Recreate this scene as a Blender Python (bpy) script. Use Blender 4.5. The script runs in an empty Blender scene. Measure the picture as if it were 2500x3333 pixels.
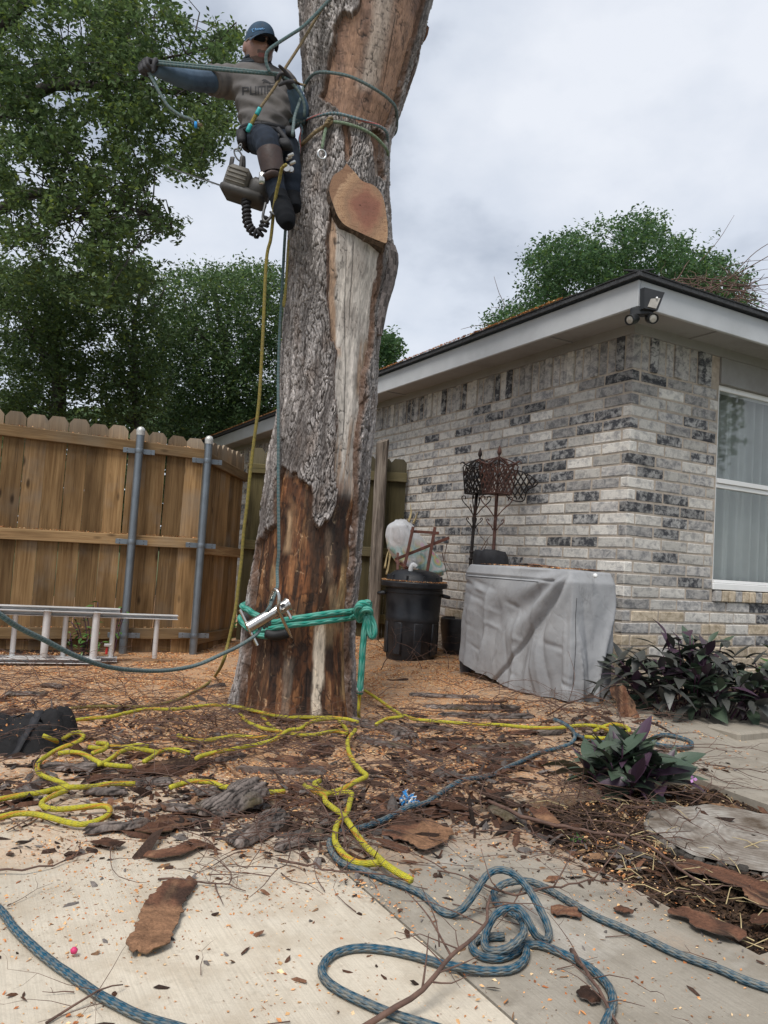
import bpy, bmesh, math, random
import numpy as np
from mathutils import Vector, Matrix
from mathutils.bvhtree import BVHTree
R = math.radians
random.seed(7); np.random.seed(7)
sc = bpy.context.scene; col = sc.collection

# ------------------------------------------------------------------ camera, sky, sun, exposure
H = 0.86                      # eye height above the patio
FOC, PIT, ROL = 2478.0, 0.06298, 0.0618
fw = np.array([0, math.cos(PIT), math.sin(PIT)])
_u = np.array([0, -math.sin(PIT), math.cos(PIT)]); _r = np.array([1.0, 0, 0])
rt = math.cos(ROL)*_r + math.sin(ROL)*_u
up = -math.sin(ROL)*_r + math.cos(ROL)*_u
EYE = np.array([0, 0, H])
cam = bpy.data.objects.new('camera', bpy.data.cameras.new('camera')); col.objects.link(cam)
cam.data.sensor_fit = 'VERTICAL'; cam.data.sensor_height = 36.0; cam.data.lens = 36*FOC/3333
cam.data.clip_start = 0.05; cam.data.clip_end = 2000
m = Matrix.Identity(4)
for i in range(3):
    m[i][0] = rt[i]; m[i][1] = up[i]; m[i][2] = -fw[i]; m[i][3] = EYE[i]
cam.matrix_world = m
sc.camera = cam

SUN_EL, SUN_AZ = R(58), R(205)          # azimuth from +Y clockwise; light from behind the camera's left
w = bpy.data.worlds.new('World'); sc.world = w; w.use_nodes = True
nt = w.node_tree; N = nt.nodes; L = nt.links
bg = N['Background']; bg.inputs[1].default_value = 0.1
sky = N.new('ShaderNodeTexSky'); sky.sky_type = 'NISHITA'; sky.sun_disc = False
sky.sun_elevation = SUN_EL; sky.sun_rotation = SUN_AZ
tc = N.new('ShaderNodeTexCoord')
def wnoise(scale, detail, rough, seed):
    mp = N.new('ShaderNodeMapping'); mp.inputs['Location'].default_value = seed
    mp.inputs['Scale'].default_value = (1, 1, 1.7)
    L.new(tc.outputs['Generated'], mp.inputs[0])
    n = N.new('ShaderNodeTexNoise'); n.inputs['Scale'].default_value = scale
    n.inputs['Detail'].default_value = detail; n.inputs['Roughness'].default_value = rough
    L.new(mp.outputs[0], n.inputs['Vector']); return n
n1 = wnoise(2.1, 6, .52, (1.3, 2.2, .4)); n2 = wnoise(6.0, 7, .55, (4.1, .2, 3.4))
ad = N.new('ShaderNodeMath'); ad.operation = 'MULTIPLY_ADD'; ad.inputs[1].default_value = .38
L.new(n2.outputs[0], ad.inputs[0]); L.new(n1.outputs[0], ad.inputs[2])
cr = N.new('ShaderNodeValToRGB'); e = cr.color_ramp.elements
e[0].position = .5; e[0].color = (1.95, 2.2, 2.65, 1); e[1].position = .86; e[1].color = (4.15, 4.3, 4.6, 1)
mid = e.new(.68); mid.color = (3.4, 3.64, 4.06, 1)
L.new(ad.outputs[0], cr.inputs[0])
mx = N.new('ShaderNodeMix'); mx.data_type = 'RGBA'; mx.inputs[0].default_value = .93
L.new(sky.outputs[0], mx.inputs[6]); L.new(cr.outputs[0], mx.inputs[7]); L.new(mx.outputs[2], bg.inputs[0])

sl = bpy.data.lights.new('sun', 'SUN'); sl.energy = 1.5; sl.angle = R(24); sl.color = (1, .96, .9)
so = bpy.data.objects.new('sun', sl); col.objects.link(so)
sd = Vector((math.sin(SUN_AZ)*math.cos(SUN_EL), math.cos(SUN_AZ)*math.cos(SUN_EL), math.sin(SUN_EL)))
so.rotation_euler = sd.to_track_quat('Z', 'Y').to_euler(); so.location = sd*30
vs = sc.view_settings
sc.display_settings.display_device = 'sRGB'
vs.view_transform = 'Standard'; vs.look = 'None'; vs.gamma = 1; vs.use_curve_mapping = False
vs.exposure = 1.08

# ------------------------------------------------------------------ places
ANG = 0.5047
U = np.array([math.cos(ANG), math.sin(ANG), 0]); V = np.array([-math.sin(ANG), math.cos(ANG), 0])
C0 = np.array([1.5622, 4.8909, 0]); Z = np.array([0, 0, 1.0])
CO = 0.07835; SB = 0.254; HB = 0.0816
def zk(k): return H + .2496 + (14-k)*CO
def ray(px, py): return fw + rt*(px-1250)/FOC - up*(py-1666.5)/FOC
def at(px, py, Y):
    d = ray(px, py); return EYE + d*(Y/d[1])
def onplane(px, py, p, n):
    d = ray(px, py); return EYE + d*(np.dot(p-EYE, n)/np.dot(d, n))
def sstep(a, b, x):
    t = np.clip((np.asarray(x, float)-a)/(b-a), 0, 1); return t*t*(3-2*t)
def hcoord(x, y):
    dx, dy = x-C0[0], y-C0[1]
    return dx*U[0]+dy*U[1], dx*V[0]+dy*V[1]
def zg(x, y):
    a, b = hcoord(x, y)
    d = np.maximum(-a, -b)            # distance in front of the house
    return .11*(1-sstep(.45, 1.55, d))
def G(px, py, z=0.0):
    h = z; d = ray(px, py)
    for _ in range(12):
        p = EYE + d*((h-H)/d[2]); h = z + float(zg(p[0], p[1]))
    return EYE + d*((h-H)/d[2])
def HP(a, b, z=0.0):
    p = C0 + U*a + V*b; p[2] = z; return p
def proj(P):
    P = np.asarray(P, float)-EYE; d = P@fw
    return 1250+FOC*(P@rt)/d, 1666.5-FOC*(P@up)/d

# ------------------------------------------------------------------ noise (vectorised)
_perm = np.random.RandomState(3).permutation(4096)
def _h(i, j, k): return _perm[(_perm[(_perm[i & 4095]+j) & 4095]+k) & 4095]/4095.0
def vn(x, y, z):
    xi, yi, zi = np.floor(x).astype(int), np.floor(y).astype(int), np.floor(z).astype(int)
    f = x-xi, y-yi, z-zi; s = [t*t*(3-2*t) for t in f]
    o = 0
    for a in (0, 1):
        wx = s[0] if a else 1-s[0]
        for b in (0, 1):
            wy = s[1] if b else 1-s[1]
            for c in (0, 1):
                wz = s[2] if c else 1-s[2]
                o = o + _h(xi+a, yi+b, zi+c)*wx*wy*wz
    return o
def fbm(x, y, z, o=4):
    x, y, z = np.broadcast_arrays(np.asarray(x, float), np.asarray(y, float), np.asarray(z, float))
    t, a, s = 0, .5, 0
    for i in range(o):
        t = t + a*vn(x+17.3*i, y+5.1*i, z+9.7*i); s += a; a *= .5; x, y, z = x*2.03, y*2.03, z*2.03
    return t/s
def cells(x, y):
    xi, yi = np.floor(x).astype(int), np.floor(y).astype(int)
    F1 = np.full(x.shape, 9.); F2 = np.full(x.shape, 9.); idc = np.zeros(x.shape)
    for a in (-1, 0, 1):
        for b in (-1, 0, 1):
            cx, cy = xi+a, yi+b
            qx = cx+.1+.8*_h(cx, cy, 1*np.ones_like(cx)); qy = cy+.1+.8*_h(cx, cy, 2*np.ones_like(cx))
            d = np.hypot(x-qx, y-qy); n = d < F1
            F2 = np.where(n, F1, np.minimum(F2, d)); idc = np.where(n, _h(cx, cy, 3*np.ones_like(cx)), idc); F1 = np.where(n, d, F1)
    return F1, F2, idc

# ------------------------------------------------------------------ mesh helpers
class MB:
    def __init__(s): s.v = []; s.f = []; s.uv = []; s.m = []; s.c = []
    def add(s, v, f, uv=None, mi=0, c=None):
        o = len(s.v); s.v.extend([tuple(map(float, p)) for p in v])
        for i, q in enumerate(f):
            s.f.append(tuple(o+k for k in q)); s.m.append(mi)
            s.uv.append(uv[i] if uv is not None else None); s.c.append(c)
        return s
    def mesh(s, name, mats, smooth=True):
        me = bpy.data.meshes.new(name); me.from_pydata(s.v, [], s.f)
        for mt in (mats if isinstance(mats, (list, tuple)) else [mats]): me.materials.append(mt)
        me.polygons.foreach_set('material_index', s.m)
        if any(q is not None for q in s.uv):
            ul = me.uv_layers.new(name='UVMap'); fl = []
            for q, fc in zip(s.uv, s.f):
                if q is None: q = [(0, 0)]*len(fc)
                for t in q: fl.extend(t)
            ul.data.foreach_set('uv', fl)
        if any(q is not None for q in s.c):
            ca = me.color_attributes.new('Col', 'FLOAT_COLOR', 'CORNER'); fl = []
            for q, fc in zip(s.c, s.f):
                q = q if q is not None else (.5, .5, .5)
                fl.extend([q[0], q[1], q[2], 1.0]*len(fc))
            ca.data.foreach_set('color', fl)
        if smooth: me.polygons.foreach_set('use_smooth', [True]*len(me.polygons))
        me.update(); return me
    def build(s, name, mats, parent=None, smooth=True, sharp=None):
        me = s.mesh(name, mats, smooth)
        if sharp: me.set_sharp_from_angle(angle=R(sharp))
        return link(name, me, parent)
def link(name, me, parent=None):
    o = bpy.data.objects.new(name, me); col.objects.link(o)
    if parent is not None:
        o.parent = parent
    return o
def npmesh(name, v, f, mat, smooth=True, colv=None, attrs=None):
    me = bpy.data.meshes.new(name); v = np.asarray(v, np.float32); f = np.asarray(f, np.int32)
    me.vertices.add(len(v)); me.vertices.foreach_set('co', v.ravel())
    k = f.shape[1]; me.loops.add(f.size); me.loops.foreach_set('vertex_index', f.ravel())
    me.polygons.add(len(f)); me.polygons.foreach_set('loop_start', np.arange(0, f.size, k, dtype=np.int32))
    me.polygons.foreach_set('loop_total', np.full(len(f), k, np.int32))
    me.update(calc_edges=True); me.validate()
    me.polygons.foreach_set('use_smooth', [smooth]*len(me.polygons))
    if colv is not None:
        ca = me.color_attributes.new('Col', 'FLOAT_COLOR', 'POINT')
        ca.data.foreach_set('color', np.concatenate([colv, np.ones((len(colv), 1))], 1).astype(np.float32).ravel())
    me.materials.append(mat); return me
def gridfaces(nr, nc, wrap=False):
    i = np.arange(nr-1)[:, None]; j = np.arange(nc if wrap else nc-1)[None]
    j2 = (j+1) % nc
    return np.stack([i*nc+j, i*nc+j2, (i+1)*nc+j2, (i+1)*nc+j], -1).reshape(-1, 4)
def tag(o, label=None, cat=None, group=None, kind=None):
    if label: o['label'] = label
    if cat: o['category'] = cat
    if group: o['group'] = group
    if kind: o['kind'] = kind
    return o
def thing(name, label, cat, loc=(0, 0, 0), group=None):
    o = bpy.data.objects.new(name, None); col.objects.link(o); o.location = [float(t) for t in loc]
    o.empty_display_size = .1
    return tag(o, label, cat, group)
def kid(o, parent):
    """parent a world-built object to a thing (keeps its place)"""
    o.parent = parent; o.matrix_parent_inverse = Matrix.Translation(parent.location).inverted(); return o
def bx(mb, c, ax, sz, mi=0, bev=0.0, cc=None):
    """box: centre, 3 axes (rows), full sizes, chamfered long edges when bev"""
    c = np.asarray(c, float); ax = [np.asarray(a, float) for a in ax]; h = [t/2 for t in sz]
    if bev <= 0:
        v = [c+ax[0]*h[0]*i+ax[1]*h[1]*j+ax[2]*h[2]*k for i in (-1, 1) for j in (-1, 1) for k in (-1, 1)]
        f = [(0, 1, 3, 2), (4, 6, 7, 5), (0, 4, 5, 1), (2, 3, 7, 6), (0, 2, 6, 4), (1, 5, 7, 3)]
        mb.add(v, f, None, mi, cc); return
    bm = bmesh.new(); bmesh.ops.create_cube(bm, size=1)
    for q in bm.verts: q.co = Vector((q.co.x*sz[0], q.co.y*sz[1], q.co.z*sz[2]))
    bmesh.ops.bevel(bm, geom=bm.edges[:], offset=bev, segments=1, affect='EDGES')
    bm.verts.index_update()
    v = [c+ax[0]*q.co.x+ax[1]*q.co.y+ax[2]*q.co.z for q in bm.verts]
    mb.add(v, [[q.index for q in f.verts] for f in bm.faces], None, mi, cc); bm.free()
AX = (np.array([1., 0, 0]), np.array([0, 1., 0]), np.array([0, 0, 1.]))
def resample(pts, step):
    P = np.asarray(pts, float)
    if len(P) == 2: P = np.array([P[0], (P[0]+P[1])/2, P[1]])
    Q = np.vstack([2*P[0]-P[1], P, 2*P[-1]-P[-2]]); out = []
    for i in range(1, len(Q)-2):
        p0, p1, p2, p3 = Q[i-1:i+3]; n = max(2, int(np.linalg.norm(p2-p1)/step))
        # centripetal-ish: plain catmull-rom
        for t in np.arange(n)/n:
            out.append(.5*((2*p1)+(-p0+p2)*t+(2*p0-5*p1+4*p2-p3)*t*t+(-p0+3*p1-3*p2+p3)*t**3))
    out.append(P[-1]); return np.array(out)
def tube(mb, P, r, n=8, mi=0, cap=True, c=None, flat=1.0):
    P = np.asarray(P, float); m_ = len(P); r = np.broadcast_to(np.asarray(r, float), (m_,))
    T = np.gradient(P, axis=0); T /= np.linalg.norm(T, axis=1)[:, None]+1e-12
    a = np.cross(T[0], [0.3, .2, .9]); a /= np.linalg.norm(a)+1e-9
    ang = np.arange(n)*2*math.pi/n; ca, sa = np.cos(ang), np.sin(ang)*flat; V_ = np.zeros((m_, n, 3))
    for i in range(m_):
        a = a-T[i]*np.dot(a, T[i]); a /= np.linalg.norm(a)+1e-12; b = np.cross(T[i], a)
        V_[i] = P[i]+r[i]*(ca[:, None]*a+sa[:, None]*b)
    s = np.concatenate([[0], np.cumsum(np.linalg.norm(np.diff(P, axis=0), axis=1))])/(2*math.pi*max(r.max(), 1e-6))
    f = []; uv = []
    for i in range(m_-1):
        for j in range(n):
            j2 = (j+1) % n
            f.append((i*n+j, i*n+j2, (i+1)*n+j2, (i+1)*n+j))
            uv.append(((j/n, s[i]), ((j+1)/n, s[i]), ((j+1)/n, s[i+1]), (j/n, s[i+1])))
    if cap:
        f.append(tuple(range(n))[::-1]); uv.append([(0, 0)]*n)
        f.append(tuple((m_-1)*n+j for j in range(n))); uv.append([(0, 0)]*n)
    mb.add(V_.reshape(-1, 3), f, uv, mi, c)
def loft(mb, rings, mi=0, caps=True, c=None):
    n = len(rings[0]); v = np.concatenate(rings); f = [tuple(q) for q in gridfaces(len(rings), n, True)]
    if caps: f += [tuple(range(n))[::-1], tuple((len(rings)-1)*n+j for j in range(n))]
    mb.add(v, f, None, mi, c)
def lathe(mb, c, prof, n=24, mi=0, ax=AX, caps=True, cc=None):
    a = np.arange(n)*2*math.pi/n; c = np.asarray(c, float)
    loft(mb, [c+ax[2]*z+r*(np.cos(a)[:, None]*ax[0]+np.sin(a)[:, None]*ax[1]) for r, z in prof], mi, caps, cc)
def unit(a): a = np.asarray(a, float); return a/(np.linalg.norm(a)+1e-12)
def polydist(poly, x, y):
    """signed distance, positive inside"""
    P = np.asarray(poly, float); d = np.full(x.shape, 1e9); ins = np.zeros(x.shape, bool)
    for i in range(len(P)):
        a, b = P[i], P[(i+1) % len(P)]; e = b-a
        t = np.clip(((x-a[0])*e[0]+(y-a[1])*e[1])/(e@e+1e-9), 0, 1)
        d = np.minimum(d, np.hypot(x-a[0]-t*e[0], y-a[1]-t*e[1]))
        cnd = (a[1] > y) != (b[1] > y)
        ins ^= cnd & (x < (b[0]-a[0])*(y-a[1])/(b[1]-a[1]+1e-12)+a[0])
    return np.where(ins, d, -d)

# ------------------------------------------------------------------ materials
class NB:
    """tiny node builder"""
    def __init__(s, name, rough=.7, metal=0.0, spec=.5):
        s.m = bpy.data.materials.new(name); s.m.use_nodes = True; s.t = s.m.node_tree
        s.b = s.t.nodes['Principled BSDF']; s.b.inputs['Roughness'].default_value = rough
        s.b.inputs['Metallic'].default_value = metal; s.b.inputs['Specular IOR Level'].default_value = spec
    def n(s, ty): return s.t.nodes.new('ShaderNode'+ty)
    def l(s, a, b): s.t.links.new(a, b)
    def put(s, sock, v):
        if isinstance(v, (int, float)): sock.default_value = v
        elif isinstance(v, (tuple, list)): sock.default_value = (tuple(v)+(1,)) if sock.type == 'RGBA' and len(v) == 3 else tuple(v)
        else: s.l(v, sock)
    def coord(s, k='Object'): return s.n('TexCoord').outputs[k]
    def wpos(s): return s.n('NewGeometry').outputs['Position']
    def rnd(s): return s.n('ObjectInfo').outputs['Random']
    def mapv(s, v, scale=(1, 1, 1), rot=(0, 0, 0), loc=(0, 0, 0)):
        q = s.n('Mapping'); s.l(v, q.inputs[0]); q.inputs['Scale'].default_value = scale
        q.inputs['Rotation'].default_value = rot; s.put(q.inputs['Location'], loc); return q.outputs[0]
    def vadd(s, a, b):
        q = s.n('VectorMath'); q.operation = 'ADD'; s.l(a, q.inputs[0]); s.put(q.inputs[1], b); return q.outputs[0]
    def vscale(s, a, k):
        q = s.n('VectorMath'); q.operation = 'SCALE'; s.put(q.inputs[0], a); s.put(q.inputs['Scale'], k); return q.outputs[0]
    def noise(s, v, scale, det=4, rough=.55, dist=0):
        q = s.n('TexNoise'); s.l(v, q.inputs['Vector']); q.inputs['Scale'].default_value = scale
        q.inputs['Detail'].default_value = det; q.inputs['Roughness'].default_value = rough
        q.inputs['Distortion'].default_value = dist; return q.outputs[0]
    def voro(s, v, scale, feat='F1', out='Distance'):
        q = s.n('TexVoronoi'); q.feature = feat; s.l(v, q.inputs['Vector']); q.inputs['Scale'].default_value = scale
        return q.outputs[out]
    def math(s, op, a, b=0.0, c=0.0):
        q = s.n('Math'); q.operation = op; s.put(q.inputs[0], a); s.put(q.inputs[1], b); s.put(q.inputs[2], c); return q.outputs[0]
    def rng(s, v, a, b, c=0.0, d=1.0):
        q = s.n('MapRange'); s.l(v, q.inputs[0]); q.inputs[1].default_value = a; q.inputs[2].default_value = b
        q.inputs[3].default_value = c; q.inputs[4].default_value = d; return q.outputs[0]
    def mix(s, f, a, b, mode='MIX'):
        q = s.n('Mix'); q.data_type = 'RGBA'; q.blend_type = mode
        s.put(q.inputs[0], f); s.put(q.inputs[6], a); s.put(q.inputs[7], b); return q.outputs[2]
    def ramp(s, f, stops):
        q = s.n('ValToRGB'); el = q.color_ramp.elements
        while len(el) < len(stops): el.new(.5)
        for e_, (p, c) in zip(el, stops): e_.position = p; e_.color = tuple(c)+(1,)
        s.l(f, q.inputs[0]); return q.outputs[0]
    def attr(s, name='Col'):
        q = s.n('Attribute'); q.attribute_name = name; return q.outputs['Color']
    def color(s, c): s.put(s.b.inputs['Base Color'], c); return s
    def rough(s, v): s.put(s.b.inputs['Roughness'], v); return s
    def bump(s, h, st=.3, dist=.01):
        q = s.n('Bump'); q.inputs['Strength'].default_value = st; q.inputs['Distance'].default_value = dist
        s.l(h, q.inputs['Height']); s.l(q.outputs[0], s.b.inputs['Normal']); return s
def simple(name, c, rough=.6, metal=0.0, var=.25, sc_=20, bump=0.0, spec=.5, dirt=None):
    b = NB(name, rough, metal, spec); p = b.coord(); n = b.noise(p, sc_, 5)
    lo = tuple(t*(1-var) for t in c); hi = tuple(min(1, t*(1+var)) for t in c)
    k = b.mix(b.rng(n, .3, .7), lo, hi)
    if dirt:
        k = b.mix(b.rng(b.noise(p, sc_*.25, 6, .65), .52, .72), k, dirt)
    b.color(k)
    b.rough(b.rng(b.noise(p, sc_*2, 3), .2, .8, max(.02, rough-.12), min(1, rough+.12)))
    if bump: b.bump(b.noise(p, sc_*3, 5), bump, .01)
    return b.m
MAT = {}
# ------------------------------------------------------------------ ground and slabs
def mat_concrete(name, base, stain, sawd=1.0):
    b = NB(name, .85, 0, .3); p = b.wpos()
    ph = b.mapv(p, rot=(0, 0, -ANG))
    big = b.noise(p, 1.3, 5, .6); med = b.noise(p, 7, 6, .65); fine = b.noise(p, 160, 3, .7)
    c = b.mix(b.rng(big, .35, .65), base, tuple(t*.74 for t in base))
    c = b.mix(b.rng(med, .46, .7, 0, .75), c, stain); c = b.mix(b.rng(b.noise(p, 34, 5, .7), .55, .72, 0, .4), c, tuple(t*.6 for t in stain))
    wr = b.noise(b.vadd(p, (5, 3, 0)), 2.1, 4, .6, .6)               # pale wandering bleached stains
    c = b.mix(b.math('MULTIPLY', b.rng(wr, .6, .72), .38), c, (.66, .63, .58))
    c = b.mix(b.rng(fine, .35, .7, 0, .28), c, tuple(t*.55 for t in base))
    # broom finish
    bw = b.noise(b.mapv(ph, scale=(260, 5, 1)), 1.0, 3, .6)
    c = b.mix(b.rng(bw, .35, .62, .34, 0), c, tuple(t*.5 for t in base))
    # sawdust film thick round the tree
    sx = b.n('SeparateXYZ'); b.l(p, sx.inputs[0])
    dn = b.noise(p, 1.7, 6, .68)
    dd = b.math('ADD', sx.outputs[1], b.math('MULTIPLY', b.math('SUBTRACT', dn, .5), 2.6))
    msk = b.rng(dd, 2.1, 3.2); ax = b.rng(sx.outputs[0], 1.5, .6)
    gr = b.noise(p, 42, 5, .75)
    msk = b.math('MULTIPLY', b.math('MULTIPLY', msk, ax), b.rng(gr, .36, .5))
    sc1 = b.ramp(b.noise(p, 120, 3, .7), [(.3, (.17, .075, .035)), (.5, (.47, .25, .12)), (.68, (.62, .42, .24))])
    c = b.mix(b.math('MULTIPLY', msk, sawd), c, sc1)
    dk = b.rng(b.noise(p, 4.5, 6, .72), .5, .66)
    c = b.mix(b.math('MULTIPLY', b.math('MULTIPLY', dk, msk), .7), c, (.075, .045, .03))
    b.color(c)
    b.bump(b.math('ADD', b.math('MULTIPLY', bw, .6), b.math('ADD', fine, b.math('MULTIPLY', gr, msk))), .35, .004)
    return b.m
MAT['slab'] = mat_concrete('pale_concrete', (.66, .585, .47), (.4, .325, .235))
MAT['slab2'] = mat_concrete('grey_concrete', (.38, .34, .28), (.2, .17, .13), .95)
def mat_dirt():
    b = NB('mulch_soil', .95, 0, .2); p = b.wpos()
    v = b.voro(b.mapv(p, scale=(1, 1.6, 1)), 55, 'F1', 'Color'); n = b.noise(p, 30, 6, .7)
    c = b.ramp(n, [(.3, (.018, .011, .007)), (.55, (.06, .036, .022)), (.72, (.13, .08, .046))])
    c = b.mix(.35, c, b.mix(v, (.03, .018, .01), (.16, .1, .06)))
    b.color(c); b.bump(b.noise(p, 60, 5, .7), .8, .02); return b.m
MAT['dirt'] = mat_dirt()
def mat_grass():
    b = NB('lawn', .9, 0, .2); p = b.wpos()
    b.color(b.ramp(b.noise(p, 9, 6, .7), [(.3, (.03, .045, .012)), (.7, (.09, .11, .035))])); return b.m
MAT['lawn'] = mat_grass()

mb = MB(); mb.add([(-150, -60, -.085), (150, -60, -.085), (150, 240, -.085), (-150, 240, -.085)], [(0, 1, 2, 3)])
tag(mb.build('ground', MAT['lawn']), kind='structure')

def slab(name, a0, a1, b0, b1, step, mat, top=0.0, rough=.002, thick=.13):
    na = max(2, int((a1-a0)/step)+1); nb = max(2, int((b1-b0)/step)+1)
    A, B = np.meshgrid(np.linspace(a0, a1, na), np.linspace(b0, b1, nb), indexing='ij')
    X = C0[0]+U[0]*A+V[0]*B; Y = C0[1]+U[1]*A+V[1]*B
    z = zg(X, Y)+top+(fbm(X*2.2, Y*2.2, 0*X, 3)-.5)*rough*2
    edge = np.minimum(np.minimum(A-a0, a1-A), np.minimum(B-b0, b1-B))
    z = z-.006*(1-sstep(0, .02, edge))
    v = np.stack([X, Y, z], -1).reshape(-1, 3); f = [tuple(q) for q in gridfaces(na, nb)][:]
    m_ = MB(); m_.add(v, [q[::-1] for q in f])
    def idx(i, j): return i*nb+j
    rim = [idx(i, 0) for i in range(na)]+[idx(na-1, j) for j in range(1, nb)]+[idx(i, nb-1) for i in range(na-2, -1, -1)]+[idx(0, j) for j in range(nb-2, 0, -1)]
    ring = [v[k] for k in rim]; low = [p-np.array([0, 0, thick]) for p in ring]; n = len(ring)
    m_.add(ring+low, [(i, n+i, n+(i+1) % n, (i+1) % n) for i in range(n)])
    o = m_.build(name, mat); o.data.set_sharp_from_angle(angle=R(40)); return tag(o, kind='structure')
slab('patio', -8, -2.732, -6.5, 2.2, .07, MAT['slab'])
slab('walkway', -2.725, -2.02, -6.5, -1.32, .05, MAT['slab2'])
slab('walkway', -2.02, 2.2, -6.5, -2.37, .06, MAT['slab2'])
slab('patio', -2.725, .005, -1.29, 9, .07, MAT['slab2'], top=.012)
slab('patio', -.91, 3.2, -2.36, -.42, .06, MAT['slab2'], top=.012)
# the planting bed sunk between the slabs, and the bed against the house
def bed(name, a0, a1, b0, b1, z0, step=.03, amp=.03):
    na, nb = int((a1-a0)/step)+1, int((b1-b0)/step)+1
    A, B = np.meshgrid(np.linspace(a0, a1, na), np.linspace(b0, b1, nb), indexing='ij')
    X = C0[0]+U[0]*A+V[0]*B; Y = C0[1]+U[1]*A+V[1]*B
    z = z0+zg(X, Y)+(fbm(X*7, Y*7, 0*X, 4)-.5)*amp*2
    return tag(link(name, npmesh(name, np.stack([X, Y, z], -1).reshape(-1, 3), gridfaces(na, nb)[:, ::-1], MAT['dirt'])), kind='structure')
bed('planting_bed', -2.03, -.9, -2.38, -1.28, -.03)
bed('planting_bed', 0.0, 3.2, -.43, .05, .0, amp=.02)
bed('side_yard', -9, -2.7, 2.19, 9, -.03, .1, .03)
# cast kerb stone in front of the house bed
mb = MB(); p = G(2470, 2385); q = p.copy(); q[2] = .07
bx(mb, q, (U, V, Z), (.6, .2, .07), 0, .012)
tag(mb.build('kerb', MAT['slab2'], smooth=False), kind='structure')

# ------------------------------------------------------------------ house
def mat_brick(name, body, wash, amt, fleck=.5):
    b = NB(name, .88, 0, .25); o = b.coord(); r = b.rnd()
    p = b.vadd(o, b.vscale((37.0, 19.0, 53.0), r))
    n = b.noise(b.mapv(p, scale=(1, 1, 1.25)), 19, 6, .68, .4); f = b.noise(p, 70, 4, .7)
    c = b.mix(b.rng(n, .5-.22*amt, .62-.1*amt), body, wash)
    c = b.mix(b.rng(f, .6, .72, 0, fleck), c, tuple(min(1, t*1.45) for t in wash))
    c = b.mix(b.rng(f, .42, .28, 0, .5), c, tuple(t*.5 for t in body))
    hs = b.math('MULTIPLY_ADD', r, .5, .72)
    c = b.mix(1.0, c, b.mix(0.0, (1, 1, 1), (1, 1, 1)), 'MULTIPLY')
    q = b.n('HueSaturation'); b.l(c, q.inputs['Color']); b.l(hs, q.inputs['Value'])
    b.color(q.outputs[0]); b.bump(b.math('ADD', n, b.math('MULTIPLY', f, .6)), .55, .008); return b.m
BRK = [mat_brick('whitewashed_brick', (.29, .283, .28), (.6, .575, .53), .8, .6),
       mat_brick('grey_brick', (.22, .218, .222), (.47, .45, .425), .5, .6),
       mat_brick('charcoal_brick', (.062, .064, .072), (.36, .355, .345), .26, .7),
       mat_brick('cream_brick', (.31, .25, .175), (.52, .44, .335), .6),
       mat_brick('orange_stained_brick', (.42, .25, .13), (.5, .37, .24), .7)]
MAT['mortar'] = simple('mortar', (.43, .365, .3), .95, var=.2, sc_=30, bump=.4, dirt=(.22, .2, .17))
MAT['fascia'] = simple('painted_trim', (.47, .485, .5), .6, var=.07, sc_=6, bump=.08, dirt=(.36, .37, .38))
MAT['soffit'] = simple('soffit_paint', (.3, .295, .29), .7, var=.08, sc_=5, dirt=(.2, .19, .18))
MAT['roof'] = simple('roof_shingle', (.05, .052, .056), .95, var=.4, sc_=60, bump=.5)
house = thing('brick_house', 'single storey whitewashed brick house with grey fascia and low dark roof', 'house', HP(0, 0))
WIN_A0, WIN_A1, WIN_Z0, WIN_Z1 = .856, 1.98, .845, 2.25
mb = MB()
def hb(a0, a1, b0, b1, z0, z1, mi=0, bev=0, m_=None):
    bx(m_ if m_ is not None else mb, HP((a0+a1)/2, (b0+b1)/2, (z0+z1)/2), (U, V, Z), (a1-a0, b1-b0, z1-z0), mi, bev)
hb(.004, .12, .004, 10.5, -.1, 2.44)
hb(.12, WIN_A0, .004, .12, -.1, 2.44); hb(WIN_A0, WIN_A1, .006, .12, -.1, .70); hb(WIN_A1, 4, .006, .12, -.1, 2.44)
hb(.12, 4, 10.4, 10.5, -.1, 2.44)
kid(mb.build('wall', MAT['mortar'], smooth=False), house)
# bricks
def brickmesh(l, h, seed, d=.07):
    rs = np.random.RandomState(seed); bm = bmesh.new(); bmesh.ops.create_cube(bm, size=1)
    for q in bm.verts:
        q.co = Vector((q.co.x*l+rs.uniform(-.002, .002), q.co.y*d, q.co.z*h+rs.uniform(-.002, .002)))
    bmesh.ops.bevel(bm, geom=bm.edges[:], offset=.005, segments=1, affect='EDGES')
    for q in bm.verts: q.co += Vector(rs.uniform(-.0015, .0015, 3))
    bm.verts.index_update()
    r = ([tuple(q.co) for q in bm.verts], [tuple(q.index for q in f.verts) for f in bm.faces]); bm.free(); return r
BG = {}
def geo(l, h, var):
    k = (round(l, 3), round(h, 3), var)
    if k not in BG: BG[k] = brickmesh(l, h, len(BG))
    return k
bricks = []       # (distance, key, world centre, rotz, material)
rs = np.random.RandomState(11)
DR = {(0, 1), (3, 2), (4, 3), (5, 1), (6, 3), (7, 0), (8, 1), (10, 1), (10, 2), (11, 0), (11, 1), (11, 2), (12, 2), (13, 1), (15, 1), (17, 2), (20, 1), (23, 0)}
DL = {(0, 0), (3, 0), (3, 1), (4, 0), (4, 1), (6, 2), (7, 2), (7, 3), (7, 5), (1, 3), (1, 5), (2, 4), (9, 2), (9, 3), (5, 2), (8, 2), (8, 3), (10, 1), (10, 3), (12, 1), (14, 1), (14, 2), (19, 0), (21, 0), (13, 6), (13, 7), (16, 4), (15, 6)}
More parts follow.
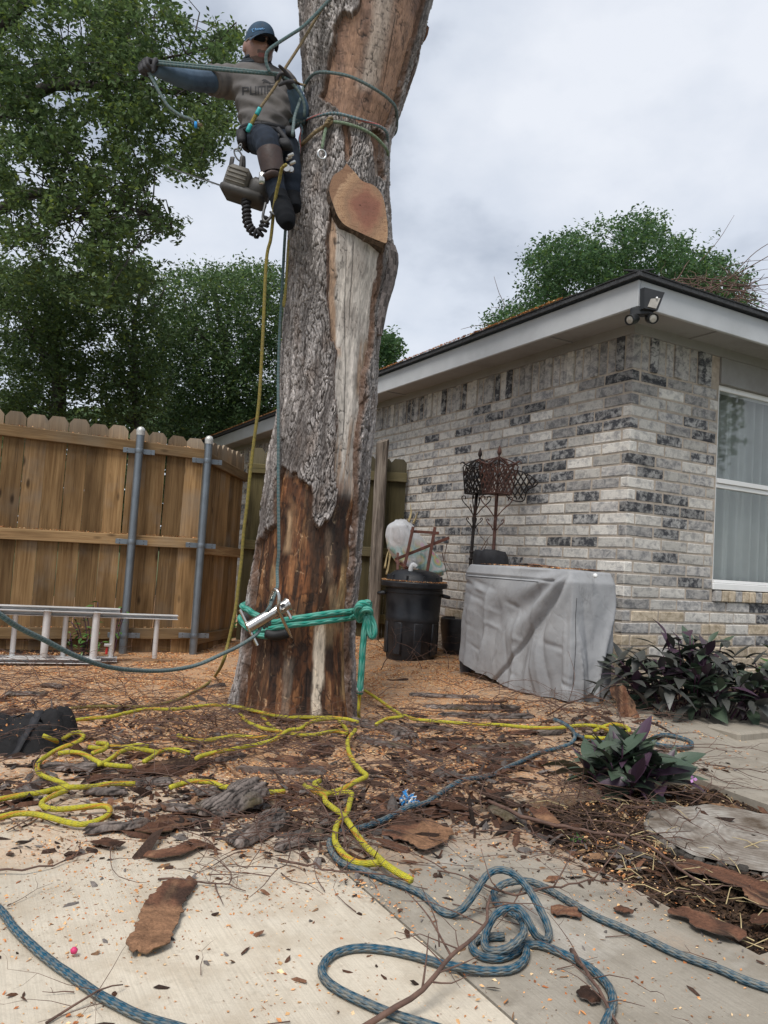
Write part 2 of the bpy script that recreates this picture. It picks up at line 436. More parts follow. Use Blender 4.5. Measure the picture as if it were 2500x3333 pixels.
def pick(r, dark, lum):
    if r >= 24: return 4 if rs.rand() < .1 else 3
    if r >= 20 and rs.rand() < (.3, .45, .6, .75)[r-20]: return 3
    if dark: return 2
    return 0 if rs.rand() < .66 else 1
def addb(wall, s0, s1, r, zc, h, mt, proud=0.0):
    l = s1-s0-.0112; s = (s0+s1)/2-.0049
    if l < .02: return
    o_ = .035-proud+rs.uniform(-.0015, .0015)
    c = HP(o_, s, zc) if wall == 'l' else HP(s, o_, zc)
    bricks.append((np.linalg.norm(c-EYE), geo(l, h, rs.randint(4)), c, ANG+(math.pi/2 if wall == 'l' else 0), mt))
for r in range(29):
    zc = zk(r)-CO/2
    s = 0.0 if r % 2 == 0 else HB; j = 0 if r % 2 == 0 else 1
    if r % 2 == 1: pass
    j = 0
    while s < 9.9:
        cl = (fbm(s*.9, r*.35, 3.0, 2) > .56)
        dk = (r, j) in DL or (j > 3 and rs.rand() < (.22 if cl else .07))
        addb('l', s, s+SB, r, zc, CO-.011, pick(r, dk, 0)); s += SB; j += 1
    s = HB if r % 2 == 0 else 0.0; j = 1 if r % 2 == 0 else 0
    lim = WIN_A0 if zk(r) > .72 else 3.4
    while s < lim-.03:
        e_ = min(s+SB, lim+.005)
        dk = (r, j) in DR or (s > .9 and rs.rand() < .22)
        addb('r', s, e_, r, zc, CO-.011, pick(r, dk, 0)); s = e_; j += 1
# soldier course under the frieze
zs = zk(0)+.0049+.1155
n_ = int(9.9/.0784)
for i in range(n_):
    dk = rs.rand() < .2; mt = 2 if dk else (1 if rs.rand() < .8 else 0)
    addb('l', i*.0784+(.245 if i < 0 else 0), (i+1)*.0784, 0, zs, .231, mt, .013 if i % 3 == 1 else 0)
for i in range(int((WIN_A0-.0784)/.0784)):
    dk = rs.rand() < .18
    addb('r', .0784+i*.0784, .0784*2+i*.0784, 0, zs, .231, 2 if dk else 1, .013 if i % 3 == 1 else 0)
# row of rowlock bricks as the window sill
for i in range(15):
    a = WIN_A0+.004+i*.0745
    c = HP(a+.037, .012, .754)
    bricks.append((np.linalg.norm(c-EYE), geo(.064, .078, 7), c, ANG, 3 if i % 3 else 1))
bricks.sort(key=lambda t: t[0])
MESHC = {}
for d, k, c, rz, mt in bricks[:300]:
    if (k, mt) not in MESHC:
        q = MB(); q.add(*BG[k]); MESHC[(k, mt)] = q.mesh('brick', BRK[mt], False)
    o = bpy.data.objects.new('brick', MESHC[(k, mt)]); col.objects.link(o)
    o.parent = house; o.location = Vector(c)-house.location; o.rotation_euler = (0, 0, rz)
q = MB()
for d, k, c, rz, mt in bricks[300:]:
    cs, sn = math.cos(rz), math.sin(rz); v, f = BG[k]
    q.add([(c[0]+cs*x-sn*y, c[1]+sn*x+cs*y, c[2]+z) for x, y, z in v], f, None, mt)
o = kid(q.build('far_brick', BRK, smooth=False), house); o['kind'] = 'stuff'
# trim: frieze, soffit, fascia, roof
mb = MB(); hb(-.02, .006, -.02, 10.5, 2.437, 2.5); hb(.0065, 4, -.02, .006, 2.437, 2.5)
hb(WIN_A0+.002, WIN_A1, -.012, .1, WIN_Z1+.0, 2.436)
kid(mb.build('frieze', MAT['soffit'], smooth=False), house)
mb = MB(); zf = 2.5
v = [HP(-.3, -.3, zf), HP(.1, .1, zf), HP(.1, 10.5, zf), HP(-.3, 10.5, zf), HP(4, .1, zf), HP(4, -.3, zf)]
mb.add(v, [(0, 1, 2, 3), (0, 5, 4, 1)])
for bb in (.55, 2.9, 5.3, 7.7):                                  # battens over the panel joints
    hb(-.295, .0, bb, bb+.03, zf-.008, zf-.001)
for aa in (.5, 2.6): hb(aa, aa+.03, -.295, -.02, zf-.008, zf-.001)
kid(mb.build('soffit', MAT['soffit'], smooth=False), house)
mb = MB(); hb(-.322, -.3, -.322, 10.6, 2.463, 2.628, 0, .004)
kid(mb.build('fascia', MAT['fascia'], smooth=False), house)
mb = MB(); hb(-.299, 4.2, -.324, -.3005, 2.463, 2.628, 0, .004)
kid(mb.build('fascia', MAT['fascia'], smooth=False), house)
def rz_(a, b): return 2.634+.335*min(a+.36, b+.36)
mb = MB()
P_ = lambda a, b, dz=0: HP(a, b, rz_(a, b)+dz)
lo, hi = 0, .022
for dz in (0, .024):
    v = [P_(-.36, -.36, dz), P_(3.2, 3.2, dz), P_(3.2, 8, dz), P_(-.36, 11, dz), P_(9, 3.2, dz), P_(9, -.36, dz)]
    mb.add(v, [(0, 1, 2, 3), (0, 5, 4, 1)])
e_ = [P_(-.36, 11), P_(-.36, -.36), P_(9, -.36)]; e2 = [p+np.array([0, 0, .024]) for p in e_]
mb.add(e_+e2, [(0, 1, 4, 3), (1, 2, 5, 4)])
kid(mb.build('roof', MAT['roof'], smooth=False), house)
# courses of shingle tabs along the eaves
sh = []
for wall in 'lr':
    n_ = 62 if wall == 'l' else 26
    for i in range(n_):
        for row in range(2):
            s = -.34+i*.17+(.085 if row else 0); d0 = -.37+row*.14
            c0 = HP(d0+.08, s+.08, 0) if wall == 'l' else HP(s+.08, d0+.08, 0)
            if s < d0+.02: continue
            c0[2] = 2.634+.335*(d0+.08+.36)+.03+rs.uniform(0, .003)
            sl_ = unit(np.array([U[0], U[1], .335]) if wall == 'l' else np.array([V[0], V[1], .335])); al = V if wall == 'l' else U
            sh.append((c0, al, sl_))
q = MB()
for c0, al, sl_ in sh: bx(q, c0, (al, sl_, np.cross(al, sl_)), (.162, .16, .007))
o = kid(q.build('shingle', MAT['roof'], smooth=False), house); o['kind'] = 'stuff'
# window
MAT['white'] = simple('white_vinyl', (.78, .78, .77), .35, var=.03, sc_=5)
b = NB('window_glass', .02, 0, .6); b.b.inputs['Transmission Weight'].default_value = 1; b.b.inputs['IOR'].default_value = 1.45
b.b.inputs['Base Color'].default_value = (.93, .96, .95, 1); MAT['glass'] = b.m
b = NB('sheer_curtain', .9, 0, .1); p = b.coord(); b.color(b.mix(b.noise(p, 6, 4), (.46, .48, .465), (.62, .64, .62)))
MAT['curtain'] = b.m
MAT['dark'] = simple('room_dark', (.05, .052, .05), .9)
win = bpy.data.objects.new('window', None); col.objects.link(win); win.parent = house
win.location = Vector(HP((WIN_A0+WIN_A1)/2, .04, WIN_Z0))-house.location
def wkid(o):
    o.parent = win; o.matrix_parent_inverse = Matrix.Translation(house.location+win.location).inverted(); return o
mb = MB(); A0, A1, z0, z1 = WIN_A0, WIN_A1, WIN_Z0, WIN_Z1
hb(A0+.002, A0+.03, .02, .1, z0, z1-.001, 0, .003); hb(A1-.03, A1-.002, .02, .1, z0, z1-.001, 0, .003)
hb(A0+.0305, A1-.0305, .021, .1, z1-.04, z1-.002, 0, .003); hb(A0-.004, A1+.004, -.012, .1, z0-.047, z0-.001, 0, .004)
hb(A0+.031, A1-.031, .008, .1, z0+.0005, z0+.022, 0, .003)
wkid(mb.build('frame', MAT['white'], smooth=False))
mb = MB(); hb(A0+.031, A1-.031, .012, .06, 1.548, 1.582, 0, .003); hb(A0+.031, A1-.031, .024, .06, 1.515, 1.546, 0, .003)
wkid(mb.build('sash_rail', MAT['white'], smooth=False))
for nm, za, zb, off in (('pane', 1.583, z1-.041, .034), ('pane', z0+.023, 1.514, .046)):
    mb = MB(); hb(A0+.031, A1-.031, off, off+.004, za, zb); wkid(mb.build(nm, MAT['glass'], smooth=False))
mb = MB(); n_ = 160; aa = np.linspace(A0+.03, A1, n_); ph = fbm(aa*4, 0*aa, 0*aa, 2)*6
wv = .19+.028*np.sin(aa*62+ph*2)+.012*np.sin(aa*131+ph)
top = np.stack([HP(a, d, z1) for a, d in zip(aa, wv)]); bot = np.stack([HP(a, d*.97+.01, z0) for a, d in zip(aa, wv)])
mb.add(np.concatenate([top, bot]), [tuple(q) for q in gridfaces(2, n_)]); wkid(mb.build('curtain', MAT['curtain']))
mb = MB()
v = [HP(A0-.3, 1.6, .2), HP(A1+.6, 1.6, .2), HP(A1+.6, 1.6, 2.43), HP(A0-.3, 1.6, 2.43), HP(A0-.3, .13, .2), HP(A1+.6, .13, .2), HP(A1+.6, .13, 2.43), HP(A0-.3, .13, 2.43)]
mb.add(v, [(0, 1, 2, 3), (0, 4, 5, 1), (3, 2, 6, 7), (0, 3, 7, 4), (1, 5, 6, 2)]); wkid(mb.build('room', MAT['dark'], smooth=False))
# vent pipe standing on the roof
mb = MB(); p = at(1553, 1090, 9.0); lathe(mb, p-np.array([0, 0, .25]), [(.035, 0), (.035, .28), (.028, .28), (.028, .1)], 14)
MAT['galv'] = simple('galvanised_steel', (.21, .24, .27), .42, .75, var=.15, sc_=9, dirt=(.14, .155, .17))
tag(mb.build('vent_pipe', MAT['galv'], sharp=40), 'grey vent pipe poking above the roof edge against the sky', 'vent pipe')

# ------------------------------------------------------------------ fences
def mat_fence(name, c1, c2, grey):
    b = NB(name, .85, 0, .2); o = b.coord(); r = b.rnd()
    p = b.vadd(o, b.vscale((13.0, 7.0, 31.0), r))
    warp = b.noise(p, 2.2, 2)
    g = b.noise(b.mapv(p, scale=(34, 34, 1.6)), 1.0, 5, .6, 1.2)
    s_ = b.noise(b.mapv(p, scale=(5, 5, .9)), 1.0, 4, .6)
    c = b.mix(b.rng(g, .3, .7), c1, c2)
    c = b.mix(b.rng(s_, .46, .7, 0, .75), c, tuple(t*.4 for t in c1)); c = b.mix(b.rng(b.noise(b.mapv(p, scale=(90, 90, 2.2)), 1.0, 3), .56, .7, 0, .55), c, tuple(t*.35 for t in c1)); c = b.mix(b.rng(b.noise(p, 2.6, 4), .5, .7, 0, .5), c, tuple(t*.7 for t in grey))
    kn = b.voro(b.mapv(p, scale=(7, 7, 2.6)), 1.0)
    c = b.mix(b.rng(kn, .13, .05, 0, .85), c, (.03, .018, .01))
    sx = b.n('SeparateXYZ'); b.l(o, sx.inputs[0])
    t = b.rng(b.math('ADD', sx.outputs[2], b.math('MULTIPLY', g, .1)), 1.62, 1.82)
    c = b.mix(b.math('MULTIPLY', t, .55), c, grey)
    v = b.math('MULTIPLY_ADD', r, .75, .66)
    q = b.n('HueSaturation'); b.l(c, q.inputs['Color']); b.l(v, q.inputs['Value']); b.color(q.outputs[0])
    b.bump(g, .5, .004); return b.m
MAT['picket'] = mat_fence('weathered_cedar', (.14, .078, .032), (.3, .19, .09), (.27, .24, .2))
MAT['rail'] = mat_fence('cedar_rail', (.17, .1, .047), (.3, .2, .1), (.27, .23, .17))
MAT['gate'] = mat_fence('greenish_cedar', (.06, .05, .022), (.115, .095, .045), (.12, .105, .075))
PK = {}
def picket_mesh(w, h, var, mt, ear=.03):
    k = (round(w, 4), round(h, 2), var, mt)
    if k in PK: return PK[k]
    t = .016; rs_ = np.random.RandomState(hash(k[:3]) % 9999); j = lambda: rs_.uniform(-.003, .003)
    prof = [(-w/2, 0), (w/2, 0), (w/2, h-ear*1.35+j()), (w/2-ear+j(), h+j()), (-w/2+ear+j(), h+j()), (-w/2, h-ear*1.35+j())]
    mb_ = MB(); n = len(prof)
    mb_.add([(x, -t/2, z) for x, z in prof]+[(x, t/2, z) for x, z in prof],
            [tuple(range(n)), tuple(range(2*n-1, n-1, -1))]+[(i, n+i, n+(i+1) % n, (i+1) % n) for i in range(n)])
    PK[k] = mb_.mesh('picket', MAT[mt], False); return PK[k]
def put(me, name, parent, p, rz, tilt=0.0):
    o = bpy.data.objects.new(name, me); col.objects.link(o); o.parent = parent
    o.location = Vector(p)-parent.location; o.rotation_euler = (0, tilt, rz); return o
def fence(root, A, B, ntoc, h0, h1, rails, mt, rmt, pw=.143, gap=.006, z0=.02, off=.0, rail_ext=0.0):
    A, B = np.array(A, float), np.array(B, float); L_ = np.linalg.norm(B-A); d = (B-A)/L_; rz = math.atan2(d[1], d[0])
    n_ = int(round(L_/(pw+gap))); pw = round(L_/n_-.0015, 4)
    for i in range(n_):
        t = (i+.5)/n_; p = A+d*(t*L_)-ntoc*(.03+off); hh = h0+(h1-h0)*t+random.uniform(-.012, .012)
        put(picket_mesh(pw+random.choice((-.002, 0)), round(hh-z0, 2), i % 4, mt), 'picket', root, (p[0], p[1], z0+random.uniform(-.006, .006)), rz+random.uniform(-.006, .006), random.uniform(-.004, .004))
    for za, zb, rh in rails:
        m_ = MB(); c = (A+B)/2; zm = (za+zb)/2; ax_ = unit([d[0], d[1], (zb-za)/L_]); c3 = np.array([c[0], c[1], zm])
        c3[:2] = c3[:2]-ntoc[:2]*(.002+off)
        # rail in its own frame so that the grain runs along it
        bx(m_, (0, 0, 0), AX, (.038, rh, L_+rail_ext), 0, .004)
        o = m_.build('rail', MAT[rmt], root, smooth=False)
        zz = ax_; xx = ntoc; yy = np.cross(zz, xx)
        M_ = Matrix(((xx[0], yy[0], zz[0], 0), (xx[1], yy[1], zz[1], 0), (xx[2], yy[2], zz[2], 0), (0, 0, 0, 1)))
        M_.translation = Vector(c3)-root.location; o.matrix_local = M_
P2 = np.array([-1.46, 6.17, 0]); P1 = np.array([-1.96, 5.98, 0]); d1 = np.array([-.935, -.355, 0]); n1 = np.array([.355, -.935, 0])
fl = thing('wooden_fence', 'brown picket fence with dog eared tops behind the aluminium ladder', 'fence', P2)
fence(fl, P2-n1*.06+d1*.02, P2-n1*.06+d1*3.6, n1, 1.765, 1.9, [(1.63, 1.70, .085), (.9, .86, .085), (.17, .1, .085)], 'picket', 'rail')
E2 = np.array([-1.33, 7.2, 0]); d2 = unit(E2-P2); n2 = np.array([d2[1], -d2[0], 0])
fr = thing('wooden_fence', 'short brown fence return running back from the second metal post towards the house', 'fence', (P2+E2)/2)
fence(fr, P2+d2*.03-n2*.0, E2, n2, 1.76, 1.78, [(1.6, 1.56, .085), (.86, .84, .085), (.13, .1, .085)], 'picket', 'rail', pw=.118, rail_ext=.02)
GA, GB = np.array([-1.33, 7.27, 0]), np.array([.2, 7.27, 0]); ng = np.array([0, -1.0, 0])
fg = thing('wooden_fence', 'dark greenish wooden fence closing the gap between the trunk and the brick wall', 'fence', (GA+GB)/2)
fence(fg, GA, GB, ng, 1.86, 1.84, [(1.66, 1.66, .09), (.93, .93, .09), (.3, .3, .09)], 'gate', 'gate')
def mat_old():
    b = NB('old_grey_post', .9, 0, .2); p = b.coord(); g = b.noise(b.mapv(p, scale=(40, 40, 2.5)), 1.0, 5, .65, 1.0)
    b.color(b.ramp(g, [(.3, (.03, .024, .02)), (.5, (.17, .14, .115)), (.7, (.3, .26, .22))])); b.bump(g, .8, .01); return b.m
MAT['oldpost'] = mat_old()
mb = MB(); zz = np.linspace(0, 1.98, 22); rr = []
for z in zz:
    a = np.arange(14)*2*math.pi/14; x = np.cos(a); y = np.sin(a); k_ = .058+.012*(fbm(x*2+3, y*2, z*1.4+0*x, 3)-.5)*2
    sq = 1/np.maximum(np.abs(x), np.abs(y))**.55
    rr.append(np.stack([k_*x*sq, k_*y*sq, z+0*x+(.02*(x+y) if z > 1.9 else 0)], -1))
loft(mb, rr); p = at(1222, 1990, 7.12)
o = mb.build('fence_post', MAT['oldpost'], sharp=50); o.location = (p[0]-.01, 7.13, .0); o.rotation_euler = (0, R(-.6), 0)
tag(o, 'rough grey timber post standing in front of the dark greenish fence', 'post')
def metal_post(P, nn, dd, h, label, rails):
    t = thing('fence_post', label, 'post', P)
    m_ = MB(); lathe(m_, (0, 0, -.05), [(.0302, 0), (.0302, h+.04)], 20); m_.build('pipe', MAT['galv'], t, sharp=40)
    m_ = MB(); lathe(m_, (0, 0, h-.02), [(.0335, 0), (.034, .03), (.0345, .036), (.031, .05), (.02, .064), (.002, .07)], 20); m_.build('cap', MAT['cap'], t, sharp=50)
    for zr in rails:
        m_ = MB(); lathe(m_, (0, 0, zr-.018), [(.0325, 0), (.0335, .003), (.0335, .034), (.0325, .037)], 20)
        for s_ in (-1, 1):
            bx(m_, s_*dd*.075-nn*.022+Z*zr, (dd, nn, Z), (.09, .004, .04), 0, .001)
            for q in (-.012, .012):
                lathe(m_, s_*dd*.09-nn*.02+np.array([0, 0, zr+q]), [(.005, 0), (.005, .003), (.001, .004)], 8, 1, (dd, Z, nn))
        m_.build('bracket', [MAT['galv'], MAT['bolt']], t, sharp=40)
MAT['cap'] = simple('cast_aluminium', (.5, .5, .48), .5, .6, var=.15, sc_=30, dirt=(.3, .27, .22))
MAT['bolt'] = simple('bolt_steel', (.12, .12, .12), .5, .6)
metal_post(P1, n1, d1, 1.745, 'galvanised steel fence post nearer the left edge of the wooden fence', (1.6, .88, .15))
metal_post(P2, n1, d1, 1.735, 'galvanised steel fence post at the corner where the fence turns back', (1.575, .885, .16))
# sawdust lying on the rails
# ------------------------------------------------------------------ the trunk being felled
TY = 4.25
EL = [(-330, 985), (-150, 983), (0, 981), (80, 985), (160, 986), (240, 990), (300, 998), (360, 1000), (420, 996), (480, 985), (560, 968), (640, 960), (732, 954), (800, 949), (902, 943), (1128, 929), (1297, 920), (1382, 905), (1495, 884), (1608, 868), (1700, 854), (1788, 843), (1860, 832), (1944, 820), (2016, 806), (2106, 796), (2186, 781), (2262, 763), (2310, 748), (2350, 736), (2420, 720)]
ER = [(-330, 1490), (-150, 1440), (0, 1398), (76, 1380), (209, 1346), (304, 1312), (405, 1280), (450, 1264), (506, 1256), (560, 1258), (633, 1258), (728, 1262), (790, 1266), (842, 1277), (902, 1269), (992, 1245), (1071, 1231), (1184, 1220), (1297, 1217), (1382, 1209), (1495, 1198), (1636, 1188), (1690, 1176), (1781, 1167), (1871, 1161), (1944, 1152), (2034, 1141), (2124, 1140), (2190, 1144), (2251, 1150), (2323, 1162), (2370, 1172), (2420, 1185)]
def tl(tab, y): return np.interp(y, [a for a, _ in tab], [b for _, b in tab])
BT = .022                                     # bark thickness
def tring(py):
    """centre, half width and sideways axis of the trunk at photo row py"""
    l, r = at(tl(EL, py), py, TY), at(tl(ER, py), py, TY)
    c = (l+r)/2; h = np.linalg.norm(r-l)/2; return c, h*math.cos(math.atan(h/TY))*1.0, unit(r-l)
ROWS = np.concatenate([np.arange(-320, 0, 8.), np.arange(0, 2402, 3.4)])
TC = [tring(p) for p in ROWS]
TCc = np.array([t[0] for t in TC]); TCh = np.array([t[1] for t in TC]); TCa = np.array([t[2] for t in TC])
FWD = np.array([0, -1.0, 0])
def smooth1(a, k):
    ker = np.hanning(k); ker /= ker.sum(); return np.convolve(np.pad(a, (k//2, k//2), 'edge'), ker, 'valid')
TCh = smooth1(TCh, 9)
for i in range(3): TCc[:, i] = smooth1(TCc[:, i], 9)
def trunk_grid(angs):
    """angle 0 = towards the camera, + = right; returns base points, outward normals"""
    n = len(angs); s, c = np.sin(angs), np.cos(angs)
    dirs = TCa[:, None, :]*s[None, :, None]+FWD[None, None, :]*c[None, :, None]
    zr = TCc[:, 2][:, None]; A = angs[None, :]
    lob = 1+.035*np.cos(3*A+1.0+zr*.3)*sstep(2.2, .2, zr)+.05*np.cos(5*A+.6)*sstep(1.0, -.1, zr)+.02*np.sin(2*A+zr)
    keep = np.abs(np.sin(A))**4                # silhouettes stay as measured
    rad = TCh[:, None]*(lob*(1-keep)+keep)
    return TCc[:, None, :]+dirs*rad[..., None], dirs, rad
fa = np.linspace(-R(110), R(110), 430); ba = np.linspace(R(110), R(250), 42)[1:-1]
angs = np.concatenate([fa, ba])
base, dirs, rad = trunk_grid(angs)
px, py = proj(base.reshape(-1, 3)); px = px.reshape(rad.shape); py = py.reshape(rad.shape)
front = (np.abs(angs) < R(100))[None, :] & np.ones(rad.shape, bool)
arc = angs[None, :]*np.mean(rad); zz = base[..., 2]
# ragged edges: warp the photo rows/columns used for the peeled areas
wx = (fbm(arc*13, zz*5, 0*zz, 5)-.5)*42+(fbm(arc*60, zz*14, 0*zz+5, 3)-.5)*18
wy = (fbm(arc*13, zz*5, 0*zz+9, 4)-.5)*60+(fbm(arc*55, zz*12, 0*zz+3, 3)-.5)*46
qx, qy = px+wx*.45, py+wy*.6
PEEL = [  # peeled areas, photo outline
 [(1180, -60), (1172, 0), (1155, 40), (1120, 58), (1093, 95), (1094, 130), (1082, 185), (1072, 250), (1062, 300), (1052, 320), (1068, 330), (1100, 345), (1120, 380), (1160, 402), (1200, 412), (1240, 420), (1262, 400), (1282, 340), (1318, 200), (1350, 100), (1366, 40), (1400, -60)],
 [(1120, 410), (1132, 412), (1140, 500), (1125, 520)],
 [(1205, 430), (1240, 430), (1240, 580), (1215, 560)],
 [(1078, 690), (1066, 790), (1068, 950), (1078, 1105), (1094, 1140), (1094, 1300), (1100, 1375), (1094, 1440), (1086, 1520), (1090, 1590), (1098, 1640), (1108, 1760), (1120, 1800), (1150, 1800), (1158, 1620), (1152, 1540), (1160, 1400), (1180, 1300), (1184, 1210), (1205, 1130), (1212, 1010), (1222, 930), (1236, 830), (1258, 790), (1180, 770), (1110, 690)],
 [(928, 1528), (958, 1540), (972, 1552), (1000, 1575), (1016, 1590), (1018, 1662), (1024, 1700), (1034, 1716), (1044, 1706), (1068, 1690), (1088, 1650), (1096, 1580), (1112, 1570), (1148, 1570), (1153, 1700), (1150, 1800), (1140, 1900), (1132, 2000), (1128, 2120), (1132, 2250), (1150, 2420), (770, 2420), (796, 2250), (808, 2120), (818, 2020), (826, 1950), (838, 1850), (848, 1775), (868, 1735), (905, 1705), (908, 1640), (912, 1560)]]
bare = np.full(rad.shape, -99.)
for P_ in PEEL: bare = np.maximum(bare, polydist(P_, qx, qy))
# loose chunks of bark still stuck on
bare = np.where(front, bare, -99)
bark = 1-sstep(-3.5, 3.5, bare)              # 1 on bark
# ---- bark relief: long plates broken across
ux = arc*52+(fbm(arc*14, zz*7, 0*zz, 3)-.5)*3.6+(fbm(arc*50, zz*24, 0*zz, 2)-.5)*.9; uy = zz*11.5+(fbm(arc*30, zz*9, 0*zz+7, 3)-.5)*3.2
F1, F2, cid = cells(ux+.25*np.sin(uy*1.7), uy)
edge = F2-F1
F1b, F2b, cidb = cells(ux*1.9+9, uy*3.4+4)
rdg = sstep(.3, .62, fbm(ux*.5, uy*.28, 0*uy+3, 3)); plate = sstep(.03, .17, edge)*(.5+.45*sstep(.02, .2, F2b-F1b))*(.35+.65*rdg)
lift = .55+.75*cid
ridge = plate*lift
rough_ = fbm(arc*150, zz*70, 0*zz, 3)-.5
# where the bark was stripped high up the trunk it is shallower
disp_b = BT*.25+bark*(BT*.6+.0125*ridge+.004*rough_+.003*cidb*plate+.004*rdg)-(1-bark)*.02
overhang = np.exp(-((bare+7)/6.)**2)*.006*bark       # curled lip at torn edges
base_b = base+dirs*((disp_b+overhang-.014)[..., None])
furrow = 1-plate
n1_ = fbm(arc*9, zz*3.5, 0*zz+2, 4); n2_ = fbm(arc*80, zz*40, 0*zz, 3)
gcol = np.array([.43, .4, .39])[None, None]*(.5+1.0*n1_[..., None])*(.55+.9*n2_[..., None])*(.7+.6*cidb[..., None])
warm = sstep(.5, .75, fbm(arc*16, zz*7, 0*zz+6, 4))[..., None]
gcol = gcol*(1-.45*warm)+np.array([.2, .14, .105])*.45*warm
fk = (furrow**.8)[..., None]*.93; gcol = gcol*(1-fk)+np.array([.04, .031, .028])*fk
lipc = (np.exp(-((bare+1.)/3.5)**2))[..., None]
gcol = gcol*(1-.8*lipc)+np.array([.12, .065, .04])*.8*lipc
nr, nc = rad.shape
F = gridfaces(nr, nc, True)
kb = (bark > .02).ravel(); used = kb[F].any(1)
Fb = F[used]; idx = np.unique(Fb); rem = np.zeros(nr*nc, int); rem[idx] = np.arange(len(idx))
b = NB('bark', .92, 0, .22); p = b.coord(); f = b.noise(b.mapv(p, scale=(1, 1, .45)), 130, 5, .7)
c = b.mix(b.rng(f, .3, .7, 0, 1), b.mix(1, b.attr(), (.6, .6, .6), 'MULTIPLY'), b.mix(1, b.attr(), (1.35, 1.33, 1.3), 'MULTIPLY'))
b.color(c); b.bump(b.math('ADD', f, b.math('MULTIPLY', b.voro(b.mapv(p, scale=(1, 1, .4)), 90, 'F1'), .7)), .7, .006); MAT['bark'] = b.m
trunk = thing('felled_tree', 'thick half stripped tree trunk with torn grey bark and a limb sawn off', 'tree', (TCc[-1][0], TCc[-1][1], 0))
bark_o = kid(link('bark', npmesh('bark', base_b.reshape(-1, 3)[idx], rem[Fb], MAT['bark'], True, gcol.reshape(-1, 3)[idx])), trunk)
# ---- bare wood core
fa2 = np.linspace(-R(105), R(105), 250); ba2 = np.linspace(R(105), R(255), 24)[1:-1]; ang2 = np.concatenate([fa2, ba2])
base2, dirs2, rad2 = trunk_grid(ang2)
px2, py2 = proj(base2.reshape(-1, 3)); px2 = px2.reshape(rad2.shape); py2 = py2.reshape(rad2.shape)
arc2 = ang2[None, :]*np.mean(rad2)+0*rad2; z2 = base2[..., 2]
gr = fbm(arc2*26, z2*1.2, 0*z2, 4)-.5
base2 = base2+dirs2*((-.014+.010*gr+.003*(fbm(arc2*90, z2*14, 0*z2, 3)-.5))[..., None])
def band(pts, wdt, soft=10, ragged=14):
    """streak along a photo polyline"""
    ys = [q[1] for q in pts]; xs = [q[0] for q in pts]
    cx = np.interp(py2, ys, xs); d = np.abs(px2+(fbm(arc2*34, z2*8, 0*z2+wdt, 4)-.5)*ragged*2-cx)
    return (1-sstep(wdt-soft*.5, wdt+soft, d))*sstep(ys[0]-15, ys[0]+25, py2)*(1-sstep(ys[-1]-25, ys[-1]+15, py2))
A_ = lambda *c: np.array(c)[None, None]
st1 = fbm(arc2*30, z2*1.6, 0*z2+1, 5)[..., None]; st2 = fbm(arc2*75, z2*5, 0*z2+4, 4)[..., None]; bl = fbm(arc2*9, z2*3.2, 0*z2+8, 5)[..., None]
low = A_(.075, .034, .016)*(.35+1.3*st1)
low = low+(A_(.17, .075, .032)-low)*sstep(.5, .66, bl)*.75          # reddish inner bark
low = low+(A_(.36, .22, .11)-low)*sstep(.59, .72, st2*.5+st1*.5)*.5    # tan flakes
low = low+(A_(.022, .014, .01)-low)*sstep(.54, .68, 1-bl)*.75
fcx, fcy = arc2*24+(st1[..., 0]-.5)*3, z2*8+(bl[..., 0]-.5)*3
f1_, f2_, fid = cells(fcx, fcy); fl_ = (sstep(.02, .16, f2_-f1_))[..., None]; fid = fid[..., None]
low = low*(.45+.55*fl_)*(.55+.9*fid); low = low+(A_(.24, .13, .06)-low)*(fid > .86)*fl_*.55; low = low+(A_(.02, .013, .01)-low)*(fid < .16)*.7
fine = fbm(arc2*140, z2*22, 0*z2+14, 3)[..., None]; low = low*(.6+.9*fine)*np.array([1.04, .92, .83])
for pts, wd, cc, am in [([(1050, 2020), (1047, 2080), (1041, 2180), (1030, 2360)], 14, (.7, .6, .48), 1.5), ([(1072, 2010), (1078, 2060), (1070, 2110)], 14, (.4, .28, .16), .5),
                        ([(1140, 1780), (1128, 1840), (1120, 1950), (1128, 2100), (1130, 2280)], 9, (.46, .31, .15), .75), ([(1085, 1900), (1095, 1980), (1100, 2060)], 14, (.42, .29, .17), .5),
                        ([(940, 1660), (938, 1720), (934, 1800)], 7, (.5, .34, .2), .8), ([(890, 1830), (886, 1880), (884, 1920)], 7, (.42, .29, .15), .6), ([(930, 1610), (950, 1650), (955, 1760)], 9, (.26, .14, .07), .5),
                        ([(940, 2140), (932, 2230), (920, 2360)], 13, (.27, .22, .17), .6), ([(1075, 1720), (1074, 1800), (1082, 1900)], 12, (.24, .17, .12), .5), ([(965, 1950), (975, 2000), (960, 2120)], 22, (.03, .018, .012), .7),
                        ([(1000, 1580), (1010, 1660), (1022, 1800), (1030, 1980)], 14, (.03, .02, .014), .75), ([(1125, 1590), (1120, 1640), (1105, 1720), (1110, 1850)], 22, (.02, .015, .013), .85), ([(860, 2060), (850, 2200), (830, 2330)], 18, (.05, .028, .016), .6)]:
    k = (band(pts, wd)*am)[..., None]*(.55+.6*st2); k = np.clip(k, 0, 1); low = low*(1-k)+A_(*cc)*k*(.75+.5*st2)+0
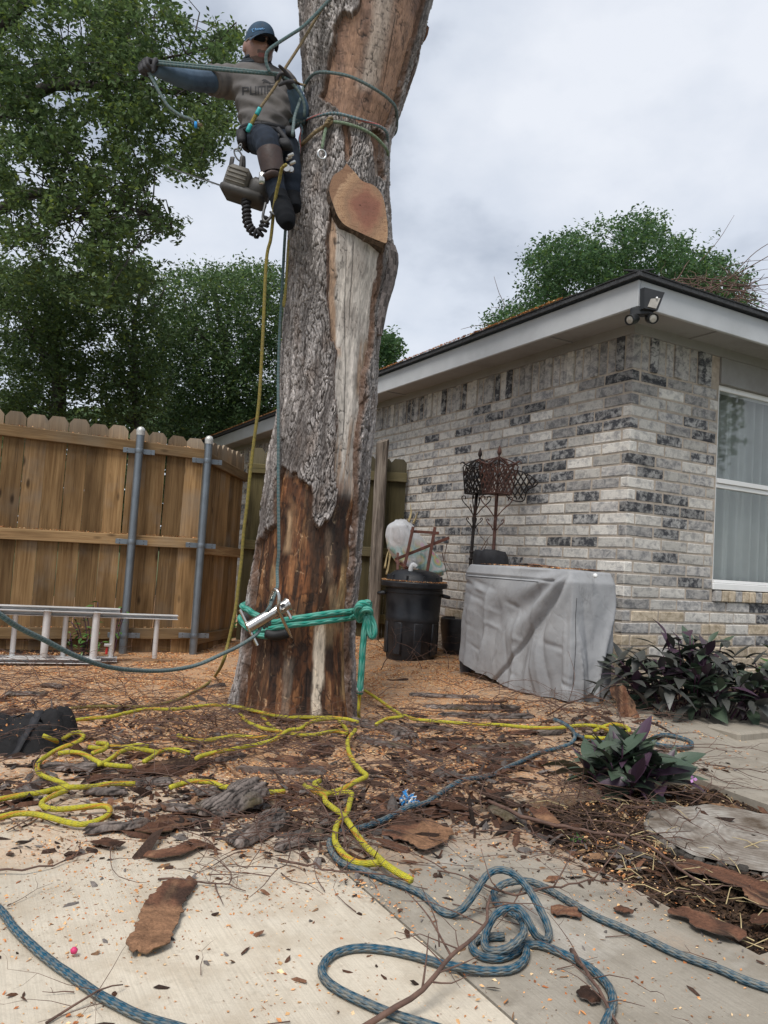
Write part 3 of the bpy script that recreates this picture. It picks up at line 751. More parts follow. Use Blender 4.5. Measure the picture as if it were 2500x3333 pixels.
# weathered white strip
wht = A_(.58, .535, .49)*(.5+.95*st1)*(.75+.5*st2)
wht = wht+(A_(.3, .265, .24)-wht)*sstep(.5, .68, bl)*.7
k = (band([(1078, 700), (1076, 900), (1080, 1120), (1094, 1160)], 15)*.85)[..., None]; wht = wht*(1-k)+A_(.36, .22, .13)*k*(.6+.8*st1)
k = (band([(1200, 1100), (1192, 1200), (1182, 1290)], 13)*.7)[..., None]; wht = wht*(1-k)+A_(.3, .19, .11)*k
k = (sstep(1330, 1420, py2)*sstep(1640, 1540, py2))[..., None]*sstep(.42, .6, st2); wht = wht*(1-.6*k)+A_(.34, .2, .11)*.6*k
# tan high part
tan = A_(.36, .215, .145)*(.68+.62*st1)
tan = tan+(A_(.17, .1, .075)-tan)*sstep(.48, .66, bl)*.7
k = (band([(1262, -100), (1250, 60), (1222, 180), (1195, 290)], 24, 30)*.8)[..., None]; tan = tan*(1-k)+A_(.5, .42, .36)*k*(.7+.5*st1)
k = (sstep(330, 400, py2))[..., None]; tan = tan*(1-.45*k)+A_(.2, .105, .06)*.45*k
t1 = sstep(470, 620, py2)[..., None]; t2 = np.maximum(sstep(1520, 1560, py2)*sstep(1040, 1020, px2), sstep(1560, 1640, py2+(bl[..., 0]-.5)*120))[..., None]
wc = tan*(1-t1)+wht*t1; wc = wc*(1-t2)+low*t2
# beetle galleries: thin dark scribbles; fine cracks across the high wood
g1 = fbm(arc2*16, z2*11, 0*z2+20, 3); gal = np.exp(-((np.abs(g1-.5))/.011)**2)[..., None]*sstep(.36, .5, fbm(arc2*5, z2*2.5, 0*z2+3, 3))[..., None]
g3 = fbm(arc2*25+7, z2*17, 0*z2+30, 3); gal = np.maximum(gal, .8*np.exp(-((np.abs(g3-.5))/.012)**2)[..., None]*sstep(.5, .6, fbm(arc2*6, z2*4, 0*z2+13, 3))[..., None])
g2 = fbm(arc2*7, z2*46, 0*z2+40, 3); crk = np.exp(-((np.abs(g2-.5))/.014)**2)[..., None]*(1-t1)*sstep(.4, .6, bl)
light_gal = t2*sstep(.45, .6, st1)
wc = wc*(1-(.28*sstep(.56, .68, fbm(arc2*60, z2*26, 0*z2+50, 3))[..., None]))*(1-.86*gal*(1-light_gal))+A_(.5, .36, .22)*.6*gal*light_gal*1.1
wc = wc*(1-.55*crk)
ckl = np.zeros(rad2.shape)
for pts in ([(1130, 800), (1124, 1000), (1128, 1200), (1122, 1420)], [(1152, 780), (1150, 860), (1140, 1060)], [(1290, 60), (1270, 180), (1250, 300)], [(880, 2030), (872, 2250)], [(1004, 2020), (998, 2300)], [(1116, 2100), (1118, 2230)]):
    ckl = np.maximum(ckl, band(pts, 1.1, 1.6, 3))
wc = wc*(1-.75*ckl[..., None])
base2 = base2-dirs2*((.004*ckl+.002*gal[..., 0])[..., None])
b = NB('bare_wood', .72, 0, .35); p = b.coord(); f = b.noise(b.mapv(p, scale=(1, 1, .12)), 150, 5, .65); f2 = b.noise(p, 45, 5, .7)
c = b.mix(b.rng(f, .3, .7), b.mix(1, b.attr(), (.66, .64, .62), 'MULTIPLY'), b.mix(1, b.attr(), (1.28, 1.27, 1.25), 'MULTIPLY'))
b.color(c); b.rough(b.rng(f2, .3, .7, .5, .85)); b.bump(b.math('ADD', f, f2), .5, .005); MAT['wood'] = b.m
wood_o = kid(link('bare_wood', npmesh('bare_wood', base2.reshape(-1, 3), gridfaces(len(ROWS), len(ang2), True), MAT['wood'], True, np.clip(wc, .004, .9).reshape(-1, 3))), trunk)
# surface lookup for ropes and loose bark
def bvh_of(*obs):
    vs_, fs_ = [], []
    for o in obs:
        k = len(vs_); vs_ += [tuple(v.co) for v in o.data.vertices]; fs_ += [tuple(k+i for i in q.vertices) for q in o.data.polygons]
    return BVHTree.FromPolygons(vs_, fs_)
tgx, tgd, _ = trunk_grid(np.linspace(-math.pi, math.pi, 73)[:-1])
sel = np.arange(0, len(ROWS), 6)
TV = (tgx+tgd*.018)[sel].reshape(-1, 3)
TB = BVHTree.FromPolygons([tuple(v) for v in TV], [tuple(map(int, q)) for q in gridfaces(len(sel), 72, True)])
def hit(px_, py_, off=.0):
    d = unit(ray(px_, py_)); h, n, i, t = TB.ray_cast(Vector(EYE), Vector(d))
    if h is None:
        h, n, i, t = TB.find_nearest(Vector(at(px_, py_, TY)))
    n = np.array(n); n = n if np.dot(n, d) < 0 else -n
    return np.array(h)+n*off
def hug(P, off):
    """push points of a rope out of the trunk"""
    out = []
    for p in P:
        h, n, i, t = TB.find_nearest(Vector(p)); h = np.array(h); c = np.array([np.interp(p[2], TCc[::-1, 2], TCc[::-1, k]) for k in range(3)])
        o = h-c; o[2] = 0; o = unit(o); q = np.dot(p-h, o)
        out.append(p if q >= off else p+o*(off-q))
    return np.array(out)
# ---- sawn limb stub
pc = hit(1165, 660, .03); nn = unit([.26, -.96, .06])
CUT = [(1128, 531), (1140, 545), (1160, 566), (1178, 588), (1216, 603), (1240, 628), (1252, 662), (1258, 700), (1262, 740), (1261, 775), (1257, 791), (1235, 784), (1205, 772), (1170, 756), (1140, 742), (1116, 726), (1098, 700), (1086, 668), (1076, 640), (1072, 616), (1076, 594), (1086, 572), (1104, 558), (1117, 548)]
cp = np.array([onplane(x, y, pc, nn) for x, y in CUT])
cp2 = resample(list(cp)+[cp[0]], .012)[:-1]; cen = cp2.mean(0); n_ = len(cp2)
rings = [cen+(cp2-cen)*t for t in (.02, .2, .4, .6, .8, .93, 1.0)]
mb = MB(); loft(mb, rings, caps=False)
b = NB('fresh_sawn_wood', .68, 0, .3); p = b.mapv(b.coord(), loc=tuple(-cen-rt*.03+up*.02)); ln = b.n('VectorMath'); ln.operation = 'LENGTH'
b.l(b.mapv(p, scale=(1.25, 1.0, .8)), ln.inputs[0]); wv = b.noise(p, 9, 4, .6)
rr = b.math('ADD', ln.outputs['Value'], b.math('MULTIPLY', b.math('SUBTRACT', wv, .5), .17))
c = b.ramp(b.rng(rr, .0, .21), [(.0, (.2, .08, .058)), (.34, (.25, .105, .07)), (.46, (.31, .165, .1)), (.58, (.29, .175, .105)), (.76, (.4, .245, .14)), (.93, (.44, .285, .17)), (1, (.25, .14, .08))])
ringn = b.math('SINE', b.math('MULTIPLY', rr, 520)); c = b.mix(b.rng(ringn, -1, 1, 0, .34), c, (.15, .075, .045)); c = b.mix(b.rng(b.noise(b.mapv(p, rot=(0, .5, .2), scale=(6, 6, 130)), 1.0, 3), .5, .7, 0, .3), c, (.16, .085, .05)); c = b.mix(b.rng(b.noise(p, 22, 5, .7), .52, .7, 0, .35), c, (.17, .11, .075))
ck = b.noise(b.mapv(p, rot=(0, 0, .3), scale=(4, 4, 17)), 1.6, 4, .6, .5); c = b.mix(b.rng(b.math('ABSOLUTE', b.math('SUBTRACT', ck, .5)), .012, .0, 0, .65), c, (.1, .04, .02))
b.color(c); b.bump(b.noise(b.mapv(p, scale=(1, 1, 6)), 60, 3), .3, .004); MAT['sawn'] = b.m
kid(mb.build('cut_face', MAT['sawn']), trunk)
mb = MB(); o1 = cp2-nn*.001; rgs = [o1]
for dpt, sc_ in ((.012, 1.015), (.05, 1.03), (.10, 1.05), (.2, 1.02)):
    rg = cen+(cp2-cen)*sc_-nn*dpt
    jit = np.array([(fbm(q[0]*30, q[1]*30, q[2]*14, 3)-.5)*.02 for q in rg]); rg = rg+unit_rows(rg-cen)*jit[:, None] if False else rg+(rg-cen)/np.linalg.norm(rg-cen, axis=1)[:, None]*jit[:, None]
    rgs.append(rg)
loft(mb, rgs, caps=False)
for i in range(len(mb.c)): mb.c[i] = tuple(np.array([.1, .075, .06])*random.uniform(.5, 1.6))
kid(mb.build('limb_collar', MAT['bark']), trunk)
# loose bark slabs standing off the right side
def plank(name, P, wv, th, mats, parent, n=9, seed=0, col_=(.11, .08, .065)):
    """curved slab of bark following 3D spine P; wv = width vector list"""
    P = resample(P, .03); m_ = MB(); rs_ = np.random.RandomState(seed); k = len(P); rr_ = []
    for i, p in enumerate(P):
        t = i/(k-1); w_ = wv[0]*(1-t)+wv[1]*t
        a = unit(w_); tn = unit(np.cross(P[min(i+1, k-1)]-P[max(i-1, 0)], a)); h = np.linalg.norm(w_)/2*(1+.25*(fbm(t*9, seed+.5, 0, 3)-.5))*(1 if .06 < t < .94 else .6)
        s_ = np.linspace(-1, 1, n)
        up_ = [p+a*h*x+tn*(th*(1-.6*x*x)+.006*rs_.rand()) for x in s_]; dn = [p+a*h*x*.96-tn*.004 for x in s_[::-1]]
        rr_.append(np.array(up_+dn))
    loft(m_, rr_)
    for i in range(len(m_.c)): m_.c[i] = tuple(np.array(col_)*rs_.uniform(.4, 1.7))
    o = m_.build(name, mats, sharp=40)
    return kid(o, parent) if parent else o
pr = lambda x, y, dy=0: at(x, y, TY+dy)
plank('loose_bark', [pr(1392, -60, -.03), pr(1364, 110, -.04), pr(1336, 230, -.03), pr(1302, 330), pr(1276, 412, .02)], [np.array([.03, .1, 0]), np.array([.02, .07, 0])], .016, MAT['bark'], trunk, seed=3)
plank('loose_bark', [pr(1388, 86, .05), pr(1372, 120, .05), pr(1350, 150, .05)], [np.array([.04, .05, 0]), np.array([.03, .05, 0])], .01, MAT['bark'], trunk, seed=4, col_=(.12, .06, .035))
plank('loose_bark', [pr(1256, 512, .0), pr(1258, 580, .0), pr(1257, 660, .02)], [np.array([.014, .07, 0]), np.array([.012, .07, 0])], .012, MAT['bark'], trunk, seed=5)
plank('loose_bark', [pr(1268, 800, -.1), pr(1274, 850, -.08), pr(1262, 920, -.08), pr(1240, 1000, -.08), pr(1226, 1090, -.08)], [np.array([.06, .09, 0]), np.array([.035, .07, 0])], .03, MAT['bark'], trunk, seed=6, col_=(.15, .13, .125))
# ------------------------------------------------------------------ trees
def mat_leaf(name, c1, c2, c3, trans=.45):
    b = NB(name, .55, 0, .35); p = b.wpos(); n = b.noise(p, 1.1, 4, .6); n2 = b.noise(p, 9, 3)
    c = b.mix(b.rng(n, .35, .65), c1, c2); c = b.mix(b.rng(n2, .45, .8, 0, .8), c, c3); c = b.mix(.5, c, b.mix(1, c, b.attr(), 'MULTIPLY'))
    c = b.mix(1, c, b.attr(), 'MULTIPLY')
    b.color(c); tr = b.n('BsdfTranslucent'); b.l(c, tr.inputs[0]); ms = b.n('MixShader'); ms.inputs[0].default_value = trans
    out = b.t.nodes['Material Output']; b.l(b.b.outputs[0], ms.inputs[1]); b.l(tr.outputs[0], ms.inputs[2]); b.l(ms.outputs[0], out.inputs[0]); return b.m
MAT['leaf'] = mat_leaf('leaf_green', (.075, .13, .052), (.125, .19, .07), (.2, .27, .095))
MAT['leaf_far'] = mat_leaf('leaf_deep_green', (.075, .14, .06), (.115, .19, .075), (.18, .25, .1))
MAT['leaf_roof'] = mat_leaf('leaf_mid_green', (.075, .15, .065), (.11, .2, .08), (.16, .26, .11))
MAT['limb'] = simple('limb_bark', (.05, .042, .036), .95, var=.4, sc_=25, bump=.5)
MAT['twig'] = simple('bare_twig', (.11, .062, .045), .8, var=.4, sc_=40)
def leaves_mesh(name, P, Nrm, size, mat, rs_, asp=.5, fold=.25):
    """pointed four sided leaf blades"""
    n = len(P); d = rs_.normal(size=(n, 3)); d = d-Nrm*(d*Nrm).sum(1)[:, None]; d /= np.linalg.norm(d, axis=1)[:, None]+1e-9
    s_ = np.cross(Nrm, d); L_ = size*rs_.uniform(.65, 1.25, n)[:, None]
    v = np.stack([P-d*L_*.5, P+s_*L_*asp*.5+Nrm*L_*fold*.3, P+d*L_*.5, P-s_*L_*asp*.5+Nrm*L_*fold*.3], 1).reshape(-1, 3)
    f = np.arange(4*n).reshape(n, 4)
    k = rs_.uniform(.55, 1.15, n)[:, None]*np.array([[1.0, 1.0, 1.0]])*np.where(rs_.rand(n)[:, None] < .15, np.array([[1.25, 1.15, .8]]), 1)
    me = npmesh(name, v, f, mat, False, np.repeat(k, 4, 0)); return me
def scatter_in(polys, holes, Yr, n, rs_, thr=.0, freq=.012, seed=0.0):
    """points inside a crown seen as `polys` in the photo, spread through real depth"""
    bb = np.array([q for P in polys for q in P]); lo, hi = bb.min(0), bb.max(0); out = []
    tot = 0
    while tot < n:
        x = rs_.uniform(lo[0], hi[0], n*2); y = rs_.uniform(lo[1], hi[1], n*2)
        jx = (fbm(x*.022, y*.022, 0*x+seed, 5)-.5)*120; jy = (fbm(x*.022, y*.022, 0*x+seed+5, 5)-.5)*120
        d = np.full(x.shape, -1e9)
        for P in polys: d = np.maximum(d, polydist(P, x+jx, y+jy))
        for hx, hy, hr in holes: d = np.minimum(d, np.hypot((x+jx*1.2-hx), (y+jy*1.2-hy))-hr)
        ok = (d > 0) & (fbm(x*freq, y*freq, 0*x+seed+2, 4) > thr-sstep(0, 90, d)*.0)
        X = np.stack([x, y, d], 1)[ok]; out.append(X); tot += len(X)
    X = np.concatenate(out)[:n]; Y = rs_.uniform(Yr[0], Yr[1], n)
    return X, Y
def rays_at(x, y, Y):
    d = fw[None]+rt[None]*((x-1250)/FOC)[:, None]-up[None]*((y-1666.5)/FOC)[:, None]
    return EYE+d*(Y/d[:, 1])[:, None]
def crown(polys, holes, Yr, nspray, per, spread, size, mat, seed, droop=.5, thr=.0, freq=.012, asp=.5):
    rs_ = np.random.RandomState(seed)
    X, Y = scatter_in(polys, holes, Yr, nspray, rs_, thr, freq, seed*1.7)
    Cn = rays_at(X[:, 0], X[:, 1], Y)
    # each spray is a little twig: leaves strung along a drooping line
    az = rs_.uniform(0, 2*math.pi, nspray); dr = np.stack([np.cos(az), np.sin(az), -droop+rs_.normal(0, .35, nspray)], 1); dr /= np.linalg.norm(dr, axis=1)[:, None]
    t = rs_.uniform(-.5, .5, (nspray, per)); off = rs_.normal(0, spread*.2, (nspray, per, 3))
    P = (Cn[:, None]+dr[:, None]*t[..., None]*spread*2.0+off).reshape(-1, 3)
    Nn = rs_.normal(size=P.shape)*.55+np.array([0, 0, .8]); Nn /= np.linalg.norm(Nn, axis=1)[:, None]
    return leaves_mesh('crown', P, Nn, size, mat, rs_, asp), Cn, dr
def limb_tube(m_, pts, r0, r1, n=7, wob=.0, seed=0):
    P = resample(pts, .25); rs_ = np.random.RandomState(seed)
    if wob: P[1:-1] += rs_.normal(0, wob, (len(P)-2, 3))
    tube(m_, P, np.linspace(r0, r1, len(P)), n)
    return P
def twigs_to(m_, Cn, anchors, rs_, k, r=.006):
    A = np.concatenate(anchors)
    for c in Cn[rs_.choice(len(Cn), min(k, len(Cn)), False)]:
        d = np.linalg.norm(A-c, axis=1); a = A[np.argmin(d)]
        if d.min() < .15: continue
        mdl = (a+c)/2+rs_.normal(0, .08, 3)+np.array([0, 0, .1*d.min()]); tube(m_, resample([a, mdl, c], .2), np.linspace(r*1.8, r*.5, len(resample([a, mdl, c], .2))), 4, cap=False)
def tree(name_label, polys, holes, Yr, nspray, per, spread, size, mat, seed, limbs, tpos, twk=120, **kw):
    t = thing('broadleaf_tree', name_label, 'tree', tpos, 'trees beyond the fence and the house')
    me, Cn, dr = crown(polys, holes, Yr, nspray, per, spread, size, mat, seed, **kw)
    o = kid(link('crown', me, None), t); o['kind'] = 'stuff'
    m_ = MB(); anc = []
    for i, (pts, r0, r1) in enumerate(limbs):
        anc.append(limb_tube(m_, pts, r0, r1, 7, .02, seed+i))
    twigs_to(m_, Cn, anc, np.random.RandomState(seed), twk)
    kid(m_.build('trunk', MAT['limb']), t); return t
def B(*q): return [at(x, y, Y) for x, y, Y in q]
big = [(-60, -60), (560, -60), (575, 40), (640, 95), (700, 118), (760, 95), (800, 120), (812, 190), (790, 250), (770, 330), (782, 430), (740, 440), (700, 425), (690, 500), (655, 590), (610, 560), (560, 540), (505, 600), (480, 660), (540, 690), (600, 720), (590, 775), (530, 785), (505, 830), (540, 880), (480, 960), (300, 980), (-60, 900)]
tree('towering dark green tree with long drooping limbs reaching out to the climber', [big], [(95, 545, 62), (60, 40, 0), (270, 70, 20), (30, 130, 26), (130, 30, 22), (350, 560, 16), (560, 480, 26), (400, 330, 18), (600, 330, 26), (250, 440, 14), (330, 650, 22)],
     (7.2, 10.5), 1750, 30, .2, .068, MAT['leaf'], 21,
     [(B((-160, 1250, 9.6), (-170, 700, 9.4), (-190, 300, 9.2), (-150, -150, 9.0)), .34, .25),
      (B((-190, 520, 9.3), (0, 365, 9.0), (120, 300, 8.9), (290, 280, 8.6), (430, 285, 8.5), (560, 300, 8.3)), .12, .03),
      (B((120, 300, 8.9), (190, 240, 8.9), (260, 170, 9), (350, 90, 9.2)), .06, .015),
      (B((-190, 330, 9.2), (0, 90, 9.0), (60, 20, 8.8), (110, -60, 8.7)), .1, .05),
      (B((-160, 760, 9.4), (60, 640, 9.1), (180, 640, 8.8), (300, 700, 8.6), (420, 690, 8.4), (560, 745, 8.3)), .09, .012),
      (B((-160, 560, 9.4), (40, 450, 9.2), (170, 470, 9), (300, 600, 8.8), (420, 640, 8.6)), .07, .012),
      (B((560, 300, 8.3), (640, 320, 8.2), (740, 410, 8.1)), .028, .006), (B((430, 285, 8.5), (520, 200, 8.4), (700, 150, 8.3)), .03, .006)],
     at(-160, 1600, 9.6)*np.array([1, 1, 0]), 260, thr=.49, freq=.022)
low = [(-60, 860), (250, 900), (380, 820), (470, 860), (540, 930), (560, 1050), (530, 1180), (560, 1420), (-60, 1420)]
tree('bright edged leafy tree standing low behind the left part of the fence', [low], [(300, 940, 18), (440, 1090, 26), (250, 1010, 15), (460, 960, 30)], (10.5, 14), 1850, 26, .25, .075, MAT['leaf'], 31,
     [(B((180, 1500, 12), (190, 1200, 12), (150, 1000, 12)), .16, .05), (B((440, 1500, 12), (436, 1190, 12), (440, 1050, 12), (470, 900, 12)), .085, .02), (B((436, 1190, 12), (400, 1060, 12), (350, 960, 12)), .04, .012), (B((440, 1080, 12), (500, 1000, 12), (540, 930, 12)), .03, .01), (B((190, 1200, 12), (80, 1060, 12), (20, 950, 12)), .07, .02)],
     at(180, 1900, 12)*np.array([1, 1, 0]), 200, thr=.44, freq=.03)
mid = [(500, 960), (540, 930), (580, 905), (612, 880), (650, 895), (700, 880), (750, 862), (800, 880), (870, 872), (930, 880), (1000, 930), (1060, 1010), (1080, 1450), (520, 1450), (510, 1150)]
tree('rounded dark tree rising behind the corner of the fence', [mid], [(455, 1100, 20)], (13, 17), 2700, 24, .3, .08, MAT['leaf_far'], 41,
     [(B((760, 1600, 15), (750, 1250, 15), (720, 1050, 15), (700, 950, 15)), .17, .04), (B((750, 1250, 15), (860, 1050, 15), (880, 930, 15)), .08, .02), (B((740, 1200, 15), (630, 1060, 15), (600, 960, 15)), .08, .02), (B((960, 1600, 15), (950, 1200, 15), (940, 980, 15)), .1, .03)],
     at(760, 1900, 15)*np.array([1, 1, 0]), 160, thr=.38, freq=.03, droop=-.6)
tree('small leafy treetop showing just right of the trunk above the eaves', [[(1180, 1040), (1232, 1085), (1262, 1100), (1290, 1130), (1296, 1165), (1270, 1190), (1290, 1230), (1190, 1300)]], [], (17, 19), 330, 16, .24, .115, MAT['leaf_roof'], 51,
     [(B((1210, 1600, 18), (1215, 1250, 18), (1230, 1120, 18)), .08, .02)], at(1210, 1900, 18)*np.array([1, 1, 0]), 30, droop=.0)
rt_ = [(1660, 1120), (1690, 1010), (1688, 950), (1725, 870), (1760, 800), (1830, 760), (1900, 728), (1980, 712), (2060, 700), (2130, 715), (2165, 780), (2230, 790), (2300, 815), (2360, 860), (2420, 905), (2446, 960), (2440, 1120)]
tree('full green tree rising beyond the roof at the house corner', [rt_, [(1590, 1090), (1605, 1040), (1640, 1000), (1685, 985), (1690, 1110)]], [(1655, 960, 22), (2180, 770, 10)], (13, 16.5), 1900, 24, .3, .082, MAT['leaf_roof'], 61,
     [(B((2050, 1700, 15), (2060, 1150, 15), (2040, 900, 15), (2030, 800, 15)), .2, .04), (B((2060, 1150, 15), (1850, 960, 15), (1780, 860, 15)), .09, .02), (B((2060, 1100, 15), (2250, 940, 15), (2350, 880, 15)), .09, .02)],
     at(2050, 1900, 15)*np.array([1, 1, 0]), 160, thr=.4, freq=.028, droop=-.3)
# distant hedge line so that the fence tops never meet bare ground
m_ = leaves_mesh('undergrowth', rays_at(np.random.uniform(-500, 1300, 20000), np.random.uniform(1330, 1790, 20000), np.random.uniform(15, 19, 20000)), np.tile([[0, -.7, .7]], (20000, 1))+np.random.normal(0, .25, (20000, 3)), .24, MAT['leaf_far'], np.random.RandomState(5))
tag(link('undergrowth', m_), kind='stuff')
# brush heap lying on the roof behind the corner
rs_ = np.random.RandomState(77); mb = MB()
def roofpt(px_, py_, Y): return at(px_, py_, Y)
for i in range(120):
    x0 = rs_.uniform(2150, 2430); y0 = 1000-rs_.rand()*90-max(0, (x0-2330))*.1; Y = rs_.uniform(5.6, 6.4)
    L_ = rs_.uniform(60, 190); a = rs_.normal(.5, .8); pts = [at(x0+L_*t*math.cos(a)+rs_.normal(0, 6), min(1025, y0-L_*t*math.sin(a)*.55+40*t*t*rs_.rand()+rs_.normal(0, 4)), Y+rs_.normal(0, .1)*t) for t in (0, .35, .7, 1)]
    P = resample(pts, .05); tube(mb, P, np.linspace(.005, .0012, len(P))*rs_.uniform(.5, 1.3), 5, cap=False)
for pts, r in [([(2260, 960), (2330, 930), (2420, 880), (2560, 800)], .006), ([(2300, 960), (2380, 900), (2460, 820), (2560, 760)], .005), ([(2330, 900), (2420, 910), (2520, 900)], .003), ([(2360, 870), (2440, 850), (2540, 845)], .003), ([(2160, 925), (2230, 950), (2300, 960)], .012), ([(2280, 850), (2340, 780), (2390, 700)], .003),
               ([(2440, 930), (2462, 960), (2450, 1010)], .002), ([(2400, 900), (2470, 880), (2550, 870)], .0025)]:
    P = resample([at(x, y, 6.0) for x, y in pts], .05); tube(mb, P, np.linspace(r, r*.4, len(P)), 6)
tag(mb.build('brush_heap', MAT['twig']), 'tangle of bare brown branches heaped on the roof by the house corner', 'brush heap')
mb = MB()
for pts, r in [([(1608, 900), (1625, 955), (1640, 985), (1641, 1005)], .004), ([(1500, 1072), (1550, 1060), (1600, 1058), (1620, 1062)], .004), ([(1600, 1005), (1610, 1045), (1625, 1060)], .003), ([(1598, 1002), (1620, 1000), (1630, 1005)], .003), ([(1630, 1065), (1590, 1090), (1570, 1100)], .004), ([(1560, 1060), (1575, 1052), (1600, 1058)], .002)]:
    P = resample([at(x, y, 7.4) for x, y in pts], .04); tube(mb, P, np.linspace(r*.5, r, len(P)), 5)
tag(mb.build('fallen_branch', MAT['twig']), 'thin bare branch lying on the roof above the long brick wall', 'branch')
# bark and sawdust lying along the eaves

# the tree across the yard that the window mirrors
rs_ = np.random.RandomState(91); q = rs_.normal(0, 1, (9000, 3)); q /= np.linalg.norm(q, axis=1)[:, None]; q *= (rs_.rand(9000)**.4)[:, None]*np.array([[2.6, 3.0, 2.3]])*(.75+.5*fbm(q[:, 0]*1.5, q[:, 1]*1.5, q[:, 2]*1.5, 3))[:, None]
yt = thing('broadleaf_tree', 'leafy tree standing across the yard, mirrored in the window glass', 'tree', (13.5, 1.2, 0)); q += np.array([13.5, 1.2, 4.2])
Nn = rs_.normal(size=q.shape); Nn /= np.linalg.norm(Nn, axis=1)[:, None]
o = kid(link('crown', leaves_mesh('crown', q, Nn, .2, MAT['leaf_far'], rs_)), yt); o['kind'] = 'stuff'
m_ = MB(); limb_tube(m_, [np.array([13.5, 1.2, -.1]), np.array([13.4, 1.2, 2.0]), np.array([13.6, 1.3, 4.5])], .2, .06); kid(m_.build('trunk', MAT['limb']), yt)
# ------------------------------------------------------------------ ropes
def mat_rope(name, ca, cb, cc=None, flk=.0, rough=.8, freq=(4, 1.15), band=False, dirt=.25):
    b = NB(name, rough, 0, .25); sx = b.n('SeparateXYZ'); b.l(b.coord('UV'), sx.inputs[0]); u, v = sx.outputs[0], sx.outputs[1]
    k = 2*math.pi
    s1 = b.math('SINE', b.math('MULTIPLY', b.math('ADD', b.math('MULTIPLY', u, freq[0]), b.math('MULTIPLY', v, freq[1])), k))
    s2 = b.math('SINE', b.math('MULTIPLY', b.math('SUBTRACT', b.math('MULTIPLY', u, freq[0]), b.math('MULTIPLY', v, freq[1])), k))
    ch = b.rng(b.math('MULTIPLY', s1, s2), -.18, .18)
    if band:
        bd = b.rng(b.math('SINE', b.math('MULTIPLY', u, k*2)), -.25, .25)
        sel = b.math('ADD', b.math('MULTIPLY', bd, .45), b.math('MULTIPLY', ch, .55))
    else: sel = ch
    c = b.mix(sel, ca, cb)
    if cc is not None:
        fl_ = b.rng(b.math('SINE', b.math('MULTIPLY', b.math('ADD', b.math('MULTIPLY', u, 1.0), b.math('MULTIPLY', v, .16)), k)), 1-flk, 1-flk+.08)
        c = b.mix(b.math('MULTIPLY', fl_, .85), c, cc)
    n = b.noise(b.coord(), 40, 5, .7); c = b.mix(b.rng(n, .45, .75, 0, dirt*1.6), c, (.12, .1, .08))
    c = b.mix(b.rng(b.noise(b.coord(), 400, 2), .3, .7, 0, .3), c, tuple(t*.55 for t in ca))
    b.color(c); b.bump(b.math('ADD', b.math('ABSOLUTE', s1), b.math('ABSOLUTE', s2)), .7, .003); return b.m
MAT['yel'] = mat_rope('yellow_rope', (.6, .52, .035), (.46, .45, .06), (.62, .24, .04), .12, freq=(6, 1.4), dirt=.26)
MAT['olive'] = mat_rope('olive_rope', (.3, .235, .06), (.22, .185, .05), None, dirt=.35)
MAT['blue'] = mat_rope('blue_white_rope', (.013, .085, .145), (.22, .22, .195), None, freq=(4, 1.0), band=True, dirt=.32)
MAT['dteal'] = mat_rope('dark_teal_rope', (.06, .135, .145), (.22, .26, .255), None, freq=(5, 1.4), band=True, dirt=.3)
MAT['grn'] = mat_rope('faded_green_rope', (.19, .27, .17), (.25, .31, .22), None, dirt=.3)
MAT['fleck'] = mat_rope('grey_flecked_rope', (.08, .2, .24), (.32, .33, .33), (.5, .1, .08), .2, freq=(5, 1.4))
MAT['teal'] = mat_rope('teal_hollow_braid', (.025, .25, .19), (.12, .37, .3), None, freq=(3, .62), dirt=.2)
MAT['tan'] = mat_rope('tan_rope', (.3, .22, .12), (.22, .17, .1), None, dirt=.35)
MAT['steel'] = simple('polished_steel', (.52, .5, .47), .24, 1.0, var=.12, sc_=9)
MAT['blacktape'] = simple('black_tape', (.012, .012, .013), .6)
MAT['whip'] = simple('grey_whipping_tape', (.4, .42, .42), .4, .3)
def rp(pts, r, mat, name, label, grp=None, n=9, step=.02, ends=True):
    m_ = MB(); P = resample(pts, step); tube(m_, P, r, n)
    return tag(m_.build(name, mat, sharp=None), label, 'rope', grp)
def gp(pts, z=.009, lifts=None):
    return [G(x, y, z+(lifts[i] if lifts else 0)) for i, (x, y) in enumerate(pts)]
def depth(pts, Ys):
    n = len(pts); t = np.linspace(0, 1, n); Y = np.interp(t, np.linspace(0, 1, len(Ys)), Ys); return [at(x, y, d) for (x, y), d in zip(pts, Y)]
YR = .0088
def multi(runs, mat, name, label, r=YR, z=.010, n=9):
    m_ = MB()
    for i, q in enumerate(runs):
        lift = 0
        if isinstance(q, tuple): q, lift = q
        pts = [p if len(p) == 3 and isinstance(p, np.ndarray) else G(p[0], p[1], z+lift+(p[2] if len(p) > 2 else 0)+.016*float(sstep(2720, 2640, p[1]))) for p in q]
        P = resample(pts, .018)
        jit = np.stack([fbm(P[:, 0]*9+i, P[:, 1]*9, 0*P[:, 0]+k*7, 2)-.5 for k in range(3)], 1)*.006; jit[:, 2] = np.abs(jit[:, 2])
        tube(m_, P+jit, r, n)
    return tag(m_.build(name, mat), label, 'rope', 'loose ropes on the ground')
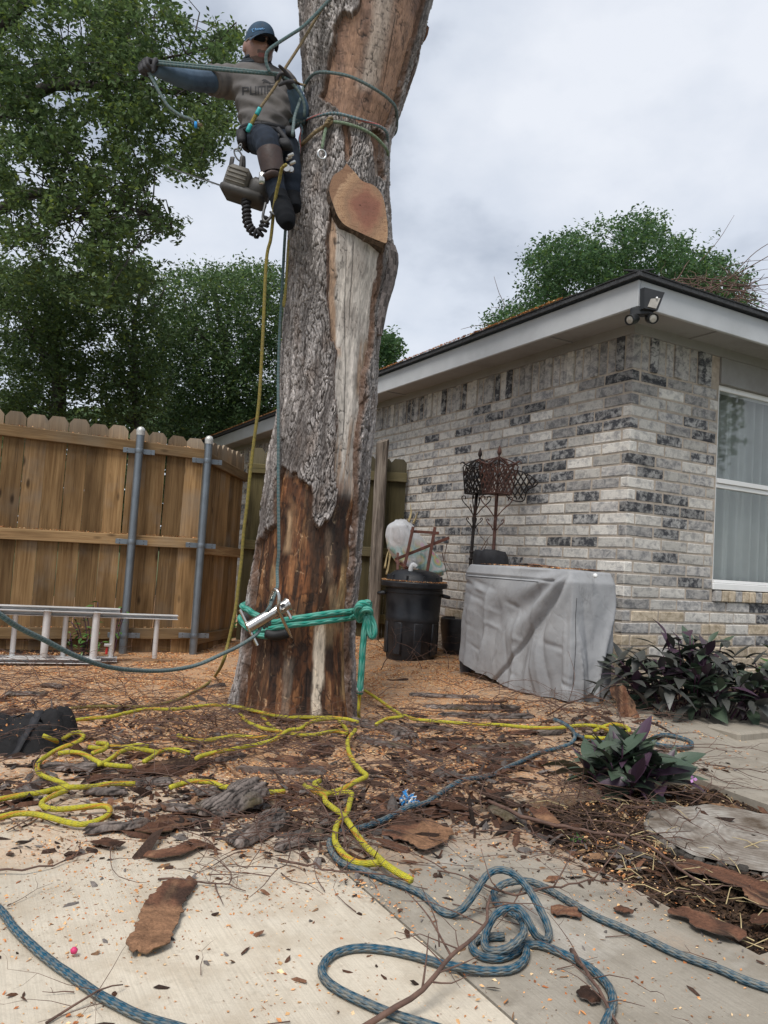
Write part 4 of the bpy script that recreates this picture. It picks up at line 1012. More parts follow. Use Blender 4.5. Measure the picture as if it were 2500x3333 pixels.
multi([[(-120, 2632), (0, 2603), (63, 2590), (127, 2582), (190, 2567), (232, 2563, .012), (295, 2562), (363, 2552), (440, 2552)],
       [(-120, 2690), (0, 2660), (51, 2649), (118, 2651), (190, 2670), (253, 2685), (295, 2681), (338, 2664), (359, 2643), (350, 2626), (312, 2624), (253, 2630), (181, 2635), (139, 2626), (135, 2613), (160, 2597), (198, 2580), (224, 2567), (203, 2550), (160, 2533), (127, 2516), (122, 2495), (139, 2470), (177, 2445), (219, 2428, .02), (253, 2415, .04), (270, 2400, .05), (262, 2386, .05), (241, 2386, .04), (215, 2400, .02), (198, 2411), (160, 2420)]],
      MAT['yel'], 'yellow_rope', 'yellow orange flecked rope snaking out of the black bag across the pale slab')
multi([([(139, 2394, .05), (169, 2407, .03), (186, 2415)], .01), ([(190, 2453), (236, 2449), (270, 2455), (304, 2474), (338, 2489), (388, 2493), (430, 2496)], .015), ([(320, 2488), (338, 2483), (367, 2466), (397, 2445), (430, 2436), (464, 2440), (510, 2448)], .02),
       ([(287, 2432), (329, 2436), (359, 2430), (401, 2432), (451, 2426), (480, 2430)], .015), ([(312, 2419), (346, 2421), (338, 2440), (300, 2453)], .025), ([(470, 2480), (481, 2474), (506, 2457), (532, 2443), (570, 2440), (616, 2451)], .02)],
      MAT['yel'], 'yellow_rope', 'short humps of yellow rope half buried in bark beside the black bag')
multi([([(580, 2394), (610, 2406), (660, 2412), (716, 2404), (760, 2395), (826, 2400), (893, 2398), (937, 2388)], .012), ([(779, 2325), (812, 2354), (871, 2375), (907, 2380), (944, 2390), (1018, 2393), (1091, 2380), (1128, 2388), (1121, 2365), (1102, 2347)], .012),
       ([(852, 2332), (871, 2354), (893, 2373)], .004), ([(640, 2470), (657, 2461), (723, 2446), (812, 2428), (885, 2410), (944, 2376), (973, 2375), (1003, 2354), (1047, 2343), (1085, 2340)], .03),
       ([(215, 2352), (238, 2346), (295, 2339), (359, 2333), (422, 2318), (485, 2308), (570, 2309), (633, 2301), (700, 2295), (760, 2299), (826, 2314), (907, 2331), (981, 2336), (1062, 2336), (1128, 2341), (1165, 2351)], .02)],
      MAT['yel'], 'yellow_rope', 'yellow rope crossing in loops right against the foot of the trunk')
tp = at(1171, 2262, 4.02)
multi([[G(1165, 2351, .012), G(1169, 2335, .03), tp-np.array([0, 0, .08]), tp]], MAT['yel'], 'yellow_rope', 'upright bit of yellow rope hanging under the teal sling tail')
multi([([(553, 2563), (591, 2552), (633, 2544), (700, 2548), (723, 2560), (797, 2568), (871, 2579), (929, 2576)], .012)], MAT['yel'], 'yellow_rope', 'short curved length of yellow rope passing under the big grey bark slab')
multi([([(1157, 2376), (1135, 2406), (1132, 2435), (1150, 2479), (1176, 2509), (1193, 2526), (1157, 2546), (1121, 2568), (1076, 2582), (1045, 2590)], .02), ([(992, 2557), (1025, 2575), (1054, 2590), (1062, 2612), (1091, 2634), (1121, 2656), (1150, 2700), (1187, 2751), (1232, 2793), (1277, 2829), (1339, 2867)], .022),
       ([(1040, 2542), (1022, 2556), (1076, 2588), (1106, 2582), (1143, 2582), (1139, 2612), (1128, 2648), (1099, 2685), (1091, 2720), (1094, 2748), (1125, 2788), (1170, 2811), (1214, 2811), (1252, 2808)], .012)],
      MAT['yel'], 'yellow_rope', 'doubled yellow rope with its blunt cut end lying by the rounded bark slab', r=.0095)
multi([([(1187, 2248), (1238, 2281), (1290, 2318), (1323, 2332), (1359, 2343), (1447, 2350), (1535, 2357), (1631, 2360), (1719, 2368), (1807, 2369), (1881, 2362), (1940, 2363), (1984, 2378), (1995, 2396), (1962, 2404), (1903, 2398)], .03), ([(1223, 2358), (1260, 2340), (1312, 2334)], .04), ([(1935, 2380), (1947, 2374), (1991, 2358), (2034, 2366), (2048, 2380), (2012, 2386), (1969, 2378)], .02)],
      MAT['yel'], 'yellow_rope', 'yellow rope running right from the trunk to a small coil by the purple plants')
BR = .0092
multi([[(1803, 2342, .1), (1833, 2353, .09), (1860, 2374, .06), (1871, 2396, .03), (1860, 2418, .01), (1817, 2434), (1763, 2448), (1709, 2472), (1654, 2496), (1594, 2525), (1506, 2540, .02), (1447, 2573), (1381, 2617), (1330, 2626, .02), (1286, 2650), (1241, 2672), (1170, 2695, .0), (1107, 2708), (1076, 2735), (1076, 2766), (1107, 2806), (1179, 2833), (1268, 2869), (1357, 2904), (1402, 2936), (1437, 2967), (1473, 2976), (1509, 2958, .02), (1545, 2909, .05), (1580, 2855, .08), (1616, 2833, .09), (1661, 2838, .09), (1705, 2873, .07), (1741, 2927, .05), (1777, 2998, .02), (1787, 3043), (1772, 3063), (1741, 3043, .02), (1714, 2989, .05), (1687, 2958, .06), (1652, 2954, .06), (1607, 2980, .05), (1580, 3034, .02), (1576, 3079, .01), (1598, 3096, .01), (1652, 3087, .02), (1696, 3052, .03), (1705, 3016, .03), (1687, 2985, .02), (1643, 2962, .01), (1616, 2936), (1607, 2909, .01), (1634, 2882, .02), (1679, 2871, .02), (1732, 2873, .01), (1786, 2896), (1868, 2944), (1952, 2990), (2078, 3045), (2204, 3104), (2330, 3150), (2414, 3188), (2500, 3217), (2620, 3255)],
       ([(1640, 3050), (1598, 3050), (1560, 3056), (1536, 3074), (1545, 3098), (1575, 3116), (1625, 3120), (1675, 3102), (1702, 3078), (1712, 3100), (1696, 3137), (1652, 3159), (1571, 3159), (1464, 3141), (1357, 3114), (1250, 3092), (1152, 3087), (1080, 3110), (1049, 3150), (1058, 3186), (1107, 3226), (1196, 3270), (1295, 3306), (1384, 3333), (1500, 3372)], .0), ([(1660, 3070), (1700, 3074), (1750, 3074), (1826, 3100), (1893, 3133), (1952, 3179), (1990, 3230), (1994, 3280), (1977, 3322), (1955, 3370)], .0)],
      MAT['blue'], 'blue_rope', 'blue and white rope piled in a loose knot on the grey slab', BR)
multi([[(1871, 2390, .02), (1904, 2404), (1953, 2415), (2007, 2418), (2061, 2415), (2115, 2418), (2170, 2429), (2224, 2434), (2251, 2426), (2246, 2412), (2208, 2399), (2159, 2393), (2126, 2404, .012), (2118, 2425, .012)]], MAT['blue'], 'blue_rope', 'blue and white rope ending in a flat loop behind the near purple plant', BR)
multi([[(-120, 2850), (0, 2962), (45, 3022), (113, 3090), (188, 3150), (264, 3203), (339, 3248), (452, 3305), (543, 3335), (680, 3380)]], MAT['blue'], 'blue_rope', 'blue and white rope sweeping across the bottom left of the pale slab', BR)
# frayed tie
mb = MB(); rs_ = np.random.RandomState(2); c = G(1328, 2612, .03)
for i in range(70):
    d = unit(rs_.normal(size=3)+np.array([0, -.2, .5])); P = [c+rs_.normal(0, .012, 3), c+d*.02+rs_.normal(0, .01, 3), c+d*rs_.uniform(.025, .045)]
    tube(mb, P, [.0026, .0024, .0016], 5, mi=int(rs_.rand() < .5))
MAT['fray'] = simple('blue_fibre', (.02, .2, .48), .9); MAT['frayw'] = simple('white_fibre', (.6, .6, .58), .9)
tag(mb.build('rope_whipping', [MAT['fray'], MAT['frayw']]), 'frayed blue and white tie knotted round the blue rope', 'rope tie')

# lowering line down the trunk, round the bollard and off to the left
LN = [(965, 462), (960, 560), (954, 640), (944, 766), (935, 930), (926, 1100), (922, 1241), (920, 1410), (918, 1580), (918, 1708), (917, 1799), (912, 1860)]
pts = [hit(x, y, .028) for x, y in LN]+depth([(903, 1907), (890, 1945), (878, 1975)], [3.85, 3.72])
for k in range(3):                                             # turns on the barrel
    f0 = at(870-k*9, 2006+k*5, 3.76); pts += [f0+np.array([.0, -.036, .02]), f0+np.array([.015, 0, -.04]), f0+np.array([0, .036, -.0])]
pts += depth([(842, 2056), (819, 2077), (772, 2106), (731, 2125), (642, 2164), (544, 2182), (445, 2182), (346, 2169), (247, 2135), (148, 2085), (59, 2041), (0, 2001), (-140, 1905)], [3.72, 3.66, 3.4, 3.0, 2.6, 2.3, 2.1])
rp(pts, .0085, MAT['dteal'], 'lowering_line', 'long blue grey lowering line running down the trunk and sagging off to the left')
dr = [(932, 536), (917, 549), (910, 585), (902, 616), (893, 669), (888, 718), (881, 780), (867, 850), (856, 1085), (844, 1296), (828, 1426), (815, 1535), (804, 1643), (793, 1734), (786, 1824), (777, 1897), (768, 1976), (755, 2041), (741, 2100), (724, 2160)]
pts = depth(dr, [3.62, 3.75, 3.85, 3.9, 3.88])+[G(x, y, .02) for x, y in ((700, 2200), (671, 2229), (624, 2255), (570, 2280), (506, 2295), (447, 2301), (363, 2299), (295, 2300), (228, 2305))]
rp(pts, .0085, MAT['olive'], 'climbing_line', 'dull yellow climbing line dropping straight from the climber to the ground')
rp([at(x, y, 4.0) for x, y in ((940, 780), (934, 880), (928, 950), (922, 985), (924, 1000), (930, 960), (936, 860))], .005, MAT['olive'], 'hanging_cord', 'thin olive cord looped beside the lowering line left of the trunk')
# wraps round the upper trunk
def wrap(front, off, tail_back=True):
    P = [hit(x, y, off) for x, y in front]; return P
def backside(p0, p1, off):
    """behind the trunk from p0 (right) to p1 (left)"""
    out = []; 
    for t in np.linspace(0, 1, 9)[1:-1]:
        z = p0[2]*(1-t)+p1[2]*t; c = np.array([np.interp(z, TCc[::-1, 2], TCc[::-1, k]) for k in range(3)]); h = np.interp(z, TCc[::-1, 2], TCh[::-1])
        a = R(92+176*t); out.append(np.array([c[0]+math.sin(a)*(h+off), c[1]-math.cos(a)*(h+off), z]))
    return out
F1_ = [(1000, 288), (1025, 251), (1050, 241), (1088, 244), (1135, 254), (1182, 276), (1229, 304), (1260, 329), (1279, 357)]
P = wrap(F1_, .022); rp(depth([(952, 440), (955, 410), (960, 376), (975, 332)], [3.85, 3.95])+P+backside(P[-1], hit(998, 290, .03), .03), .0085, MAT['dteal'], 'lanyard_rope', 'dark green rope slung high round the bare upper trunk above the other loops')
F2_ = [(1010, 396), (1022, 392), (1057, 382), (1094, 378), (1135, 387), (1182, 401), (1229, 417), (1248, 436)]
P = wrap(F2_, .024); rope2 = thing('rigging_rope', 'grey blue red flecked rope knotted round the upper trunk with a hanging tail', 'rope', P[0])
m_ = MB(); Q = resample(P+[at(1260, 467, 4.2), at(1257, 489, 4.35)]+backside(at(1257, 489, 4.35), hit(1000, 410, .03), .03), .02); tube(m_, Q, .0085, 9); kid(m_.build('wrap', MAT['fleck']), rope2)
m_ = MB(); kc = hit(992, 398, .045)
for k in range(4):
    q = kc+np.array([.012*(k-1.5)*1.3+.02, -.004, .008*(k-1.5)]); a = np.linspace(0, 2*math.pi, 22)
    tube(m_, np.stack([q[0]+.012*np.sin(a)*.6+.004*np.cos(a), q[1]-.03*np.cos(a), q[2]+.034*np.sin(a)], 1), .0095, 8, cap=False)
for k in range(3):
    q = kc+np.array([-.028, 0, -.018-.0*k+.016*(k-1)]); a = np.linspace(0, 2*math.pi, 22)
    tube(m_, np.stack([q[0]+.03*np.cos(a), q[1]-.03*np.sin(a), q[2]+.004*np.sin(a)+.006*np.cos(a)], 1), .0092, 8, cap=False)
kid(m_.build('knot', MAT['fleck']), rope2)
m_ = MB(); tube(m_, resample([kc+np.array([.02, 0, -.03])]+[hit(x, y, .03) for x, y in ((997, 436), (992, 458), (988, 502), (981, 558), (971, 606))], .02), .009, 9); kid(m_.build('tail', MAT['fleck']), rope2)
F3_ = [(1088, 404), (1119, 408), (1166, 423), (1207, 445), (1235, 473), (1252, 498)]
P = wrap(F3_, .02); sl_ = thing('rope_sling', 'faded green rope sling below the flecked rope with a steel ring hanging', 'sling', P[0])
m_ = MB(); tube(m_, resample(P+[at(1258, 520, 4.3)]+backside(at(1258, 520, 4.3), hit(990, 470, .02), .02), .02), .0085, 9); kid(m_.build('wrap', MAT['grn']), sl_)
m_ = MB(); tube(m_, resample([hit(x, y, .022) for x, y in ((1085, 402), (1072, 414), (1058, 422), (1032, 439), (1010, 461), (996, 474), (975, 490))], .02), .0105, 9)
for k in range(3):
    q = hit(1072, 408, .02)+np.array([.006*(k-1), 0, .014*(k-1)]); a = np.linspace(0, 2*math.pi, 18); tube(m_, np.stack([q[0]+.014*np.cos(a), q[1]-.022*np.sin(a), q[2]+.012*np.cos(a)], 1), .0075, 7, cap=False)
kid(m_.build('knotted_leg', MAT['tan']), sl_)
m_ = MB(); tube(m_, resample([hit(x, y, .025) for x, y in ((1066, 426), (1062, 445), (1057, 470), (1053, 498))], .02), .0088, 9); kid(m_.build('tail', MAT['grn']), sl_)
m_ = MB(); q = hit(1054, 513, .03); a = np.linspace(0, 2*math.pi, 33); tube(m_, np.stack([q[0]+.021*np.cos(a), q[1]+.008*np.cos(a), q[2]+.025*np.sin(a)], 1), .0055, 8, cap=False)
MAT['alu'] = simple('aluminium', (.6, .61, .61), .36, .85, var=.08, sc_=14, dirt=(.45, .44, .42))
kid(m_.build('ring', MAT['alu']), sl_)
# ---- teal sling at the base with its knot
TR = .0165
knot = at(1183, 1992, 3.98)
tl_ = thing('teal_sling', 'bright teal braided sling tied round the base of the trunk with a big knot', 'sling', knot)
m_ = MB()
up_ = [hit(x, y, .03) for x, y in ((902, 2026), (935, 2018), (1000, 2005), (1066, 1994), (1128, 1988))]+[knot+np.array([-.03, -.02, .012])]
lo_ = [hit(x, y, .03) for x, y in ((850, 2052), (905, 2042), (942, 2034), (1000, 2026), (1066, 2017), (1128, 2008))]+[knot+np.array([-.03, -.02, -.016])]
zb = hit(806, 2000, .03)
up_ = backside(knot+np.array([0, .1, .02]), hit(803, 1973, .03), .03)+[hit(806, 1975, .03), hit(826, 1988, .03), hit(846, 2001, .035), hit(872, 2014, .035)]+up_
lo2 = backside(knot+np.array([0, .1, -.03]), hit(800, 2020, .03), .03)+[hit(800, 2012, .03), hit(818, 2040, .03)]+lo_
for q in (up_, lo2): tube(m_, resample(q, .02), TR, 10)
tube(m_, resample([hit(x, y, .03) for x, y in ((838, 2056), (855, 2066), (885, 2070), (915, 2066), (935, 2056))], .02), TR, 10)
kid(m_.build('strand', MAT['teal']), tl_)
m_ = MB()
for cx, cz, rx, ry, rz2, th in ((0, .012, .03, .036, .038, .3), (.012, -.008, .024, .04, .03, -.5), (-.016, -.004, .018, .038, .04, .1), (.0, .02, .04, .03, .018, .9)):
    a = np.linspace(0, 2*math.pi, 26); x, z = rx*np.cos(a), rz2*np.sin(a)
    tube(m_, np.stack([knot[0]+cx+x*math.cos(th)-z*math.sin(th), knot[1]-.025-ry*np.sin(a+th), knot[2]+cz+x*math.sin(th)+z*math.cos(th)], 1), TR, 10, cap=False)
kid(m_.build('knot', MAT['teal']), tl_)
m_ = MB(); tail = depth([(1196, 2004), (1190, 2030), (1186, 2059), (1181, 2108), (1178, 2157), (1175, 2205), (1171, 2258)], [3.95, 3.97, 4.0])
tube(m_, resample(tail, .02), TR*1.05, 10)
tube(m_, resample(depth([(1198, 1996), (1208, 2012), (1218, 2036), (1219, 2062), (1211, 2074), (1203, 2060), (1200, 2030), (1196, 2008)], [3.95, 3.95]), .015), TR*.95, 10)
kid(m_.build('tail', MAT['teal']), tl_)
m_ = MB(); q = resample(tail, .02); tube(m_, [at(1172.5, 2238, 4.0), at(1171.5, 2254, 4.0)], TR*1.14, 14); kid(m_.build('end_band', MAT['whip']), tl_)
# ---- lowering device (steel bollard)
b0, b1 = at(806, 2044, 3.70), at(940, 1964, 3.78); ax_ = unit(b1-b0); LB = np.linalg.norm(b1-b0)
sd_ = unit(np.cross(ax_, FWD)); fd_ = np.cross(sd_, ax_)
pw = thing('lowering_device', 'shiny steel barrel bollard with rods strapped to the base of the trunk', 'rigging bollard', b0)
m_ = MB(); lathe(m_, b0, [(.0235, .12), (.0235, .0), (.0285, 0), (.0285, LB-.012), (.0325, LB-.011), (.0325, LB), (.029, LB+.002), (.0, LB+.002)], 32, 0, (sd_, fd_, ax_), caps=False)
kid(m_.build('barrel', MAT['steel'], sharp=35), pw)
m_ = MB(); tube(m_, resample(depth([(874, 1990), (877, 1962), (884, 1935), (893, 1919), (902, 1921), (908, 1940), (906, 1970), (905, 1982), (914, 2002), (930, 2036), (945, 2068), (951, 2084)], [3.80, 3.74, 3.70, 3.68, 3.70, 3.78, 3.9]), .012), .0085, 10)
kid(m_.build('bail', MAT['steel']), pw)
for q in (((781, 1984), (808, 2040), (838, 2101)), ((934, 1988), (941, 2000), (947, 2014))):
    m_ = MB(); tube(m_, resample(depth(q, [3.72, 3.72]), .02), .0085, 10); kid(m_.build('pin', MAT['steel'], sharp=40), pw)
m_ = MB(); bx(m_, b0+ax_*(LB*.83)+fd_*(-.0287)*np.sign(fd_[1])*1.0 if False else b0+ax_*(LB*.84)+unit(np.array([0, -1, .25])-ax_*np.dot(ax_, [0, -1, .25]))*.0285, (ax_, unit(np.cross(ax_, [0, -1, .25])), np.cross(ax_, unit(np.cross(ax_, [0, -1, .25])))), (.022, .018, .002)); kid(m_.build('stamped_label', MAT['blacktape'], smooth=False), pw)
m_ = MB(); tube(m_, resample([hit(x, y, .032) for x, y in ((882, 2062), (902, 2068), (925, 2064), (938, 2058))], .01), [.026]*len(resample([hit(x, y, .032) for x, y in ((882, 2062), (902, 2068), (925, 2064), (938, 2058))], .01)), 10); kid(m_.build('tape_wrap', MAT['blacktape']), pw)
# ------------------------------------------------------------------ the climber
man = thing('person', 'climber in cap, grey tee and jeans hanging in a harness beside the trunk', 'person', at(850, 420, 4.05))
MAT['skin'] = simple('skin', (.26, .14, .105), .5, var=.15, sc_=30)
MAT['denim'] = simple('dark_denim', (.018, .024, .036), .85, var=.5, sc_=14, bump=.15, dirt=(.035, .04, .046), spec=.15)
MAT['sleeve'] = simple('blue_sleeve', (.075, .125, .185), .85, var=.3, sc_=12, bump=.1, dirt=(.03, .045, .07))
MAT['tee'] = simple('grey_tee', (.105, .096, .092), .9, var=.14, sc_=10, bump=.08, dirt=(.06, .055, .053))
MAT['tee_print'] = simple('dark_print', (.016, .015, .017), .8)
MAT['glove'] = simple('dark_glove', (.032, .03, .034), .75, var=.35, sc_=30)
MAT['capblue'] = simple('navy_cap', (.018, .048, .088), .85, var=.25, sc_=30)
MAT['capdark'] = simple('cap_brim', (.013, .017, .024), .85)
MAT['capletter'] = simple('light_blue_thread', (.18, .42, .75), .7)
MAT['web'] = simple('harness_webbing', (.013, .013, .016), .75, var=.4, sc_=40)
MAT['leather'] = simple('brown_leather', (.038, .02, .016), .6, var=.35, sc_=24, bump=.2)
MAT['boot'] = simple('black_boot', (.006, .007, .009), .85, var=.35, sc_=20, bump=.15, spec=.12)
MAT['lens'] = simple('smoked_lens', (.02, .02, .025), .12)
MAT['stubble'] = simple('stubbled_skin', (.11, .066, .054), .6, var=.2, sc_=60)
MAT['lip'] = simple('lip', (.22, .075, .07), .45)
hc = at(842, 163, 4.17); fh = unit([.52, -.82, -.16]); xh = unit(np.cross(fh, Z)); zh = np.cross(xh, fh)      # xh: image right = his left
def HL(x, y, z): return hc+xh*x+fh*y+zh*z
def sph(c, ax, r, n=20, k=14, fn=None):
    th = np.linspace(0, math.pi, k); ph = np.arange(n)*2*math.pi/n; rg = []
    for t in th:
        x, y, z = math.sin(t)*np.cos(ph)*r[0], math.sin(t)*np.sin(ph)*r[1], math.cos(t)*r[2]+0*ph
        if t in (th[0], th[-1]): x = x+.0004*np.cos(ph); y = y+.0004*np.sin(ph)
        if fn: x, y, z = fn(x, y, z)
        rg.append(np.asarray(c)+x[:, None]*ax[0]+y[:, None]*ax[1]+z[:, None]*ax[2])
    return rg
def face(x, y, z):
    g = lambda cx, cz, sx, sz: np.exp(-((x-cx)/sx)**2-((z-cz)/sz)**2)*(y > 0)
    jaw = sstep(-.0, -.11, z); x = x*(1-.22*jaw); y = y+.012*jaw*(y > 0)-.03*sstep(-.05, -.12, z)*(y < 0)*-1
    y = y+.03*g(0, -.02, .014, .018)+.013*g(0, .005, .009, .022)+.008*g(0, .034, .045, .012)-.010*g(.03, .016, .016, .012)-.010*g(-.03, .016, .016, .012)
    y = y+.009*g(0, -.056, .026, .007)+.008*g(0, -.071, .022, .008)-.006*g(0, -.0635, .024, .003)+.012*g(0, -.098, .022, .016)-.004*g(0, -.084, .02, .007)
    return x, y, z
def bodypart(fn): m_ = MB(); fn(m_); return m_
def P3(q): return [at(x, y, Y) for x, y, Y in q]
def limb(q, r, n=14):
    def f(m_):
        P = P3(q); Q = resample(P, .02); s = np.linspace(0, len(r)-1, len(Q)); 
        d = np.cumsum(np.concatenate([[0], np.linalg.norm(np.diff(Q, axis=0), axis=1)])); kd = [d[np.argmin(np.linalg.norm(Q-p, axis=1))] for p in P]
        wob_ = np.array([fbm(q[0]*28, q[1]*28, q[2]*28, 2)-.5 for q in Q])*.16+.035*np.sin(d*95); tube(m_, Q, np.interp(d, kd, r)*(1+wob_), n)
    return f
armR = [(738, 266, 4.2), (690, 262, 4.14), (640, 262, 4.06), (598, 254, 3.99), (545, 236, 3.92), (503, 220, 3.86)]
armL = [(925, 290, 4.24), (950, 325, 4.2), (977, 368, 4.1), (972, 335, 4.03), (952, 285, 3.97)]
legR = [(838, 448, 4.08), (852, 456, 3.97), (867, 462, 3.86), (877, 500, 3.81), (886, 550, 3.80), (896, 605, 3.79), (905, 650, 3.78)]
legL = [(885, 450, 4.10), (915, 464, 4.02), (936, 482, 3.95), (945, 520, 3.93), (948, 575, 3.93), (948, 640, 3.95)]
parts = [
    (bodypart(lambda m_: loft(m_, sph(hc, (xh, fh, zh), (.079, .1, .124), 40, 40, face))), 0),
    (bodypart(lambda m_: [loft(m_, sph(HL(s_*.079, -.012, -.008), (xh, fh, zh), (.011, .02, .033), 12, 10)) for s_ in (-1, 1)]), 0),
    (bodypart(limb([(842, 190, 4.20), (835, 222, 4.23), (832, 245, 4.25)], [.058, .06, .075])), 0),
    (bodypart(limb([(833, 245, 4.25), (838, 280, 4.23), (845, 330, 4.19), (852, 380, 4.12), (850, 425, 4.06)], [.085, .12, .11, .1, .1])), 5),
    (bodypart(limb(armR, [.07, .064, .058, .053, .048, .038])), 1), (bodypart(limb(armL, [.07, .06, .052, .047, .038])), 1),
    (bodypart(limb(legR, [.085, .08, .07, .061, .056, .05, .044])), 2), (bodypart(limb(legL, [.08, .072, .062, .056, .052, .046])), 2)]
allmb = MB()
for m_, k in parts: allmb.add(m_.v, m_.f)
def remesh(m_, vox, smooth=2):
    me = m_.mesh('tmp', MAT['skin']); o = bpy.data.objects.new('tmp', me); col.objects.link(o)
    md = o.modifiers.new('r', 'REMESH'); md.mode = 'VOXEL'; md.voxel_size = vox
    if smooth: sm = o.modifiers.new('s', 'SMOOTH'); sm.iterations = smooth; sm.factor = .5
    dg = bpy.context.evaluated_depsgraph_get(); r = bpy.data.meshes.new_from_object(o.evaluated_get(dg)); bpy.data.objects.remove(o); r.materials.clear(); return r
me = remesh(allmb, .0055, 2); me.name = 'body'
for k in ('skin', 'sleeve', 'denim', 'stubble', 'lip', 'tee'): me.materials.append(MAT[k])
bv = [(BVHTree.FromPolygons([tuple(v) for v in m_.v], m_.f), k) for m_, k in parts]
mi = []
for f in me.polygons:
    c = f.center; best, bk = 9, 0
    for t, k in bv:
        h = t.find_nearest(c)
        if h[3] is not None and h[3] < best: best, bk = h[3], k
    if bk == 0:
        q = np.array(c)-hc; lx, ly, lz = q@xh, q@fh, q@zh
        if ly > .05 and abs(lz+.0635) < .0095 and abs(lx) < .026: bk = 4
        elif lz < -.07 and ly > .0 or (ly > .06 and -.058 < lz < -.04 and abs(lx) < .035): bk = 3
    mi.append(bk)
me.polygons.foreach_set('material_index', mi); me.polygons.foreach_set('use_smooth', [True]*len(mi))
kid(link('body', me), man)
# tee shirt
SEC = [(236, 800, 868, 4.25, .075), (244, 776, 900, 4.25, .09), (256, 748, 922, 4.24, .105), (272, 745, 940, 4.23, .125), (292, 752, 950, 4.22, .14), (322, 764, 956, 4.19, .142), (355, 771, 956, 4.15, .132), (388, 780, 952, 4.11, .122), (412, 784, 946, 4.08, .118), (430, 788, 940, 4.07, .115), (446, 792, 934, 4.07, .108)]
tax = unit(at(832, 240, 4.25)-at(850, 420, 4.05)); tfr = unit(FWD-tax*np.dot(FWD, tax)); sec = np.array(SEC, float)
yy = np.linspace(236, 446, 50); m_ = MB(); rg = []
for y in yy:
    l, r_, Yc, dp = [np.interp(y, sec[:, 0], sec[:, k]) for k in (1, 2, 3, 4)]
    a, b_ = at(l, y, Yc), at(r_, y, Yc); c = (a+b_)/2; w_ = (b_-a)/2
    ph = np.arange(48)*2*math.pi/48; sx_ = np.sign(np.sin(ph))*np.abs(np.sin(ph))**.9; cx_ = np.sign(np.cos(ph))*np.abs(np.cos(ph))**.85
    kf = float(sstep(320, 430, y)); tf = unit(tfr*(1-kf)+(FWD-.12*Z)*kf); p = c+sx_[:, None]*w_+(cx_*dp)[:, None]*tf
    s = np.array([fbm(q[0]*5+q[2]*9, q[2]*16-q[0]*17, q[1]*4, 3)-.5 for q in p]); fold = np.array([math.sin((q[2]*75+q[0]*38)+4*s_) for q, s_ in zip(p, s)])
    amp = np.interp(y, [240, 300, 340, 430], [.004, .007, .017, .02]); dirn = (p-c)/np.linalg.norm(p-c, axis=1)[:, None]
    rg.append(p+dirn*(amp*(s*1.3+.45*fold))[:, None])
loft(m_, rg)
for arm, e_, rr_ in ((armR, 1.08, [.09, .084, .078]), (armL, 1.2, [.088, .078, .07])):
    P = P3(arm); k = int(e_); Q = resample(P[:k+1]+[P[k]+(P[k+1]-P[k])*(e_-k)], .014)
    Q = np.vstack([Q[0]+(Q[0]-Q[3])*1.4, Q]); R_ = np.interp(np.linspace(0, 2, len(Q)), [0, 1, 2], rr_)
    R_ = R_*(1+.06*np.sin(np.arange(len(Q))*1.7)+.03*np.sin(np.arange(len(Q))*3.1)); tube(m_, Q, R_, 20)
sme = remesh(m_, .0075, 1); sme.name = 'shirt'; sme.materials.append(MAT['tee']); sme.polygons.foreach_set('use_smooth', [True]*len(sme.polygons))
shirt = kid(link('shirt', sme), man)
SB_ = bvh_of(shirt)
def onshirt(x, y, off=.0025):
    d = unit(ray(x, y)); h = SB_.ray_cast(Vector(EYE), Vector(d)); return np.array(h[0])-d*off if h[0] is not None else at(x, y, 4.05)
def printed(polys, parent, name):
    """flat print laid on the shirt: photo-space outline polygons, finely cut"""
    m_ = MB()
    for P in polys:
        bm = bmesh.new(); vs_ = [bm.verts.new((x, y, 0)) for x, y in P]; bm.faces.new(vs_)
        bmesh.ops.triangulate(bm, faces=bm.faces[:]); bmesh.ops.subdivide_edges(bm, edges=bm.edges[:], cuts=3, use_grid_fill=True)
        bm.verts.index_update(); m_.add([onshirt(v.co.x, v.co.y) for v in bm.verts], [[v.index for v in f.verts] for f in bm.faces]); bm.free()
    return kid(m_.build(name, MAT['tee_print']), parent)
def letter(x0, y0, w_, h, strokes, sk=(1.0, .06)):
    """block letter out of rectangles in a unit cell, sheared to the chest"""
    out = []
    for a, b_, c, d in strokes:
        out.append([(x0+w_*u+sk[1]*0, y0+h*v-(x0+w_*u-787)*sk[1]) for u, v in ((a, b_), (c, b_), (c, d), (a, d))])
    return out
t = .24
P_ = [(0, 0, t, 1), (t, 0, 1, .17), (1-t, .17, 1, .56), (t, .42, 1-t, .56)]
U_ = [(0, 0, t, 1), (1-t, 0, 1, 1), (t, .83, 1-t, 1)]
M_ = [(0, 0, .2, 1), (.8, 0, 1, 1), (.4, .16, .6, 1), (.2, 0, .8, .16)]
A_l = [(0, 0, t, 1), (1-t, 0, 1, 1), (t, 0, 1-t, .17), (t, .52, 1-t, .68)]
for ch, x0, w_ in (('P', 788, 22), ('U', 813, 22), ('M', 838, 27), ('A', 868, 22)):
    printed(letter(x0, 283, w_, 27, {'P': P_, 'U': U_, 'M': M_, 'A': A_l}[ch]), shirt, 'shirt_letter')
cat = [[(852, 262), (857, 257), (865, 258), (873, 263), (880, 268), (888, 271), (889, 273), (880, 271), (874, 270), (870, 269), (862, 266), (858, 263)], [(872, 268), (879, 270), (881, 276), (878, 276), (875, 271)], [(858, 263), (862, 266), (858, 270), (855, 269), (858, 266)], [(885, 270), (893, 268), (898, 264), (898, 266), (893, 271), (887, 273)]]
printed(cat, shirt, 'leaping_cat_logo')
MAT['gaiter'] = simple('dark_gaiter', (.018, .026, .036), .9, var=.4, sc_=40)
